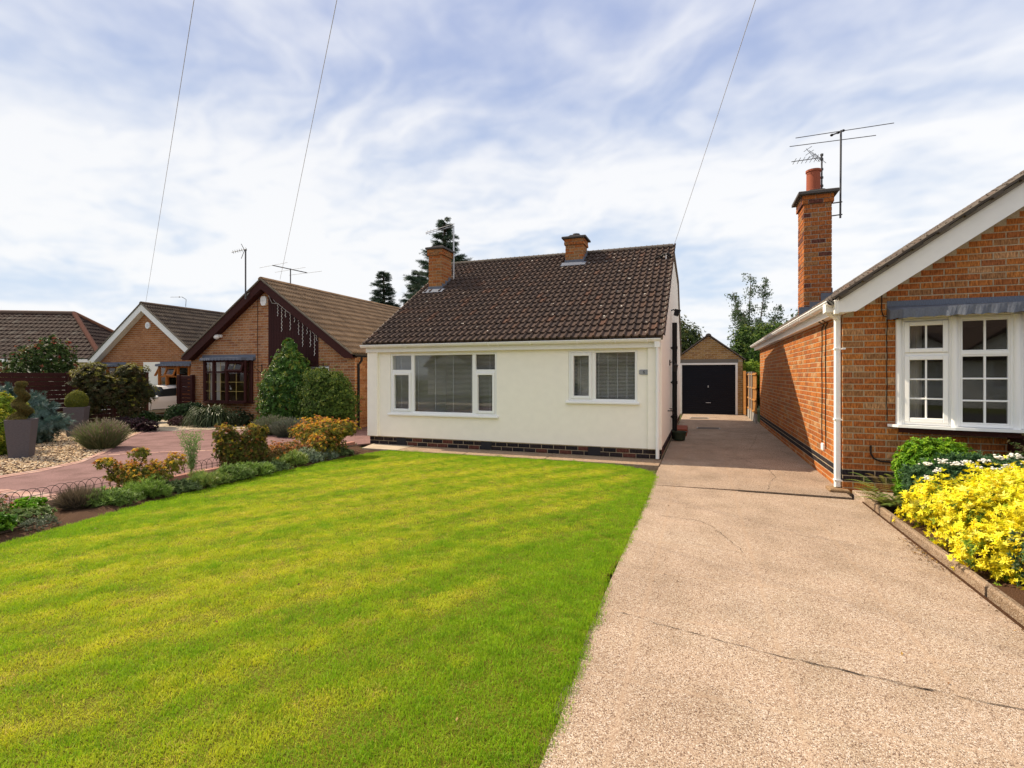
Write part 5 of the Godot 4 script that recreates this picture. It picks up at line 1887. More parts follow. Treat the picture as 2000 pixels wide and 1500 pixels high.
# gable-fronted bungalow of the row: shell, bargeboards, tiles; returns the front wall
func gable_house(h: Node3D, cx: float, zf: float, half: float, over: float, ye: float, apex: float, depth: float, board: Material, board_tint: Color, holes: Array, mortar: Material, tiles: Array, pick_b: Array, pal: Array, most_b: int, most_t: int, left_too := false) -> MeshInstance3D:
	var k := (apex - 0.10 - ye) / half
	var mb := MB.new()
	holed(mb, Vector3(cx - half, 0, zf), Vector3.RIGHT, Vector3.BACK, half * 2, -0.1, ye, holes, 0.22)
	mb.prism(Vector3(cx - half, 0, zf), Vector3.RIGHT, Vector3.UP, Vector3.BACK, PackedVector2Array([Vector2(0, ye), Vector2(half * 2, ye), Vector2(half, ye + half * k)]), -0.22, 0.0)
	var fw := part(mb, "front_wall", mortar, h)
	mb = MB.new()
	mb.tint = Color(0.85, 0.6, 0.42)
	mb.box(cx - half, cx - half + 0.2, -0.1, ye, zf - depth, zf - 0.22)
	mb.box(cx + half - 0.2, cx + half, -0.1, ye, zf - depth, zf - 0.22)
	mb.box(cx - half + 0.2, cx + half - 0.2, -0.1, ye, zf - depth, zf - depth + 0.2)
	var sw := part(mb, "side_wall", mortar, h)
	mb = MB.new()
	mb.box(cx - half + 0.2, cx + half - 0.2, 0, ye, zf - 3.4, zf - 3.3)
	mb.box(cx - half + 0.2, cx + half - 0.2, ye - 0.05, ye, zf - depth + 0.2, zf - 0.23)
	part(mb, "inner_wall", M.inside_wall, h)
	var pool := []
	lay_bricks(pool, fw, Vector3(cx - half, 0, zf), Vector3.RIGHT, Vector3.BACK, PackedVector2Array([Vector2(0, 0), Vector2(half * 2, 0), Vector2(half * 2, ye - 0.05), Vector2(half, ye + half * k - 0.1), Vector2(0, ye - 0.05)]), holes, pick_b, 0.0775, 0.235, 0.013, 0.004)
	if most_t > 0:
		lay_bricks(pool, sw, Vector3(cx + half, 0, zf), Vector3.FORWARD, Vector3.RIGHT, PackedVector2Array([Vector2(0, 0), Vector2(2.2, 0), Vector2(2.2, ye), Vector2(0, ye)]), [], pick_b, 0.0775, 0.235, 0.013, 0.004)
	set_pieces(h, pool, unit_brick, "brick", pal, "brick", "brickwork", most_b)
	# roof
	var zo := zf + 0.25
	var roof_mb := MB.new()
	roof_mb.tint = Color(0.4, 0.36, 0.32)
	var tp := []
	var roof: MeshInstance3D
	var sides := []
	for sd in [1.0, -1.0]:
		var e := Vector3(cx + sd * (half + over), ye - over * k + 0.05, 0)
		var S := Vector3(-sd, k, 0).normalized()
		var RN := Vector3(sd * k, 1, 0).normalized()
		var L := (half + over) / absf(S.x)
		sides.append([e, S, RN, L, sd])
		if sd > 0:
			roof_mb.obox(e + Vector3(0, 0, zo), Vector3.FORWARD, S, RN, 0.01, depth + 0.4, 0.02, L - 0.005, -0.05, -0.012)
		else:
			roof_mb.obox(e + Vector3(0, 0, zf - depth - 0.15), Vector3.BACK, S, RN, 0.0, depth + 0.39, 0.02, L - 0.005, -0.05, -0.012)
	roof = part(roof_mb, "roof", M.cement, h)
	for s in sides:
		var rows := int(round((s[3] - 0.02) / 0.30))
		var gauge: float = (s[3] - 0.02) / rows
		var o: Vector3 = s[0]
		if s[4] > 0:
			lay_tiles(tp, roof, o + Vector3(0, 0, zo), Vector3.FORWARD, s[1], depth + 0.3, rows, 0.20, gauge, range(tiles.size()))
		elif left_too:
			lay_tiles(tp, roof, o + Vector3(0, 0, zf - depth - 0.15), Vector3.BACK, s[1], depth + 0.4, rows, 0.20, gauge, range(tiles.size()))
		else:
			var mb3 := MB.new()
			mb3.tint = tiles[0]
			for i in rows:
				mb3.obox(o + Vector3(0, 0, zf - depth - 0.15), Vector3.BACK, s[1], s[2], 0.0, depth + 0.4, i * gauge, (i + 1) * gauge + 0.02, -0.010 + 0.012 * (i % 2), 0.02 + 0.008 * (i % 2))
			part(mb3, "far_slope", M.tile, roof)
	var tm := tile_mesh(0.20, 0.30, [Vector2(0, 0), Vector2(0.10, -0.002), Vector2(0.17, 0.024), Vector2(0.26, 0.034), Vector2(0.35, 0.024), Vector2(0.42, -0.002), Vector2(0.60, -0.002), Vector2(0.67, 0.024), Vector2(0.76, 0.034), Vector2(0.85, 0.024), Vector2(0.92, 0), Vector2(1, 0)], 0.036)
	set_pieces(h, tp, tm, "tile", tiles, "roof_tile", "roof_tiles", maxi(most_t, 0))
	var n := int(depth / 0.45)
	for i in n:
		mb = MB.new()
		mb.tint = tiles[i % tiles.size()] * 3.0
		var pts := PackedVector2Array()
		for q in 7:
			var a := PI * q / 6
			pts.push_back(Vector2(cos(a) * 0.11, sin(a) * 0.08 - 0.03))
		var sd0: Array = sides[0]
		var top: Vector3 = sd0[0] + sd0[1] * sd0[3]
		mb.prism(Vector3(cx, top.y + 0.02, zo), Vector3.RIGHT, Vector3.UP, Vector3.BACK, pts, -(i + 1) * (depth + 0.3) / n + 0.006, -i * (depth + 0.3) / n)
		part(mb, "ridge_tile", M.cement, roof)
	for s in sides:
		mb = MB.new()
		mb.tint = board_tint
		var o: Vector3 = s[0]
		var sd: float = s[4]
		var foot := o.x
		var dirx := -sd
		var yb := o.y - 0.03
		var top := Vector2(cx, yb + (half + over) * k)
		var poly := PackedVector2Array([Vector2(foot, yb), top, Vector2(cx, top.y - 0.27), Vector2(foot + dirx * 0.26, yb - 0.10), Vector2(foot, yb - 0.10)])
		mb.prism(Vector3(0, 0, zo - 0.005), Vector3.RIGHT, Vector3.UP, Vector3.BACK, poly, -0.024, 0.0)
		mb.prism(Vector3(0, 0, zo - 0.03), Vector3.RIGHT, Vector3.UP, Vector3.BACK, PackedVector2Array([Vector2(foot + dirx * 0.02, yb - 0.09), Vector2(foot + dirx * 0.26, yb - 0.09), Vector2(cx, top.y - 0.26), Vector2(cx, top.y - 0.23), Vector2(foot + dirx * 0.02, yb - 0.06)]), -0.22, 0.0)
		part(mb, "bargeboard", board, h)
		mb = MB.new()
		mb.tint = Color(0.5, 0.45, 0.38)
		if sd < 0:
			mb.obox(o + Vector3(0, 0, zo + 0.01), Vector3.BACK, s[1], s[2], -0.05, 0.015, 0.0, s[3], -0.02, 0.018)
		else:
			mb.obox(o + Vector3(0, 0, zo + 0.01), Vector3.FORWARD, s[1], s[2], -0.015, 0.05, 0.0, s[3], -0.02, 0.018)
		part(mb, "verge", M.cement, roof)
	return fw


# a shallow bow window in a frame colour with lead canopy
func small_bow(h: Node3D, V: Array, zf: float, y0: float, y1: float, fm: Material, bar: Material, tops: Array, ytr: float) -> MeshInstance3D:
	var mb := MB.new()
	for v in V:
		mb.lathe(Vector3(v[0], y0, v[1]), PackedVector2Array([Vector2(0.045, 0), Vector2(0.045, y1 - y0)]), 8)
	var bw := part(mb, "bow_window", fm, h)
	for i in V.size() - 1:
		var A := Vector3(V[i][0], 0, V[i][1])
		var B := Vector3(V[i + 1][0], 0, V[i + 1][1])
		var U := (B - A).normalized()
		var N := U.cross(Vector3.UP)
		var L := A.distance_to(B)
		mb = MB.new()
		ring(mb, A, U, N, 0.0, L, y0, y1, 0.05, -0.06, 0.0)
		mb.cbox(A, U, Vector3.UP, N, 0.05, L - 0.05, ytr - 0.025, ytr + 0.025, -0.056, -0.003, 0.006)
		part(mb, "frame", fm, bw)
		for l in [[y0 + 0.05, ytr - 0.025], [ytr + 0.025, y1 - 0.05]]:
			var open: bool = l[0] > ytr and i in tops
			var v0: float = l[0]
			var v1: float = l[1]
			var NN := N
			var VV := Vector3.UP
			var O := A
			if open:
				# top-hung light pushed out at the bottom
				VV = (Vector3.UP - N * 0.45).normalized()
				NN = U.cross(VV)
				O = A + Vector3.UP * v1 - VV * v1 + N * 0.02
				v0 -= 0.03
				mb = MB.new()
				for q in [[0.03, 0.08, v0, v1], [L - 0.08, L - 0.03, v0, v1], [0.08, L - 0.08, v0, v0 + 0.05], [0.08, L - 0.08, v1 - 0.05, v1]]:
					mb.cbox(O, U, VV, NN, q[0], q[1], q[2], q[3], -0.02, 0.025, 0.005)
				part(mb, "opening_light", fm, bw)
			mb = MB.new()
			var a := 0.07 if open else 0.05
			mb.quad(O + U * a + VV * v0 - NN * 0.01, O + U * (L - a) + VV * v0 - NN * 0.01, O + U * (L - a) + VV * v1 - NN * 0.01, O + U * a + VV * v1 - NN * 0.01)
			part(mb, "pane", M.glass, bw)
			if bar and L > 0.35:
				mb = MB.new()
				mb.cbox(O, U, VV, NN, L / 2 - 0.006, L / 2 + 0.006, v0 + 0.01, v1 - 0.01, -0.02, -0.006, 0.002)
				part(mb, "glazing_bar", bar, bw)
				if l[0] < ytr - 0.2:
					for q in [v0 + (v1 - v0) / 3, v0 + (v1 - v0) * 2 / 3]:
						mb = MB.new()
						mb.cbox(O, U, VV, NN, a + 0.005, L - a - 0.005, q - 0.006, q + 0.006, -0.021, -0.007, 0.002)
						part(mb, "glazing_bar", bar, bw)
	mb = MB.new()
	var poly := PackedVector2Array()
	for v in V:
		poly.push_back(Vector2(v[0], -v[1] - 0.05))
	poly.push_back(Vector2(V[-1][0] + 0.12, -zf))
	poly.push_back(Vector2(V[0][0] - 0.12, -zf))
	mb.prism(Vector3(0, y0 - 0.035, 0), Vector3.RIGHT, Vector3.FORWARD, Vector3.UP, poly, 0.0, 0.034)
	part(mb, "sill", fm, bw)
	mb = MB.new()
	mb.prism(Vector3(0, y1, 0), Vector3.RIGHT, Vector3.FORWARD, Vector3.UP, poly, 0.002, 0.02)
	part(mb, "head_board", fm, bw)
	var front := []
	front.append([V[0][0] - 0.13, V[0][1] + 0.08])
	for v in V:
		front.append([v[0], v[1] + 0.16])
	front.append([V[-1][0] + 0.13, V[-1][1] + 0.08])
	lead_canopy(bw, front, zf, y1 + 0.19, y1 + 0.09, 0.075, 0.115)
	return bw


func left_bungalow() -> void:
	var h := thing("bungalow", Vector3(-12.3, 0, -12.0), "orange brick gabled bungalow with dark brown bargeboards and a tan tiled roof", "bungalow")
	var cx := -12.3
	var zf := -12.0
	var half := 3.18
	var pal := [Color(0.60, 0.26, 0.11), Color(0.64, 0.30, 0.13), Color(0.52, 0.21, 0.095), Color(0.68, 0.34, 0.17), Color(0.46, 0.19, 0.095), Color(0.60, 0.31, 0.17)]
	var tan := [Color(0.245, 0.162, 0.103), Color(0.27, 0.18, 0.115), Color(0.22, 0.147, 0.095), Color(0.29, 0.195, 0.125)]
	var bay := Rect2(0.62, 0.67, 1.98, 1.28)
	var low := Rect2(4.75, 0.9, 0.72, 0.87)
	var cladding := Rect2(3.235, 1.80, 1.87, 3.0)
	gable_house(h, cx, zf, half, 0.09, 2.12, 4.42, 8.0, M.dark_wood, Color(1, 1, 1), [bay, low, cladding], M.mortar_pale, tan, [0, 1, 2, 3, 4, 5, 0, 1, 3], pal, 300, 300)
	var mb := MB.new()
	# vertical boards in the gable
	var k := (4.32 - 2.12) / half
	for i in 17:
		mb = MB.new()
		mb.tint = Color(1, 1, 1) * rng.randf_range(0.85, 1.15)
		var x0 := cx - half + 3.235 + i * 0.11
		var x1 := x0 + 0.104
		var t0 := 2.12 + (half - absf(x0 - cx)) * k - 0.12
		var t1 := 2.12 + (half - absf(x1 - cx)) * k - 0.12
		mb.prism(Vector3(0, 0, zf), Vector3.RIGHT, Vector3.UP, Vector3.BACK, PackedVector2Array([Vector2(x0, 1.80), Vector2(x1, 1.80), Vector2(x1, t1), Vector2(x0, t0)]), -0.02, 0.012)
		part(mb, "cladding_board", M.dark_plank, h)
	mb = MB.new()
	mb.box(cx - half + 3.22, cx - half + 5.12, 1.755, 1.80, zf - 0.02, zf + 0.03)
	part(mb, "drip_rail", M.dark_wood, h)
	var pw := window(h, "porch_window", Vector3(cx - half + low.position.x, 0, zf - 0.02), Vector3.RIGHT, Vector3.BACK, low.size.x, 0.9, 1.755, 0.05, [], [[0.05, 0.67, 0.95, 1.70, 0.0, [], []]], M.upvc)
	var V := [[-14.85, -11.97], [-14.62, -11.79], [-14.08, -11.66], [-13.52, -11.64], [-12.93, -11.78], [-12.88, -11.97]]
	var bw := small_bow(h, V, zf, 0.68, 1.95, M.dark_wood, mat("brass_bar", lin(0.40, 0.30, 0.10), 0.4), [3], 1.60)
	mb = MB.new()
	mb.tint = Color(1.1, 1.1, 1.1)
	for j in 7:
		var f := 0.02 if j % 2 == 0 else -0.02
		mb.quad(Vector3(-14.58 + j * 0.055, 0.72, -11.98 + f), Vector3(-14.525 + j * 0.055, 0.72, -11.98 - f), Vector3(-14.525 + j * 0.055, 1.92, -11.98 - f), Vector3(-14.58 + j * 0.055, 1.92, -11.98 + f))
	mb.box(-14.5, -13.55, 1.80, 1.92, -11.90, -11.89)
	part(mb, "curtain", M.curtain, bw)
	mb = MB.new()
	mb.lathe(Vector3(-13.72, 0.72, -11.85), PackedVector2Array([Vector2(0.07, 0), Vector2(0.03, 0.05), Vector2(0.025, 0.30), Vector2(0.05, 0.36), Vector2(0.0, 0.36)]), 10)
	for i in 7:
		mb.ball(Vector3(-13.72 + rng.randfn() * 0.04, 1.14 + rng.randfn() * 0.04, -11.85 + rng.randfn() * 0.03), Vector3(0.045, 0.045, 0.045), 6)
	part(mb, "vase", M.white_paint, bw)
	# black gutter and downpipe at the near corner
	var ex := cx + half + 0.14
	gutter_run(h, Vector3(ex, 2.06, zf + 0.22), Vector3(ex, 2.06, zf - 8.0), 0.05, Vector3.RIGHT, M.black_plastic, [0.1, 1.0, 2.0])
	gutter_run(h, Vector3(cx - half - 0.14, 2.06, zf - 8.0), Vector3(cx - half - 0.14, 2.06, zf + 0.22), 0.05, Vector3.LEFT, M.black_plastic, [])
	mb = MB.new()
	mb.tube(PackedVector3Array([Vector3(ex, 2.02, zf - 0.12), Vector3(ex, 1.92, zf - 0.12), Vector3(ex - 0.10, 1.80, zf - 0.12), Vector3(ex - 0.10, 0.03, zf - 0.12)]), 0.034, -1, 10)
	part(mb, "downpipe", M.black_plastic, h)

	var al := thing("alarm_box", Vector3(-12.40, 3.75, zf), "white alarm box under the apex of the dark brown bargeboards", "alarm box", "alarm boxes")
	mb = MB.new()
	mb.prism(Vector3(-12.40, 3.75, zf), Vector3.RIGHT, Vector3.UP, Vector3.BACK, PackedVector2Array([Vector2(-0.06, -0.14), Vector2(0.06, -0.14), Vector2(0.11, -0.06), Vector2(0.11, 0.07), Vector2(0.06, 0.14), Vector2(-0.06, 0.14), Vector2(-0.11, 0.07), Vector2(-0.11, -0.06)]), 0.0, 0.06)
	part(mb, "case", M.upvc, al)
	mb = MB.new()
	mb.tint = Color(0.5, 0.6, 0.75)
	mb.lathe(Vector3(-12.40, 3.75, zf + 0.061), PackedVector2Array([Vector2(0.03, 0), Vector2(0.03, 0.004), Vector2(0.0, 0.005)]), 8)
	part(mb, "badge", M.upvc, al)
	var sl := thing("security_light", Vector3(-14.2, 2.72, zf), "round white security light on the brick gable left of the bow window", "security light")
	mb = MB.new()
	mb.tube(PackedVector3Array([Vector3(-14.16, 2.73, zf), Vector3(-14.16, 2.73, zf + 0.08)]), 0.05, -1, 10)
	part(mb, "base", M.upvc, sl)
	mb = MB.new()
	mb.ball(Vector3(-14.22, 2.71, zf + 0.13), Vector3(0.10, 0.085, 0.085), 10)
	part(mb, "lamp", M.upvc, sl)
	var pc := thing("wall_cable", Vector3(-12.66, 2.0, zf), "thin dark cable straight down the brick gable from the aerial pole", "cable")
	mb = MB.new()
	mb.tube(PackedVector3Array([Vector3(-12.66, 3.8, zf + 0.012), Vector3(-12.67, 2.6, zf + 0.012), Vector3(-12.65, 1.4, zf + 0.012), Vector3(-12.66, 0.3, zf + 0.012)]), 0.009, -1, 5)
	part(mb, "cable", M.cable, pc)
	for b in [[-12.5, 1.73, "thin black hanging basket bracket between the bow window and the conical bush"], [-10.2, 1.75, "thin black hanging basket bracket on the brick right of the dark boards"]]:
		var o := thing("basket_bracket", Vector3(b[0], b[1], zf), b[2], "bracket", "hanging basket brackets")
		mb = MB.new()
		mb.tube(PackedVector3Array([Vector3(b[0], b[1] - 0.2, zf + 0.012), Vector3(b[0], b[1] + 0.1, zf + 0.012)]), 0.012, -1, 5)
		part(mb, "back_plate", M.iron, o)
		mb = MB.new()
		mb.tube(PackedVector3Array([Vector3(b[0], b[1] - 0.18, zf + 0.012), Vector3(b[0] - 0.02, b[1], zf + 0.25), Vector3(b[0] - 0.02, b[1] + 0.02, zf + 0.28)]), 0.009, -1, 5)
		mb.tube(PackedVector3Array([Vector3(b[0], b[1] + 0.08, zf + 0.012), Vector3(b[0] - 0.02, b[1] + 0.03, zf + 0.27)]), 0.009, -1, 5)
		part(mb, "arm", M.iron, o)
	# icicle lights strung under the right-hand bargeboard
	var ic := thing("string_lights", Vector3(-11.3, 3.2, zf + 0.05), "unlit white icicle lights strung across the dark gable boards", "string lights")
	var line := [Vector3(-12.16, 3.98, zf + 0.05), Vector3(-11.95, 3.70, zf + 0.06), Vector3(-11.80, 3.62, zf + 0.06), Vector3(-11.5, 3.40, zf + 0.06), Vector3(-11.1, 3.18, zf + 0.06), Vector3(-10.75, 2.98, zf + 0.06), Vector3(-10.5, 2.70, zf + 0.06)]
	mb = MB.new()
	mb.tube(PackedVector3Array(line), 0.006, -1, 5)
	mb.tube(PackedVector3Array([Vector3(-12.2, 3.90, zf + 0.05), Vector3(-12.05, 3.66, zf + 0.06), Vector3(-11.85, 3.63, zf + 0.06)]), 0.006, -1, 5)
	part(mb, "lead", M.white_paint, ic)
	for d in [[-11.83, 0.36], [-11.68, 0.72], [-11.54, 0.20], [-11.36, 0.48], [-11.2, 0.16], [-11.05, 0.45], [-10.9, 0.72], [-10.74, 0.26], [-10.62, 0.50], [-10.47, 0.62], [-10.40, 0.2]]:
		var y := 0.0
		for i in line.size() - 1:
			if d[0] >= line[i].x and d[0] <= line[i + 1].x:
				y = lerpf(line[i].y, line[i + 1].y, (d[0] - line[i].x) / (line[i + 1].x - line[i].x))
		if y == 0.0:
			y = 2.70
		mb = MB.new()
		var pts := PackedVector3Array()
		var n := int(d[1] / 0.06) + 2
		for i in n:
			pts.push_back(Vector3(d[0] + 0.012 * (1 if i % 2 == 0 else -1), y - d[1] * i / (n - 1), zf + 0.06))
		mb.tube(pts, 0.0055, -1, 5)
		for p in pts:
			mb.ball(p, Vector3(0.010, 0.016, 0.010), 5)
		part(mb, "icicle_strand", M.white_paint, ic)
	# two aerials
	var a1 := thing("aerial", Vector3(-12.75, 4.2, zf + 0.15), "pole aerial with a toothed boom fixed to the brick gable apex", "aerial")
	mb = MB.new()
	mb.tube(PackedVector3Array([Vector3(-12.80, 3.78, zf + 0.33), Vector3(-12.80, 5.27, zf + 0.33)]), 0.022, -1, 8)
	part(mb, "mast", M.dull_alu, a1)
	mb = MB.new()
	mb.tube(PackedVector3Array([Vector3(-12.80, 3.85, zf + 0.33), Vector3(-12.72, 4.05, zf + 0.20), Vector3(-12.60, 4.05, zf + 0.02), Vector3(-12.60, 3.8, zf + 0.02)]), 0.015, -1, 6)
	part(mb, "bracket", M.dull_alu, a1)
	yagi(a1, Vector3(-12.75, 5.28, zf + 0.33), Vector3(-13.22, 5.19, zf + 0.45), [0.05, 0.05, 0.05, 0.05, 0.05, 0.05, 0.05], Vector3(0.15, 0.8, 0.5).normalized(), 0.006, M.dull_alu)
	for s in [Vector3(-0.13, 0.20, 0), Vector3(-0.13, -0.24, 0)]:
		mb = MB.new()
		mb.tube(PackedVector3Array([Vector3(-12.84, 5.25, zf + 0.33), Vector3(-12.84, 5.25, zf + 0.33) + s]), 0.009, -1, 5)
		part(mb, "reflector_rod", M.dull_alu, a1)
	var a2 := thing("aerial", Vector3(-12.3, 4.4, zf - 1.2), "low aerial with long thin rods on the tan tiled ridge", "aerial")
	mb = MB.new()
	mb.tube(PackedVector3Array([Vector3(-12.55, 4.4, zf - 1.2), Vector3(-12.55, 4.98, zf - 1.2)]), 0.018, -1, 8)
	part(mb, "mast", M.dull_alu, a2)
	mb = MB.new()
	mb.tube(PackedVector3Array([Vector3(-12.90, 5.03, zf - 0.8), Vector3(-12.18, 4.88, zf - 1.55)]), 0.016, -1, 6)
	part(mb, "boom", M.dull_alu, a2)
	for e in [[Vector3(-13.50, 5.00, zf - 0.85), Vector3(-12.25, 5.06, zf - 0.75)], [Vector3(-13.2, 4.90, zf - 1.2), Vector3(-11.9, 4.96, zf - 1.15)], [Vector3(-12.9, 4.84, zf - 1.5), Vector3(-11.55, 4.88, zf - 1.5)]]:
		mb = MB.new()
		mb.tube(PackedVector3Array([e[0], e[1]]), 0.005, -1, 5)
		part(mb, "element", M.dull_alu, a2)


func further_bungalow() -> void:
	var h := thing("bungalow", Vector3(-20.4, 0, -14.0), "orange brick bungalow with white bargeboards, second house from the left edge", "bungalow")
	var cx := -20.45
	var zf := -14.0
	var half := 3.05
	var pal := [Color(0.58, 0.22, 0.075), Color(0.62, 0.25, 0.09), Color(0.52, 0.19, 0.07), Color(0.64, 0.27, 0.11)]
	var w1 := Rect2(0.25, 0.8, 1.5, 1.2)
	var w2 := Rect2(3.80, 0.75, 1.55, 1.08)
	gable_house(h, cx, zf, half, 0.10, 2.14, 4.36, 8.0, M.white_paint, Color(1, 1, 1), [w1, w2], M.mortar_pale, [Color(0.10, 0.075, 0.06), Color(0.12, 0.09, 0.07), Color(0.085, 0.065, 0.055), Color(0.13, 0.10, 0.08)], [0, 1, 2, 3], pal, 300, 150)
	var mb := MB.new()
	mb.tint = Color(1.05, 1.05, 1.05)
	mb.box(cx - half + 2.85, cx - half + 3.78, 0.6, 2.02, zf - 0.01, zf + 0.02)
	part(mb, "render_panel", M.render, h)
	small_bow(h, [[-19.66, -13.98], [-19.5, -13.80], [-18.98, -13.72], [-18.45, -13.76], [-18.15, -13.98]], zf, 0.78, 1.84, M.orange_wood, null, [0, 2], 1.45)
	small_bow(h, [[-23.2, -13.98], [-23.0, -13.80], [-22.4, -13.74], [-21.95, -13.80], [-21.8, -13.98]], zf, 0.78, 1.84, M.orange_wood, null, [], 1.45)
	var al := thing("alarm_box", Vector3(-20.4, 3.45, zf), "round white alarm box on the brick gable with white bargeboards", "alarm box", "alarm boxes")
	mb = MB.new()
	mb.tube(PackedVector3Array([Vector3(-20.38, 3.46, zf), Vector3(-20.38, 3.46, zf + 0.05)]), 0.13, -1, 14)
	part(mb, "case", M.upvc, al)
	mb = MB.new()
	mb.tint = Color(0.8, 0.8, 0.85)
	mb.tube(PackedVector3Array([Vector3(-20.38, 3.46, zf + 0.05), Vector3(-20.38, 3.46, zf + 0.06)]), 0.07, -1, 12)
	part(mb, "badge", M.upvc, al)
	var a := thing("aerial", Vector3(-20.4, 4.3, -15.4), "thin aerial on the ridge of the house with white bargeboards", "aerial")
	mb = MB.new()
	mb.tube(PackedVector3Array([Vector3(-20.45, 4.4, -15.6), Vector3(-20.42, 4.70, -15.6), Vector3(-20.52, 4.80, -15.5)]), 0.011, -1, 6)
	part(mb, "mast", M.dull_alu, a)
	mb = MB.new()
	mb.tube(PackedVector3Array([Vector3(-20.5, 4.80, -15.5), Vector3(-20.95, 4.79, -15.3)]), 0.007, -1, 5)
	mb.ball(Vector3(-20.62, 4.80, -15.45), Vector3(0.035, 0.025, 0.025), 6)
	part(mb, "boom", M.dull_alu, a)


func hip_bungalow() -> void:
	var ph := deg_to_rad(62.0)
	var u := Vector3(sin(ph), 0, -cos(ph))
	var v := Vector3(cos(ph), 0, sin(ph))
	var R := Vector3(-29.8, 4.61, -16.74)
	var a := 3.15
	var h := thing("bungalow", Vector3(R.x, 0, R.z) - u * 3.0, "bungalow with a dark red brown hipped roof at the far left edge", "bungalow")
	var ye := R.y - a * 0.75
	var L := R - u * 9.0
	var C1 := R + u * a + v * a
	var C2 := R + u * a - v * a
	var D1 := L - u * a + v * a
	var D2 := L - u * a - v * a
	for c in [0]:
		C1.y = ye
		C2.y = ye
		D1.y = ye
		D2.y = ye
	var mb := MB.new()
	mb.tint = Color(1.0, 0.97, 0.88)
	var inset := 0.3
	var ctr := (C1 + D2) / 2
	mb.obox(Vector3(ctr.x, 0, ctr.z), u, Vector3.UP, u.cross(Vector3.UP), -(9.0 + 2 * a) / 2 + inset, (9.0 + 2 * a) / 2 - inset, -0.1, ye, -a + inset, a - inset)
	part(mb, "wall", M.render, h)
	mb = MB.new()
	mb.tint = Color(0.3, 0.25, 0.22)
	mb.quad(D1 - Vector3.UP * 0.03, C1 - Vector3.UP * 0.03, R - Vector3.UP * 0.03, L - Vector3.UP * 0.03)
	mb.quad(C2 - Vector3.UP * 0.03, D2 - Vector3.UP * 0.03, L - Vector3.UP * 0.03, R - Vector3.UP * 0.03)
	mb.tri(C1 - Vector3.UP * 0.03, C2 - Vector3.UP * 0.03, R - Vector3.UP * 0.03)
	mb.tri(D2 - Vector3.UP * 0.03, D1 - Vector3.UP * 0.03, L - Vector3.UP * 0.03)
	var roof := part(mb, "roof", M.tile, h)
	var tp := []
	var cols := [Color(0.032, 0.0145, 0.013), Color(0.037, 0.017, 0.0145), Color(0.028, 0.013, 0.012), Color(0.042, 0.020, 0.017), Color(0.075, 0.058, 0.050)]
	var S := (R - v * 0.0 - (R + v * a - Vector3.UP * (R.y - ye))).normalized()
	var sl := (R - (R + v * a - Vector3.UP * (R.y - ye))).length()
	var rows := int(sl / 0.31)
	var g := sl / rows
	var w := 9.0 + 2 * a
	lay_tiles(tp, roof, D1, u, S, w, rows, 0.22, g, [0, 1, 2, 3, 0, 1, 2, 0, 1, 2, 3, 4], [], [PackedVector2Array([Vector2(0, 0), Vector2(w, 0), Vector2(w - a, sl), Vector2(a, sl)])])
	var mid := (C1 + C2) / 2
	var S2 := (R - mid).normalized()
	lay_tiles(tp, roof, C1, -v, S2, 2 * a, rows, 0.22, (R - mid).length() / rows, [0, 1, 2, 3, 0, 1, 2], [], [PackedVector2Array([Vector2(0, 0), Vector2(2 * a, 0), Vector2(a, sl)])])
	var tm := tile_mesh(0.22, g, [Vector2(0, 0), Vector2(0.4, -0.004), Vector2(0.55, 0.012), Vector2(0.7, 0.022), Vector2(0.85, 0.012), Vector2(1, 0)], 0.028)
	set_pieces(h, tp, tm, "tile", cols, "roof_tile", "roof_tiles", 200)
	for e in [[C1, R, Color(0.115, 0.040, 0.030)], [C2, R, Color(0.22, 0.11, 0.07)], [L, R, Color(0.18, 0.13, 0.11)]]:
		mb = MB.new()
		mb.tint = Color(e[2].r * 2.2, e[2].g * 2.2, e[2].b * 2.2)
		mb.tube(PackedVector3Array([e[0] + Vector3.UP * 0.03, e[1] + Vector3.UP * 0.03]), 0.11, -1, 8)
		part(mb, "ridge_tile", M.cement, roof)
	mb = MB.new()
	mb.obox((C1 + D1) / 2 + Vector3.UP * 0.0, u, Vector3.UP, v, -w / 2, w / 2, -0.16, -0.02, -0.04, 0.03)
	mb.obox((C1 + C2) / 2, v, Vector3.UP, -u, -a, a, -0.16, -0.02, -0.03, 0.04)
	part(mb, "fascia", M.white_paint, h)
	# small white gable at the left
	mb = MB.new()
	var gp := D1.lerp(C1, 0.58)
	mb.prism(Vector3(gp.x, 0, gp.z), u, Vector3.UP, v, PackedVector2Array([Vector2(-1.9, 2.1), Vector2(0.0, 2.1), Vector2(0.0, 2.25), Vector2(-0.9, 2.75), Vector2(-1.9, 2.75)]), 0.05, 0.35)
	part(mb, "bargeboard", M.white_paint, h)


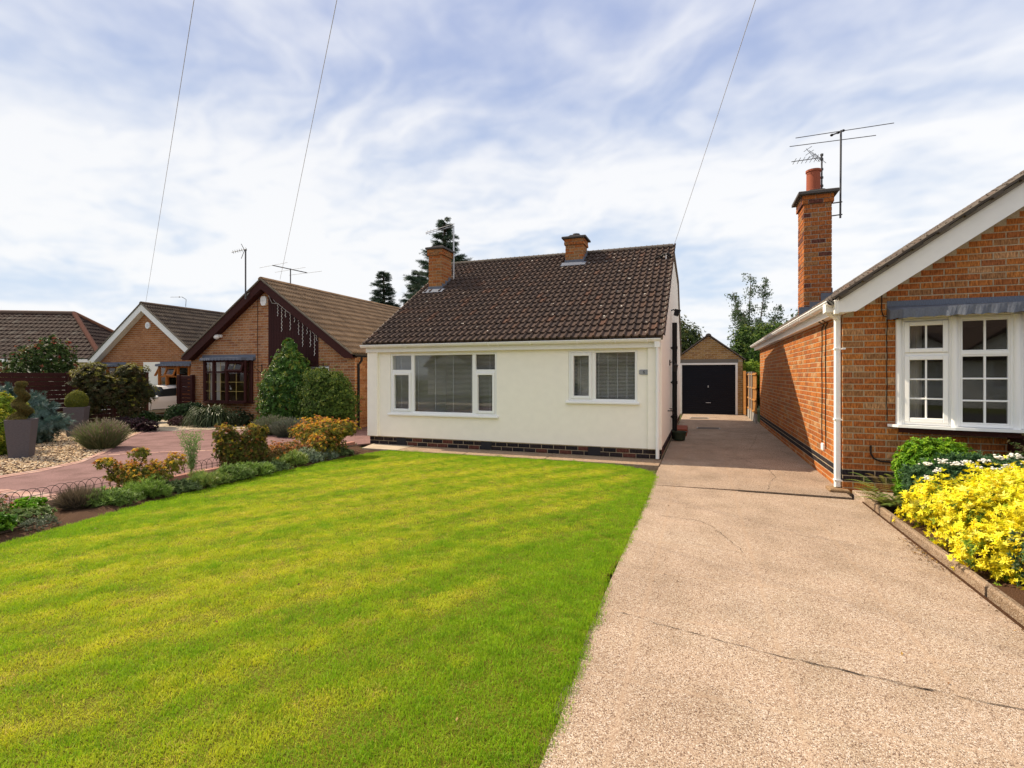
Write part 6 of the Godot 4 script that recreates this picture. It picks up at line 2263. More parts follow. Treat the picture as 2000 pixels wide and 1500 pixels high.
# houses over the road: what the window panes mirror
func across_the_street() -> void:
	var labels := ["bungalow across the road mirrored in the bow window panes", "bungalow across the road mirrored in the long window", "bungalow across the road, furthest down the street"]
	var i := 0
	for c in [[7.5, 17.5], [-4.5, 17.5], [-16.5, 17.8]]:
		var h := thing("opposite_bungalow", Vector3(c[0], 0, c[1]), labels[i], "bungalow", "bungalows across the road")
		i += 1
		var mb := MB.new()
		var walls := MB.new()
		holed(walls, Vector3(c[0] + 4.2, 0, c[1]), Vector3.LEFT, Vector3.FORWARD, 8.4, -0.1, 2.3, [Rect2(1.0, 0.9, 2.4, 1.2), Rect2(5.2, 0.9, 1.8, 1.2)], 0.2)
		walls.prism(Vector3(c[0] + 4.2, 0, c[1]), Vector3.LEFT, Vector3.UP, Vector3.FORWARD, PackedVector2Array([Vector2(4.6, 2.3), Vector2(8.4, 2.3), Vector2(6.5, 3.6)]), -0.2, 0.0)
		walls.box(c[0] - 4.2, c[0] + 4.2, -0.1, 2.3, c[1] + 0.2, c[1] + 7.0)
		walls.tint = Color(0.95, 0.9, 0.85)
		part(walls, "wall", M.render, h)
		mb.tint = Color(0.12, 0.085, 0.07)
		mb.prism(Vector3(c[0], 0, c[1]), Vector3.BACK, Vector3.UP, Vector3.LEFT, PackedVector2Array([Vector2(-0.3, 2.2), Vector2(3.5, 4.7), Vector2(7.3, 2.2), Vector2(3.5, 4.55)]), -4.5, 4.5)
		mb.prism(Vector3(c[0], 0, c[1]), Vector3.LEFT, Vector3.UP, Vector3.FORWARD, PackedVector2Array([Vector2(0.1, 2.15), Vector2(2.3, 3.75), Vector2(4.5, 2.15), Vector2(2.3, 3.55)]), -3.0, 0.35)
		part(mb, "roof", M.tile, h)
		for w in [[1.0, 2.4], [5.2, 1.8]]:
			window(h, "window", Vector3(c[0] + 4.2 - w[0], 0, c[1] + 0.03), Vector3.LEFT, Vector3.FORWARD, w[1], 0.9, 2.1, 0.06, [[w[1] / 2 - 0.04, w[1] / 2 + 0.04, 0.96, 2.04]], [[0.06, w[1] / 2 - 0.04, 0.96, 2.04, 0.0, [], []], [w[1] / 2 + 0.04, w[1] - 0.06, 0.96, 2.04, 0.0, [], []]], M.upvc)

	# front garden bushes over the road, seen only in the panes
	var bl := sprig(6, 0.12, 0.05, 1.0)
	for c in [[9.2, 13.6, 1.2, "bush over the road, right of the rest"], [6.6, 14.0, 0.9, "low bush over the road before the rightmost bungalow"], [-1.2, 14.0, 1.0, "bush over the road opposite the cream bungalow"], [-8.6, 13.8, 1.3, "tall bush over the road between two bungalows"]]:
		var b := Vector3(c[0], 0, c[1])
		shrub("street_bush", b, c[3], "bush", [[b + Vector3(0, c[2] * 0.5, 0), Vector3(0.8, 0.6, 0.6) * c[2]], [b + Vector3(0.6, c[2] * 0.4, 0.1), Vector3(0.6, 0.45, 0.5) * c[2]]], bl, "leaf", 1100, Vector2(0.7, 1.3), [Color(0.10, 0.17, 0.03), Color(0.14, 0.21, 0.035), Color(0.07, 0.12, 0.02)], 0.5, 0.4, 0.25, [Color(0.34, 0.32, 0.05)], 0.3)


func car() -> void:
	var ox := -19.2
	var t := thing("car", Vector3(ox, 0, -13.2), "pale silver hatchback parked behind the slatted fence", "car")
	var gy := -0.03
	# stations along z: z, sill, belt, roof, half width at belt, half width at roof
	var st := [[-11.45, 0.28, 0.52, 0.54, 0.52, 0.40], [-11.60, 0.20, 0.58, 0.62, 0.66, 0.52], [-12.2, 0.17, 0.66, 0.70, 0.74, 0.60], [-12.45, 0.17, 0.70, 0.76, 0.75, 0.62], [-12.95, 0.17, 0.74, 1.00, 0.76, 0.60], [-13.3, 0.17, 0.755, 1.12, 0.77, 0.61], [-13.8, 0.17, 0.77, 1.16, 0.77, 0.61], [-14.4, 0.17, 0.78, 1.14, 0.77, 0.60], [-14.75, 0.19, 0.75, 1.05, 0.75, 0.54], [-15.0, 0.24, 0.74, 0.80, 0.71, 0.52], [-15.1, 0.30, 0.60, 0.62, 0.66, 0.5]]
	var body := MB.new()
	var glass := MB.new()
	var roof := MB.new()
	for i in st.size() - 1:
		var a: Array = st[i]
		var b: Array = st[i + 1]
		for sd in [1.0, -1.0]:
			var pa := [Vector3(a[4] * 0.90 * sd, a[1], a[0]), Vector3(a[4] * sd, a[1] + 0.12, a[0]), Vector3(a[4] * 1.0 * sd, lerpf(a[1], a[2], 0.7), a[0]), Vector3(a[4] * 0.96 * sd, a[2], a[0]), Vector3((a[5] + 0.02) * sd, a[3] - 0.10, a[0]), Vector3(a[5] * 0.85 * sd, a[3] - 0.015, a[0]), Vector3(0, a[3] + 0.015, a[0])]
			var pb := [Vector3(b[4] * 0.90 * sd, b[1], b[0]), Vector3(b[4] * sd, b[1] + 0.12, b[0]), Vector3(b[4] * 1.0 * sd, lerpf(b[1], b[2], 0.7), b[0]), Vector3(b[4] * 0.96 * sd, b[2], b[0]), Vector3((b[5] + 0.02) * sd, b[3] - 0.10, b[0]), Vector3(b[5] * 0.85 * sd, b[3] - 0.015, b[0]), Vector3(0, b[3] + 0.015, b[0])]
			for k in 6:
				var tgt := body
				if k == 3 and i >= 3 and i <= 8:
					tgt = glass
				if k > 3 and (i == 3 or i == 4 or i == 8):
					tgt = glass
				var q := [pa[k], pb[k], pb[k + 1], pa[k + 1]]
				for j in 4:
					q[j] += Vector3(ox, gy, 0)
				if sd > 0:
					tgt.quad(q[0], q[1], q[2], q[3])
				else:
					tgt.quad(q[3], q[2], q[1], q[0])
	for e in [st[0], st[-1]]:
		body.box(ox - e[4] * 0.9, ox + e[4] * 0.9, gy + e[1], gy + e[2], e[0] - 0.01, e[0] + 0.01)
	part(body, "body", M.car_paint, t)
	part(glass, "window", M.car_glass, t)
	var mb := MB.new()
	for z in [-13.95, -13.2]:
		mb.obox(Vector3(ox, gy, z), Vector3.FORWARD, Vector3(-0.17, 0.42, 0).normalized(), Vector3(1, 0.2, 0).normalized(), -0.03, 0.03, 0.0, 0.01, 0.0, 0.01)
	mb.tube(PackedVector3Array([Vector3(ox + 0.755, gy + 0.70, -14.0), Vector3(ox + 0.58, gy + 1.11, -13.95)]), 0.025, -1, 6)
	part(mb, "door_pillar", M.black_plastic, t)
	mb = MB.new()
	mb.tint = Color(0.2, 0.2, 0.2)
	for z in [-12.75, -14.02]:
		mb.tube(PackedVector3Array([Vector3(ox + 0.755, gy + 0.69, z), Vector3(ox + 0.775, gy + 0.5, z), Vector3(ox + 0.765, gy + 0.26, z + 0.03)]), 0.006, -1, 5)
	mb.tube(PackedVector3Array([Vector3(ox + 0.775, gy + 0.30, -12.8), Vector3(ox + 0.775, gy + 0.30, -14.2)]), 0.010, -1, 5)
	part(mb, "door_seam", M.black_plastic, t)
	mb = MB.new()
	mb.tube(PackedVector3Array([Vector3(ox + 0.775, gy + 0.60, -13.75), Vector3(ox + 0.80, gy + 0.605, -13.80), Vector3(ox + 0.80, gy + 0.605, -13.92), Vector3(ox + 0.775, gy + 0.60, -13.96)]), 0.012, -1, 6)
	part(mb, "door_handle", M.car_paint, t)
	mb = MB.new()
	mb.ball(Vector3(ox + 0.86, gy + 0.74, -12.88), Vector3(0.09, 0.062, 0.06), 10)
	mb.tube(PackedVector3Array([Vector3(ox + 0.74, gy + 0.70, -12.9), Vector3(ox + 0.83, gy + 0.72, -12.89)]), 0.02, -1, 6)
	part(mb, "wing_mirror", M.car_paint, t)
	for z in [-12.05, -14.55]:
		for s in [1.0, -1.0]:
			mb = MB.new()
			mb.tube(PackedVector3Array([Vector3(ox + s * 0.60, gy + 0.27, z), Vector3(ox + s * 0.765, gy + 0.27, z)]), 0.27, -1, 20)
			var wh := part(mb, "wheel", M.tyre, t)
			mb = MB.new()
			mb.tube(PackedVector3Array([Vector3(ox + s * 0.70, gy + 0.27, z), Vector3(ox + s * 0.772, gy + 0.27, z)]), 0.17, -1, 16)
			part(mb, "rim", M.steel, wh)
	for s in [1.0, -1.0]:
		mb = MB.new()
		mb.ball(Vector3(ox + s * 0.5, gy + 0.52, -11.58), Vector3(0.14, 0.07, 0.08), 10)
		part(mb, "headlight", M.upvc, t)


# ---------------------------------------------------------------- gardens
func planter(at: Vector3, turn: float, label: String, top: float, bottom: float, h: float) -> Node3D:
	var t := thing("planter", at, label, "planter", "tall tapered grey planters")
	var mb := MB.new()
	var b := Basis(Vector3.UP, turn)
	var lo := []
	var hi := []
	var rim := []
	var inn := []
	for k in [[-1, 1], [1, 1], [1, -1], [-1, -1]]:
		lo.append(at + b * Vector3(k[0] * bottom / 2, 0, k[1] * bottom / 2))
		hi.append(at + b * Vector3(k[0] * top / 2, h, k[1] * top / 2))
		rim.append(at + b * Vector3(k[0] * (top / 2 - 0.025), h, k[1] * (top / 2 - 0.025)))
		inn.append(at + b * Vector3(k[0] * (top / 2 - 0.04), h - 0.06, k[1] * (top / 2 - 0.04)))
	for i in 4:
		var j := (i + 1) % 4
		mb.quad(lo[i], lo[j], hi[j], hi[i])
		mb.quad(hi[i], hi[j], rim[j], rim[i])
		mb.quad(rim[i], rim[j], inn[j], inn[i])
	part(mb, "tub", M.planter, t)
	mb = MB.new()
	mb.quad(inn[0], inn[1], inn[2], inn[3])
	part(mb, "compost", M.soil, t)
	return t


# upright wiry clump: lavender, dry stalks
func clump(called: String, base: Vector3, label: String, category: String, r: float, h: float, n: int, leaf_cols: Array, tip_cols: Array, spread := 0.9, squash := 1.0, group := "") -> Node3D:
	var t := thing(called, base, label, category, group)
	var mb := MB.new()
	for i in 5:
		var a := TAU * i / 5
		var w := Vector3(cos(a), 0, sin(a)) * 0.0034
		mb.tri(-w + Vector3(w.z, 0, w.x) * 3.0, w + Vector3(w.z, 0, w.x) * 3.0, Vector3(rng.randfn() * 0.03, 0.9 + rng.randf() * 0.2, rng.randfn() * 0.03))
	var stalk := mb.mesh()
	mb = MB.new()
	mb.ball(Vector3(0, 0.0, 0), Vector3(0.009, 0.034, 0.009), 5)
	var head := mb.mesh()
	var mm := Many.new()
	var hm := Many.new()
	for i in n:
		var q := sqrt(rng.randf())
		var a := rng.randf() * TAU
		var o := base + Vector3(cos(a) * q * r * 0.45, 0, sin(a) * q * r * 0.45 * squash)
		var d := (Vector3(cos(a) * q * spread, 1.0, sin(a) * q * spread * squash) + Vector3(rng.randfn(), rng.randfn() * 0.3, rng.randfn()) * 0.18).normalized()
		var L := h * rng.randf_range(0.42, 1.05) * (1.1 - 0.2 * q)
		mm.put(Transform3D(axis_basis(d, rng.randf() * TAU) * Basis.from_scale(Vector3(2.2, L, 2.2)), o), pick_col(leaf_cols))
		if tip_cols.size() and rng.randf() < 0.5:
			hm.put(Transform3D(axis_basis(d, 0), o + d * L * 0.96), pick_col(tip_cols))
	many(mm, stalk, "foliage", M.leaf, t)
	if hm.count:
		many(hm, head, "flower_heads", M.leaf, t)
	return t


# arching strap leaves from a crown
func straps(called: String, base: Vector3, label: String, category: String, n: int, L: float, w: float, cols: Array) -> Node3D:
	var t := thing(called, base, label, category)
	var mb := MB.new()
	for i in n:
		var a := rng.randf() * TAU
		var d := Vector3(cos(a), 0, sin(a))
		var s := d.cross(Vector3.UP)
		var l := L * rng.randf_range(0.6, 1.1)
		var up := rng.randf_range(1.5, 3.2)
		var o := base + Vector3(rng.randfn() * 0.16, 0, rng.randfn() * 0.12)
		mb.tint = pick_col(cols)
		var prev := []
		for k in 7:
			var f := k / 6.0
			var p := o + d * l * f * 0.85 + Vector3.UP * l * (up * f - (up + 0.1) * f * f) * 0.9
			var ww := w * (1.0 - f * f * 0.95) * 0.5
			var e := [p - s * ww, p, p + s * ww]
			e[0] += Vector3.UP * ww * 0.5
			e[2] += Vector3.UP * ww * 0.5
			if prev.size():
				mb.quad(prev[0], prev[1], e[1], e[0])
				mb.quad(prev[1], prev[2], e[2], e[1])
			prev = e
	part(mb, "leaf_tuft", M.leaf, t)
	return t


func hoops() -> void:
	var t := thing("hoop_fence", Vector3(-7.13, 0.03, -5.6), "low black wire hoop edging beside the red drive", "wire edging")
	var mb := MB.new()
	var pts := PackedVector3Array()
	for i in 15:
		var a := PI * i / 14
		pts.push_back(Vector3(0, 0.10 + sin(a) * 0.085, -cos(a) * 0.088))
	pts.insert(0, Vector3(0, 0.0, -0.088))
	pts.push_back(Vector3(0, 0.0, 0.088))
	mb.tube(pts, 0.0032, -1, 4)
	var hm := mb.mesh()
	var n := 66
	for i in n:
		var o := MeshInstance3D.new()
		o.name = "hoop"
		o.mesh = hm
		o.material_override = M.iron
		t.add_child(o, true)
		o.position = Vector3(0.004 * (i % 2) + 0.006 * sin(i * 0.7), 0.006 * sin(i * 1.7), 2.85 - i * 0.092)
		o.rotation.x = 0.03 * sin(i * 2.1)
	for y in [0.055, 0.10]:
		mb = MB.new()
		var p := PackedVector3Array()
		for i in 20:
			p.push_back(Vector3(-7.126 + 0.005 * sin(i * 1.3), 0.03 + y, -2.7 - i * 0.325))
		mb.tube(p, 0.0028, -1, 4)
		part(mb, "rail", M.iron, t)


func garden_left() -> void:
	var sm := sprig(7, 0.05, 0.022, 0.9)
	var fine := sprig(9, 0.035, 0.010, 0.8, 0.15, 0.03)
	var broad := sprig(6, 0.085, 0.045, 1.0)
	var laurel := sprig(6, 0.10, 0.042, 1.15)
	var palm := sprig(8, 0.075, 0.02, 1.25)
	# two planters with clipped plants
	var p1 := Vector3(-11.64, 0.0, -5.70)
	planter(p1, deg_to_rad(46.0), "tall grey planter with a spiral clipped shrub, nearer the drive", 0.37, 0.275, 0.70)
	var t := thing("topiary", p1 + Vector3(0, 0.66, 0), "olive brown spiral topiary in the nearer grey planter", "topiary")
	var mm := Many.new()
	var brown := [Color(0.12, 0.105, 0.025), Color(0.15, 0.125, 0.03), Color(0.095, 0.095, 0.022), Color(0.17, 0.12, 0.035)]
	for i in 9000:
		var f := rng.randf()
		var a := rng.randf() * TAU
		var rad := lerpf(0.185, 0.06, pow(f, 0.8))
		var groove := sin(a - f * TAU * 2.6)
		rad *= 0.62 + 0.42 * groove
		if f > 0.88:
			rad = 0.07 * sqrt(maxf(0.0, 1.0 - pow((f - 0.94) / 0.07, 2.0)))
		rad *= 1.0 - 0.25 * rng.randf() * rng.randf()
		var d := Vector3(cos(a), 0.25 + 0.3 * rng.randfn(), sin(a)).normalized()
		mm.put(Transform3D(axis_basis(d, rng.randf() * TAU).scaled(Vector3.ONE * rng.randf_range(0.35, 0.6)), p1 + Vector3(cos(a) * rad, 0.70 + f * 0.68, sin(a) * rad)), pick_col(brown))
	many(mm, fine, "foliage", M.leaf, t)
	var mb := MB.new()
	mb.tube(PackedVector3Array([p1 + Vector3(0, 0.62, 0), p1 + Vector3(0.02, 1.3, 0)]), 0.02, 0.012, 6)
	part(mb, "stem", M.bark, t)
	var p2 := Vector3(-14.5, 0.0, -8.2)
	planter(p2, deg_to_rad(44.0), "tall grey planter with a clipped ball, nearer the dark fence", 0.42, 0.30, 0.72)
	t = thing("topiary", p2 + Vector3(0, 0.68, 0), "round yellow green clipped ball in the planter by the dark fence", "topiary")
	mm = Many.new()
	fill(mm, [[p2 + Vector3(0, 0.86, 0), Vector3(0.215, 0.245, 0.215)]], 6500, Vector2(0.35, 0.6), [Color(0.14, 0.16, 0.02), Color(0.18, 0.19, 0.022), Color(0.11, 0.135, 0.02)], 0.22, 0.2, 0.04, [Color(0.30, 0.28, 0.03)], 0.25)
	many(mm, fine, "foliage", M.leaf, t)
	stems(t, p2 + Vector3(0, 0.64, 0), [[p2 + Vector3(0, 0.8, 0), Vector3(0.2, 0.2, 0.2)]], 4, 0.012, M.bark)

	clump("lavender", Vector3(-11.5, 0.0, -6.95), "wide greyish lavender clump at the edge of the gravel", "lavender", 0.36, 0.60, 1300, [Color(0.18, 0.21, 0.085), Color(0.15, 0.18, 0.075), Color(0.21, 0.21, 0.10)], [Color(0.26, 0.19, 0.15), Color(0.30, 0.24, 0.17)], 0.85)
	# shrubs by the fence
	shrub("juniper", Vector3(-13.9, 0, -7.0), "blue green spreading conifer behind the nearer planter", "shrub", [[Vector3(-13.75, 0.36, -7.0), Vector3(0.36, 0.34, 0.32)], [Vector3(-13.75, 0.74, -7.05), Vector3(0.26, 0.14, 0.24)], [Vector3(-14.1, 0.9, -6.95), Vector3(0.30, 0.14, 0.26)], [Vector3(-14.3, 1.12, -6.6), Vector3(0.26, 0.08, 0.2)], [Vector3(-13.7, 0.42, -7.3), Vector3(0.28, 0.12, 0.2)]], needles(10, 0.26, 0.010), "needle", 1500, Vector2(0.7, 1.3), [Color(0.07, 0.12, 0.10), Color(0.09, 0.15, 0.13), Color(0.05, 0.10, 0.075), Color(0.15, 0.21, 0.19)], 0.5, 0.1, 0.3)
	shrub("spirea", Vector3(-13.1, 0, -5.9), "bright yellow green shrub at the left edge beside the nearer planter", "shrub", [[Vector3(-12.55, 0.38, -5.75), Vector3(0.42, 0.42, 0.40)], [Vector3(-12.95, 0.80, -6.0), Vector3(0.38, 0.32, 0.36)], [Vector3(-12.3, 0.25, -5.5), Vector3(0.3, 0.3, 0.3)]], sm, "leaf", 3800, Vector2(0.7, 1.3), [Color(0.20, 0.28, 0.02), Color(0.26, 0.32, 0.025), Color(0.15, 0.23, 0.02)], 0.4, 0.4, 0.2, [Color(0.38, 0.36, 0.03)], 0.5)
	t = shrub("maple_bush", Vector3(-15.6, 0, -9.8), "large dark leafed maple bush with yellow tips before the slatted fence", "bush", [[Vector3(-15.65, 1.12, -9.5), Vector3(0.52, 0.36, 0.45)], [Vector3(-15.9, 1.40, -9.35), Vector3(0.44, 0.34, 0.42)], [Vector3(-15.35, 1.22, -10.0), Vector3(0.44, 0.40, 0.42)], [Vector3(-15.3, 1.60, -10.0), Vector3(0.36, 0.22, 0.36)], [Vector3(-15.55, 0.85, -9.8), Vector3(0.42, 0.26, 0.4)], [Vector3(-15.2, 1.0, -10.3), Vector3(0.28, 0.34, 0.3)], [Vector3(-15.95, 1.70, -9.4), Vector3(0.30, 0.14, 0.3)], [Vector3(-15.9, 0.75, -9.3), Vector3(0.42, 0.34, 0.4)], [Vector3(-15.35, 0.65, -10.0), Vector3(0.36, 0.30, 0.36)]], palm, "leaf", 5200, Vector2(0.6, 1.3), [Color(0.045, 0.052, 0.014), Color(0.06, 0.06, 0.016), Color(0.035, 0.042, 0.014), Color(0.075, 0.05, 0.02)], 0.55, 0.8, 0.3, [Color(0.28, 0.25, 0.03), Color(0.22, 0.19, 0.025), Color(0.17, 0.16, 0.02)], 0.55)
	shrub("heuchera", Vector3(-14.4, 0, -9.3), "dark purple low leafy clump at the foot of the maple", "plant", [[Vector3(-14.55, 0.14, -9.30), Vector3(0.5, 0.2, 0.4)], [Vector3(-14.1, 0.12, -9.5), Vector3(0.4, 0.17, 0.3)]], broad, "leaf", 700, Vector2(0.7, 1.2), [Color(0.045, 0.022, 0.028), Color(0.06, 0.028, 0.036), Color(0.035, 0.02, 0.022)], 0.5, 0.9, 0.15)
	shrub("ivy", Vector3(-16.2, 0, -11.0), "dark green low plant at the end of the slatted fence", "plant", [[Vector3(-16.2, 0.14, -10.9), Vector3(0.55, 0.22, 0.4)]], broad, "glossy_leaf", 420, Vector2(0.7, 1.1), [Color(0.03, 0.065, 0.015), Color(0.045, 0.09, 0.02)], 0.5, 0.8, 0.15)
	shrub("hebe", Vector3(-15.3, 0, -11.4), "dark glossy domed shrub left of the strap leaved clump", "shrub", [[Vector3(-15.1, 0.28, -11.35), Vector3(0.36, 0.34, 0.36)], [Vector3(-14.75, 0.34, -11.5), Vector3(0.36, 0.32, 0.33)]], sm, "glossy_leaf", 1700, Vector2(0.8, 1.4), [Color(0.03, 0.065, 0.022), Color(0.045, 0.085, 0.03), Color(0.025, 0.05, 0.018)], 0.4, 0.5, 0.18)
	shrub("heuchera", Vector3(-14.55, 0, -10.95), "small dark purple plant before the glossy domed shrub", "plant", [[Vector3(-14.5, 0.10, -10.9), Vector3(0.35, 0.16, 0.25)]], broad, "leaf", 260, Vector2(0.5, 0.9), [Color(0.06, 0.028, 0.03), Color(0.09, 0.045, 0.045)], 0.5, 0.9, 0.15)
	straps("agapanthus", Vector3(-13.55, 0, -11.15), "arching strap leaved clump under the brown bow window", "plant", 420, 0.85, 0.040, [Color(0.06, 0.085, 0.03), Color(0.045, 0.068, 0.025), Color(0.09, 0.115, 0.045), Color(0.035, 0.05, 0.02)])
	shrub("fern_clump", Vector3(-12.75, 0, -11.5), "dark low foliage right of the strap leaved clump", "plant", [[Vector3(-12.8, 0.2, -11.45), Vector3(0.4, 0.26, 0.3)]], sm, "leaf", 600, Vector2(0.7, 1.2), [Color(0.025, 0.04, 0.014), Color(0.03, 0.05, 0.02)], 0.4, 0.5, 0.2)
	# conical evergreen and its rounded neighbour
	shrub("conical_bush", Vector3(-11.0, 0, -11.45), "tall conical glossy evergreen before the dark gable boards", "bush", [[Vector3(-10.88, 0.62, -11.4), Vector3(0.84, 0.78, 0.7)], [Vector3(-10.88, 1.15, -11.4), Vector3(0.80, 0.66, 0.64)], [Vector3(-10.88, 1.68, -11.4), Vector3(0.56, 0.50, 0.46)], [Vector3(-10.88, 2.12, -11.4), Vector3(0.22, 0.38, 0.2)], [Vector3(-10.62, 1.98, -11.35), Vector3(0.15, 0.24, 0.14)], [Vector3(-10.6, 1.5, -11.35), Vector3(0.38, 0.42, 0.35)]], laurel, "glossy_leaf", 9000, Vector2(0.42, 0.85), [Color(0.045, 0.115, 0.016), Color(0.06, 0.145, 0.02), Color(0.035, 0.085, 0.014), Color(0.085, 0.18, 0.025)], 0.30, 0.15, 0.15, [Color(0.16, 0.24, 0.03), Color(0.20, 0.22, 0.03)], 0.35)
	shrub("rounded_bush", Vector3(-9.35, 0, -11.3), "rounded mid green bush right of the conical evergreen", "bush", [[Vector3(-9.45, 0.62, -11.2), Vector3(0.80, 0.66, 0.6)], [Vector3(-9.55, 1.10, -11.2), Vector3(0.58, 0.56, 0.5)], [Vector3(-9.0, 0.72, -11.15), Vector3(0.50, 0.52, 0.45)], [Vector3(-9.15, 1.22, -11.25), Vector3(0.36, 0.32, 0.34)]], sm, "leaf", 10500, Vector2(0.5, 1.0), [Color(0.075, 0.135, 0.020), Color(0.10, 0.165, 0.025), Color(0.055, 0.105, 0.018)], 0.35, 0.35, 0.26, [Color(0.18, 0.23, 0.035)], 0.35)
	clump("lavender", Vector3(-10.25, 0, -10.15), "grey green lavender mound at the foot of the conical evergreen", "lavender", 0.48, 0.46, 1400, [Color(0.13, 0.165, 0.095), Color(0.16, 0.19, 0.10), Color(0.11, 0.14, 0.08)], [Color(0.21, 0.20, 0.13)], 0.9)
	clump("lavender", Vector3(-9.45, 0, -9.95), "darker grey lavender mound right of its paler neighbour", "lavender", 0.48, 0.44, 1400, [Color(0.10, 0.12, 0.085), Color(0.12, 0.145, 0.10)], [Color(0.16, 0.16, 0.12)], 0.9)
	# bed along the lawn
	var gold := [Color(0.27, 0.25, 0.03), Color(0.18, 0.20, 0.03), Color(0.34, 0.27, 0.035), Color(0.13, 0.16, 0.025), Color(0.22, 0.14, 0.035)]
	var tips := [Color(0.62, 0.36, 0.03), Color(0.58, 0.27, 0.035), Color(0.66, 0.44, 0.04), Color(0.40, 0.15, 0.05)]
	shrub("golden_shrub", Vector3(-6.55, 0.03, -7.85), "broad golden orange shrub by the pale slab at the end of the bed", "shrub", [[Vector3(-6.65, 0.28, -7.75), Vector3(0.42, 0.28, 0.42)], [Vector3(-6.95, 0.46, -8.0), Vector3(0.36, 0.22, 0.36)], [Vector3(-6.45, 0.46, -7.7), Vector3(0.30, 0.20, 0.32)], [Vector3(-6.38, 0.22, -7.5), Vector3(0.26, 0.22, 0.28)], [Vector3(-7.25, 0.40, -8.1), Vector3(0.3, 0.16, 0.3)], [Vector3(-6.2, 0.50, -7.85), Vector3(0.22, 0.15, 0.24)]], sm, "leaf", 4600, Vector2(0.5, 1.0), gold, 0.5, 0.5, 0.36, tips, 0.75, "golden shrubs in the bed by the lawn")
	shrub("golden_shrub", Vector3(-6.75, 0.03, -7.05), "low rusty orange shrub between the two larger golden shrubs", "shrub", [[Vector3(-6.78, 0.15, -7.05), Vector3(0.36, 0.19, 0.4)], [Vector3(-6.70, 0.13, -6.7), Vector3(0.28, 0.16, 0.3)]], sm, "leaf", 1800, Vector2(0.45, 0.85), [Color(0.18, 0.11, 0.03), Color(0.12, 0.11, 0.025), Color(0.23, 0.14, 0.03)], 0.5, 0.5, 0.32, [Color(0.50, 0.21, 0.04), Color(0.38, 0.13, 0.05)], 0.6, "golden shrubs in the bed by the lawn")
	shrub("golden_shrub", Vector3(-6.95, 0.03, -6.15), "upright green shrub with two yellow lit tops midway along the bed", "shrub", [[Vector3(-7.0, 0.32, -6.1), Vector3(0.22, 0.32, 0.22)], [Vector3(-6.72, 0.36, -6.3), Vector3(0.18, 0.30, 0.2)], [Vector3(-6.88, 0.20, -6.2), Vector3(0.24, 0.20, 0.22)], [Vector3(-7.06, 0.54, -6.05), Vector3(0.15, 0.14, 0.15)], [Vector3(-6.68, 0.58, -6.32), Vector3(0.13, 0.12, 0.13)]], sm, "leaf", 4200, Vector2(0.45, 0.85), [Color(0.11, 0.13, 0.02), Color(0.085, 0.10, 0.018), Color(0.16, 0.15, 0.022), Color(0.15, 0.09, 0.025)], 0.45, 0.3, 0.36, [Color(0.50, 0.38, 0.03), Color(0.36, 0.24, 0.03), Color(0.32, 0.12, 0.035)], 0.5, "golden shrubs in the bed by the lawn")
	shrub("golden_shrub", Vector3(-6.72, 0.03, -4.42), "spreading golden shrub with long arching shoots nearest the camera", "shrub", [[Vector3(-6.70, 0.20, -4.50), Vector3(0.21, 0.17, 0.2)], [Vector3(-6.84, 0.26, -4.42), Vector3(0.17, 0.12, 0.16)], [Vector3(-6.56, 0.24, -4.62), Vector3(0.17, 0.14, 0.17)], [Vector3(-7.0, 0.40, -4.26), Vector3(0.12, 0.055, 0.11)], [Vector3(-6.72, 0.50, -4.52), Vector3(0.10, 0.07, 0.10)], [Vector3(-6.46, 0.36, -4.78), Vector3(0.10, 0.10, 0.10)], [Vector3(-6.98, 0.24, -4.38), Vector3(0.10, 0.12, 0.10)]], sm, "leaf", 1900, Vector2(0.42, 0.8), gold, 0.5, 0.5, 0.4, tips, 0.75, "golden shrubs in the bed by the lawn")
	# tall feathery weed
	t = thing("tall_weed", Vector3(-7.02, 0.03, -5.45), "tall thin feathery pale green weed beside the hoop edging", "weed")
	mb = MB.new()
	mb.tint = Color(0.22, 0.27, 0.12)
	mm = Many.new()
	for i in 9:
		var a := rng.randf() * TAU
		var top := Vector3(-7.02 + cos(a) * 0.13, rng.randf_range(0.5, 0.74), -5.45 + sin(a) * 0.13)
		var o := Vector3(-7.02, 0.03, -5.45)
		mb.tube(PackedVector3Array([o, o.lerp(top, 0.6) + Vector3(-cos(a), 0.5, -sin(a)) * 0.03, top]), 0.004, 0.0015, 4)
		for k in 150:
			var f := rng.randf_range(0.15, 1.0)
			var p := o.lerp(top, f) + Vector3(rng.randfn(), rng.randfn() * 0.6, rng.randfn()) * 0.028 * (0.3 + f)
			mm.put(Transform3D(axis_basis(Vector3(rng.randfn(), 1.2, rng.randfn()), rng.randf() * TAU).scaled(Vector3.ONE * rng.randf_range(0.3, 0.6)), p), pick_col([Color(0.20, 0.32, 0.09), Color(0.26, 0.38, 0.12)]))
	part(mb, "stem", M.tinted, t)
	many(mm, fine, "foliage", M.leaf, t)
	# green edging plants along the lawn, each its own clump
	var z := -3.95
	var i := 0
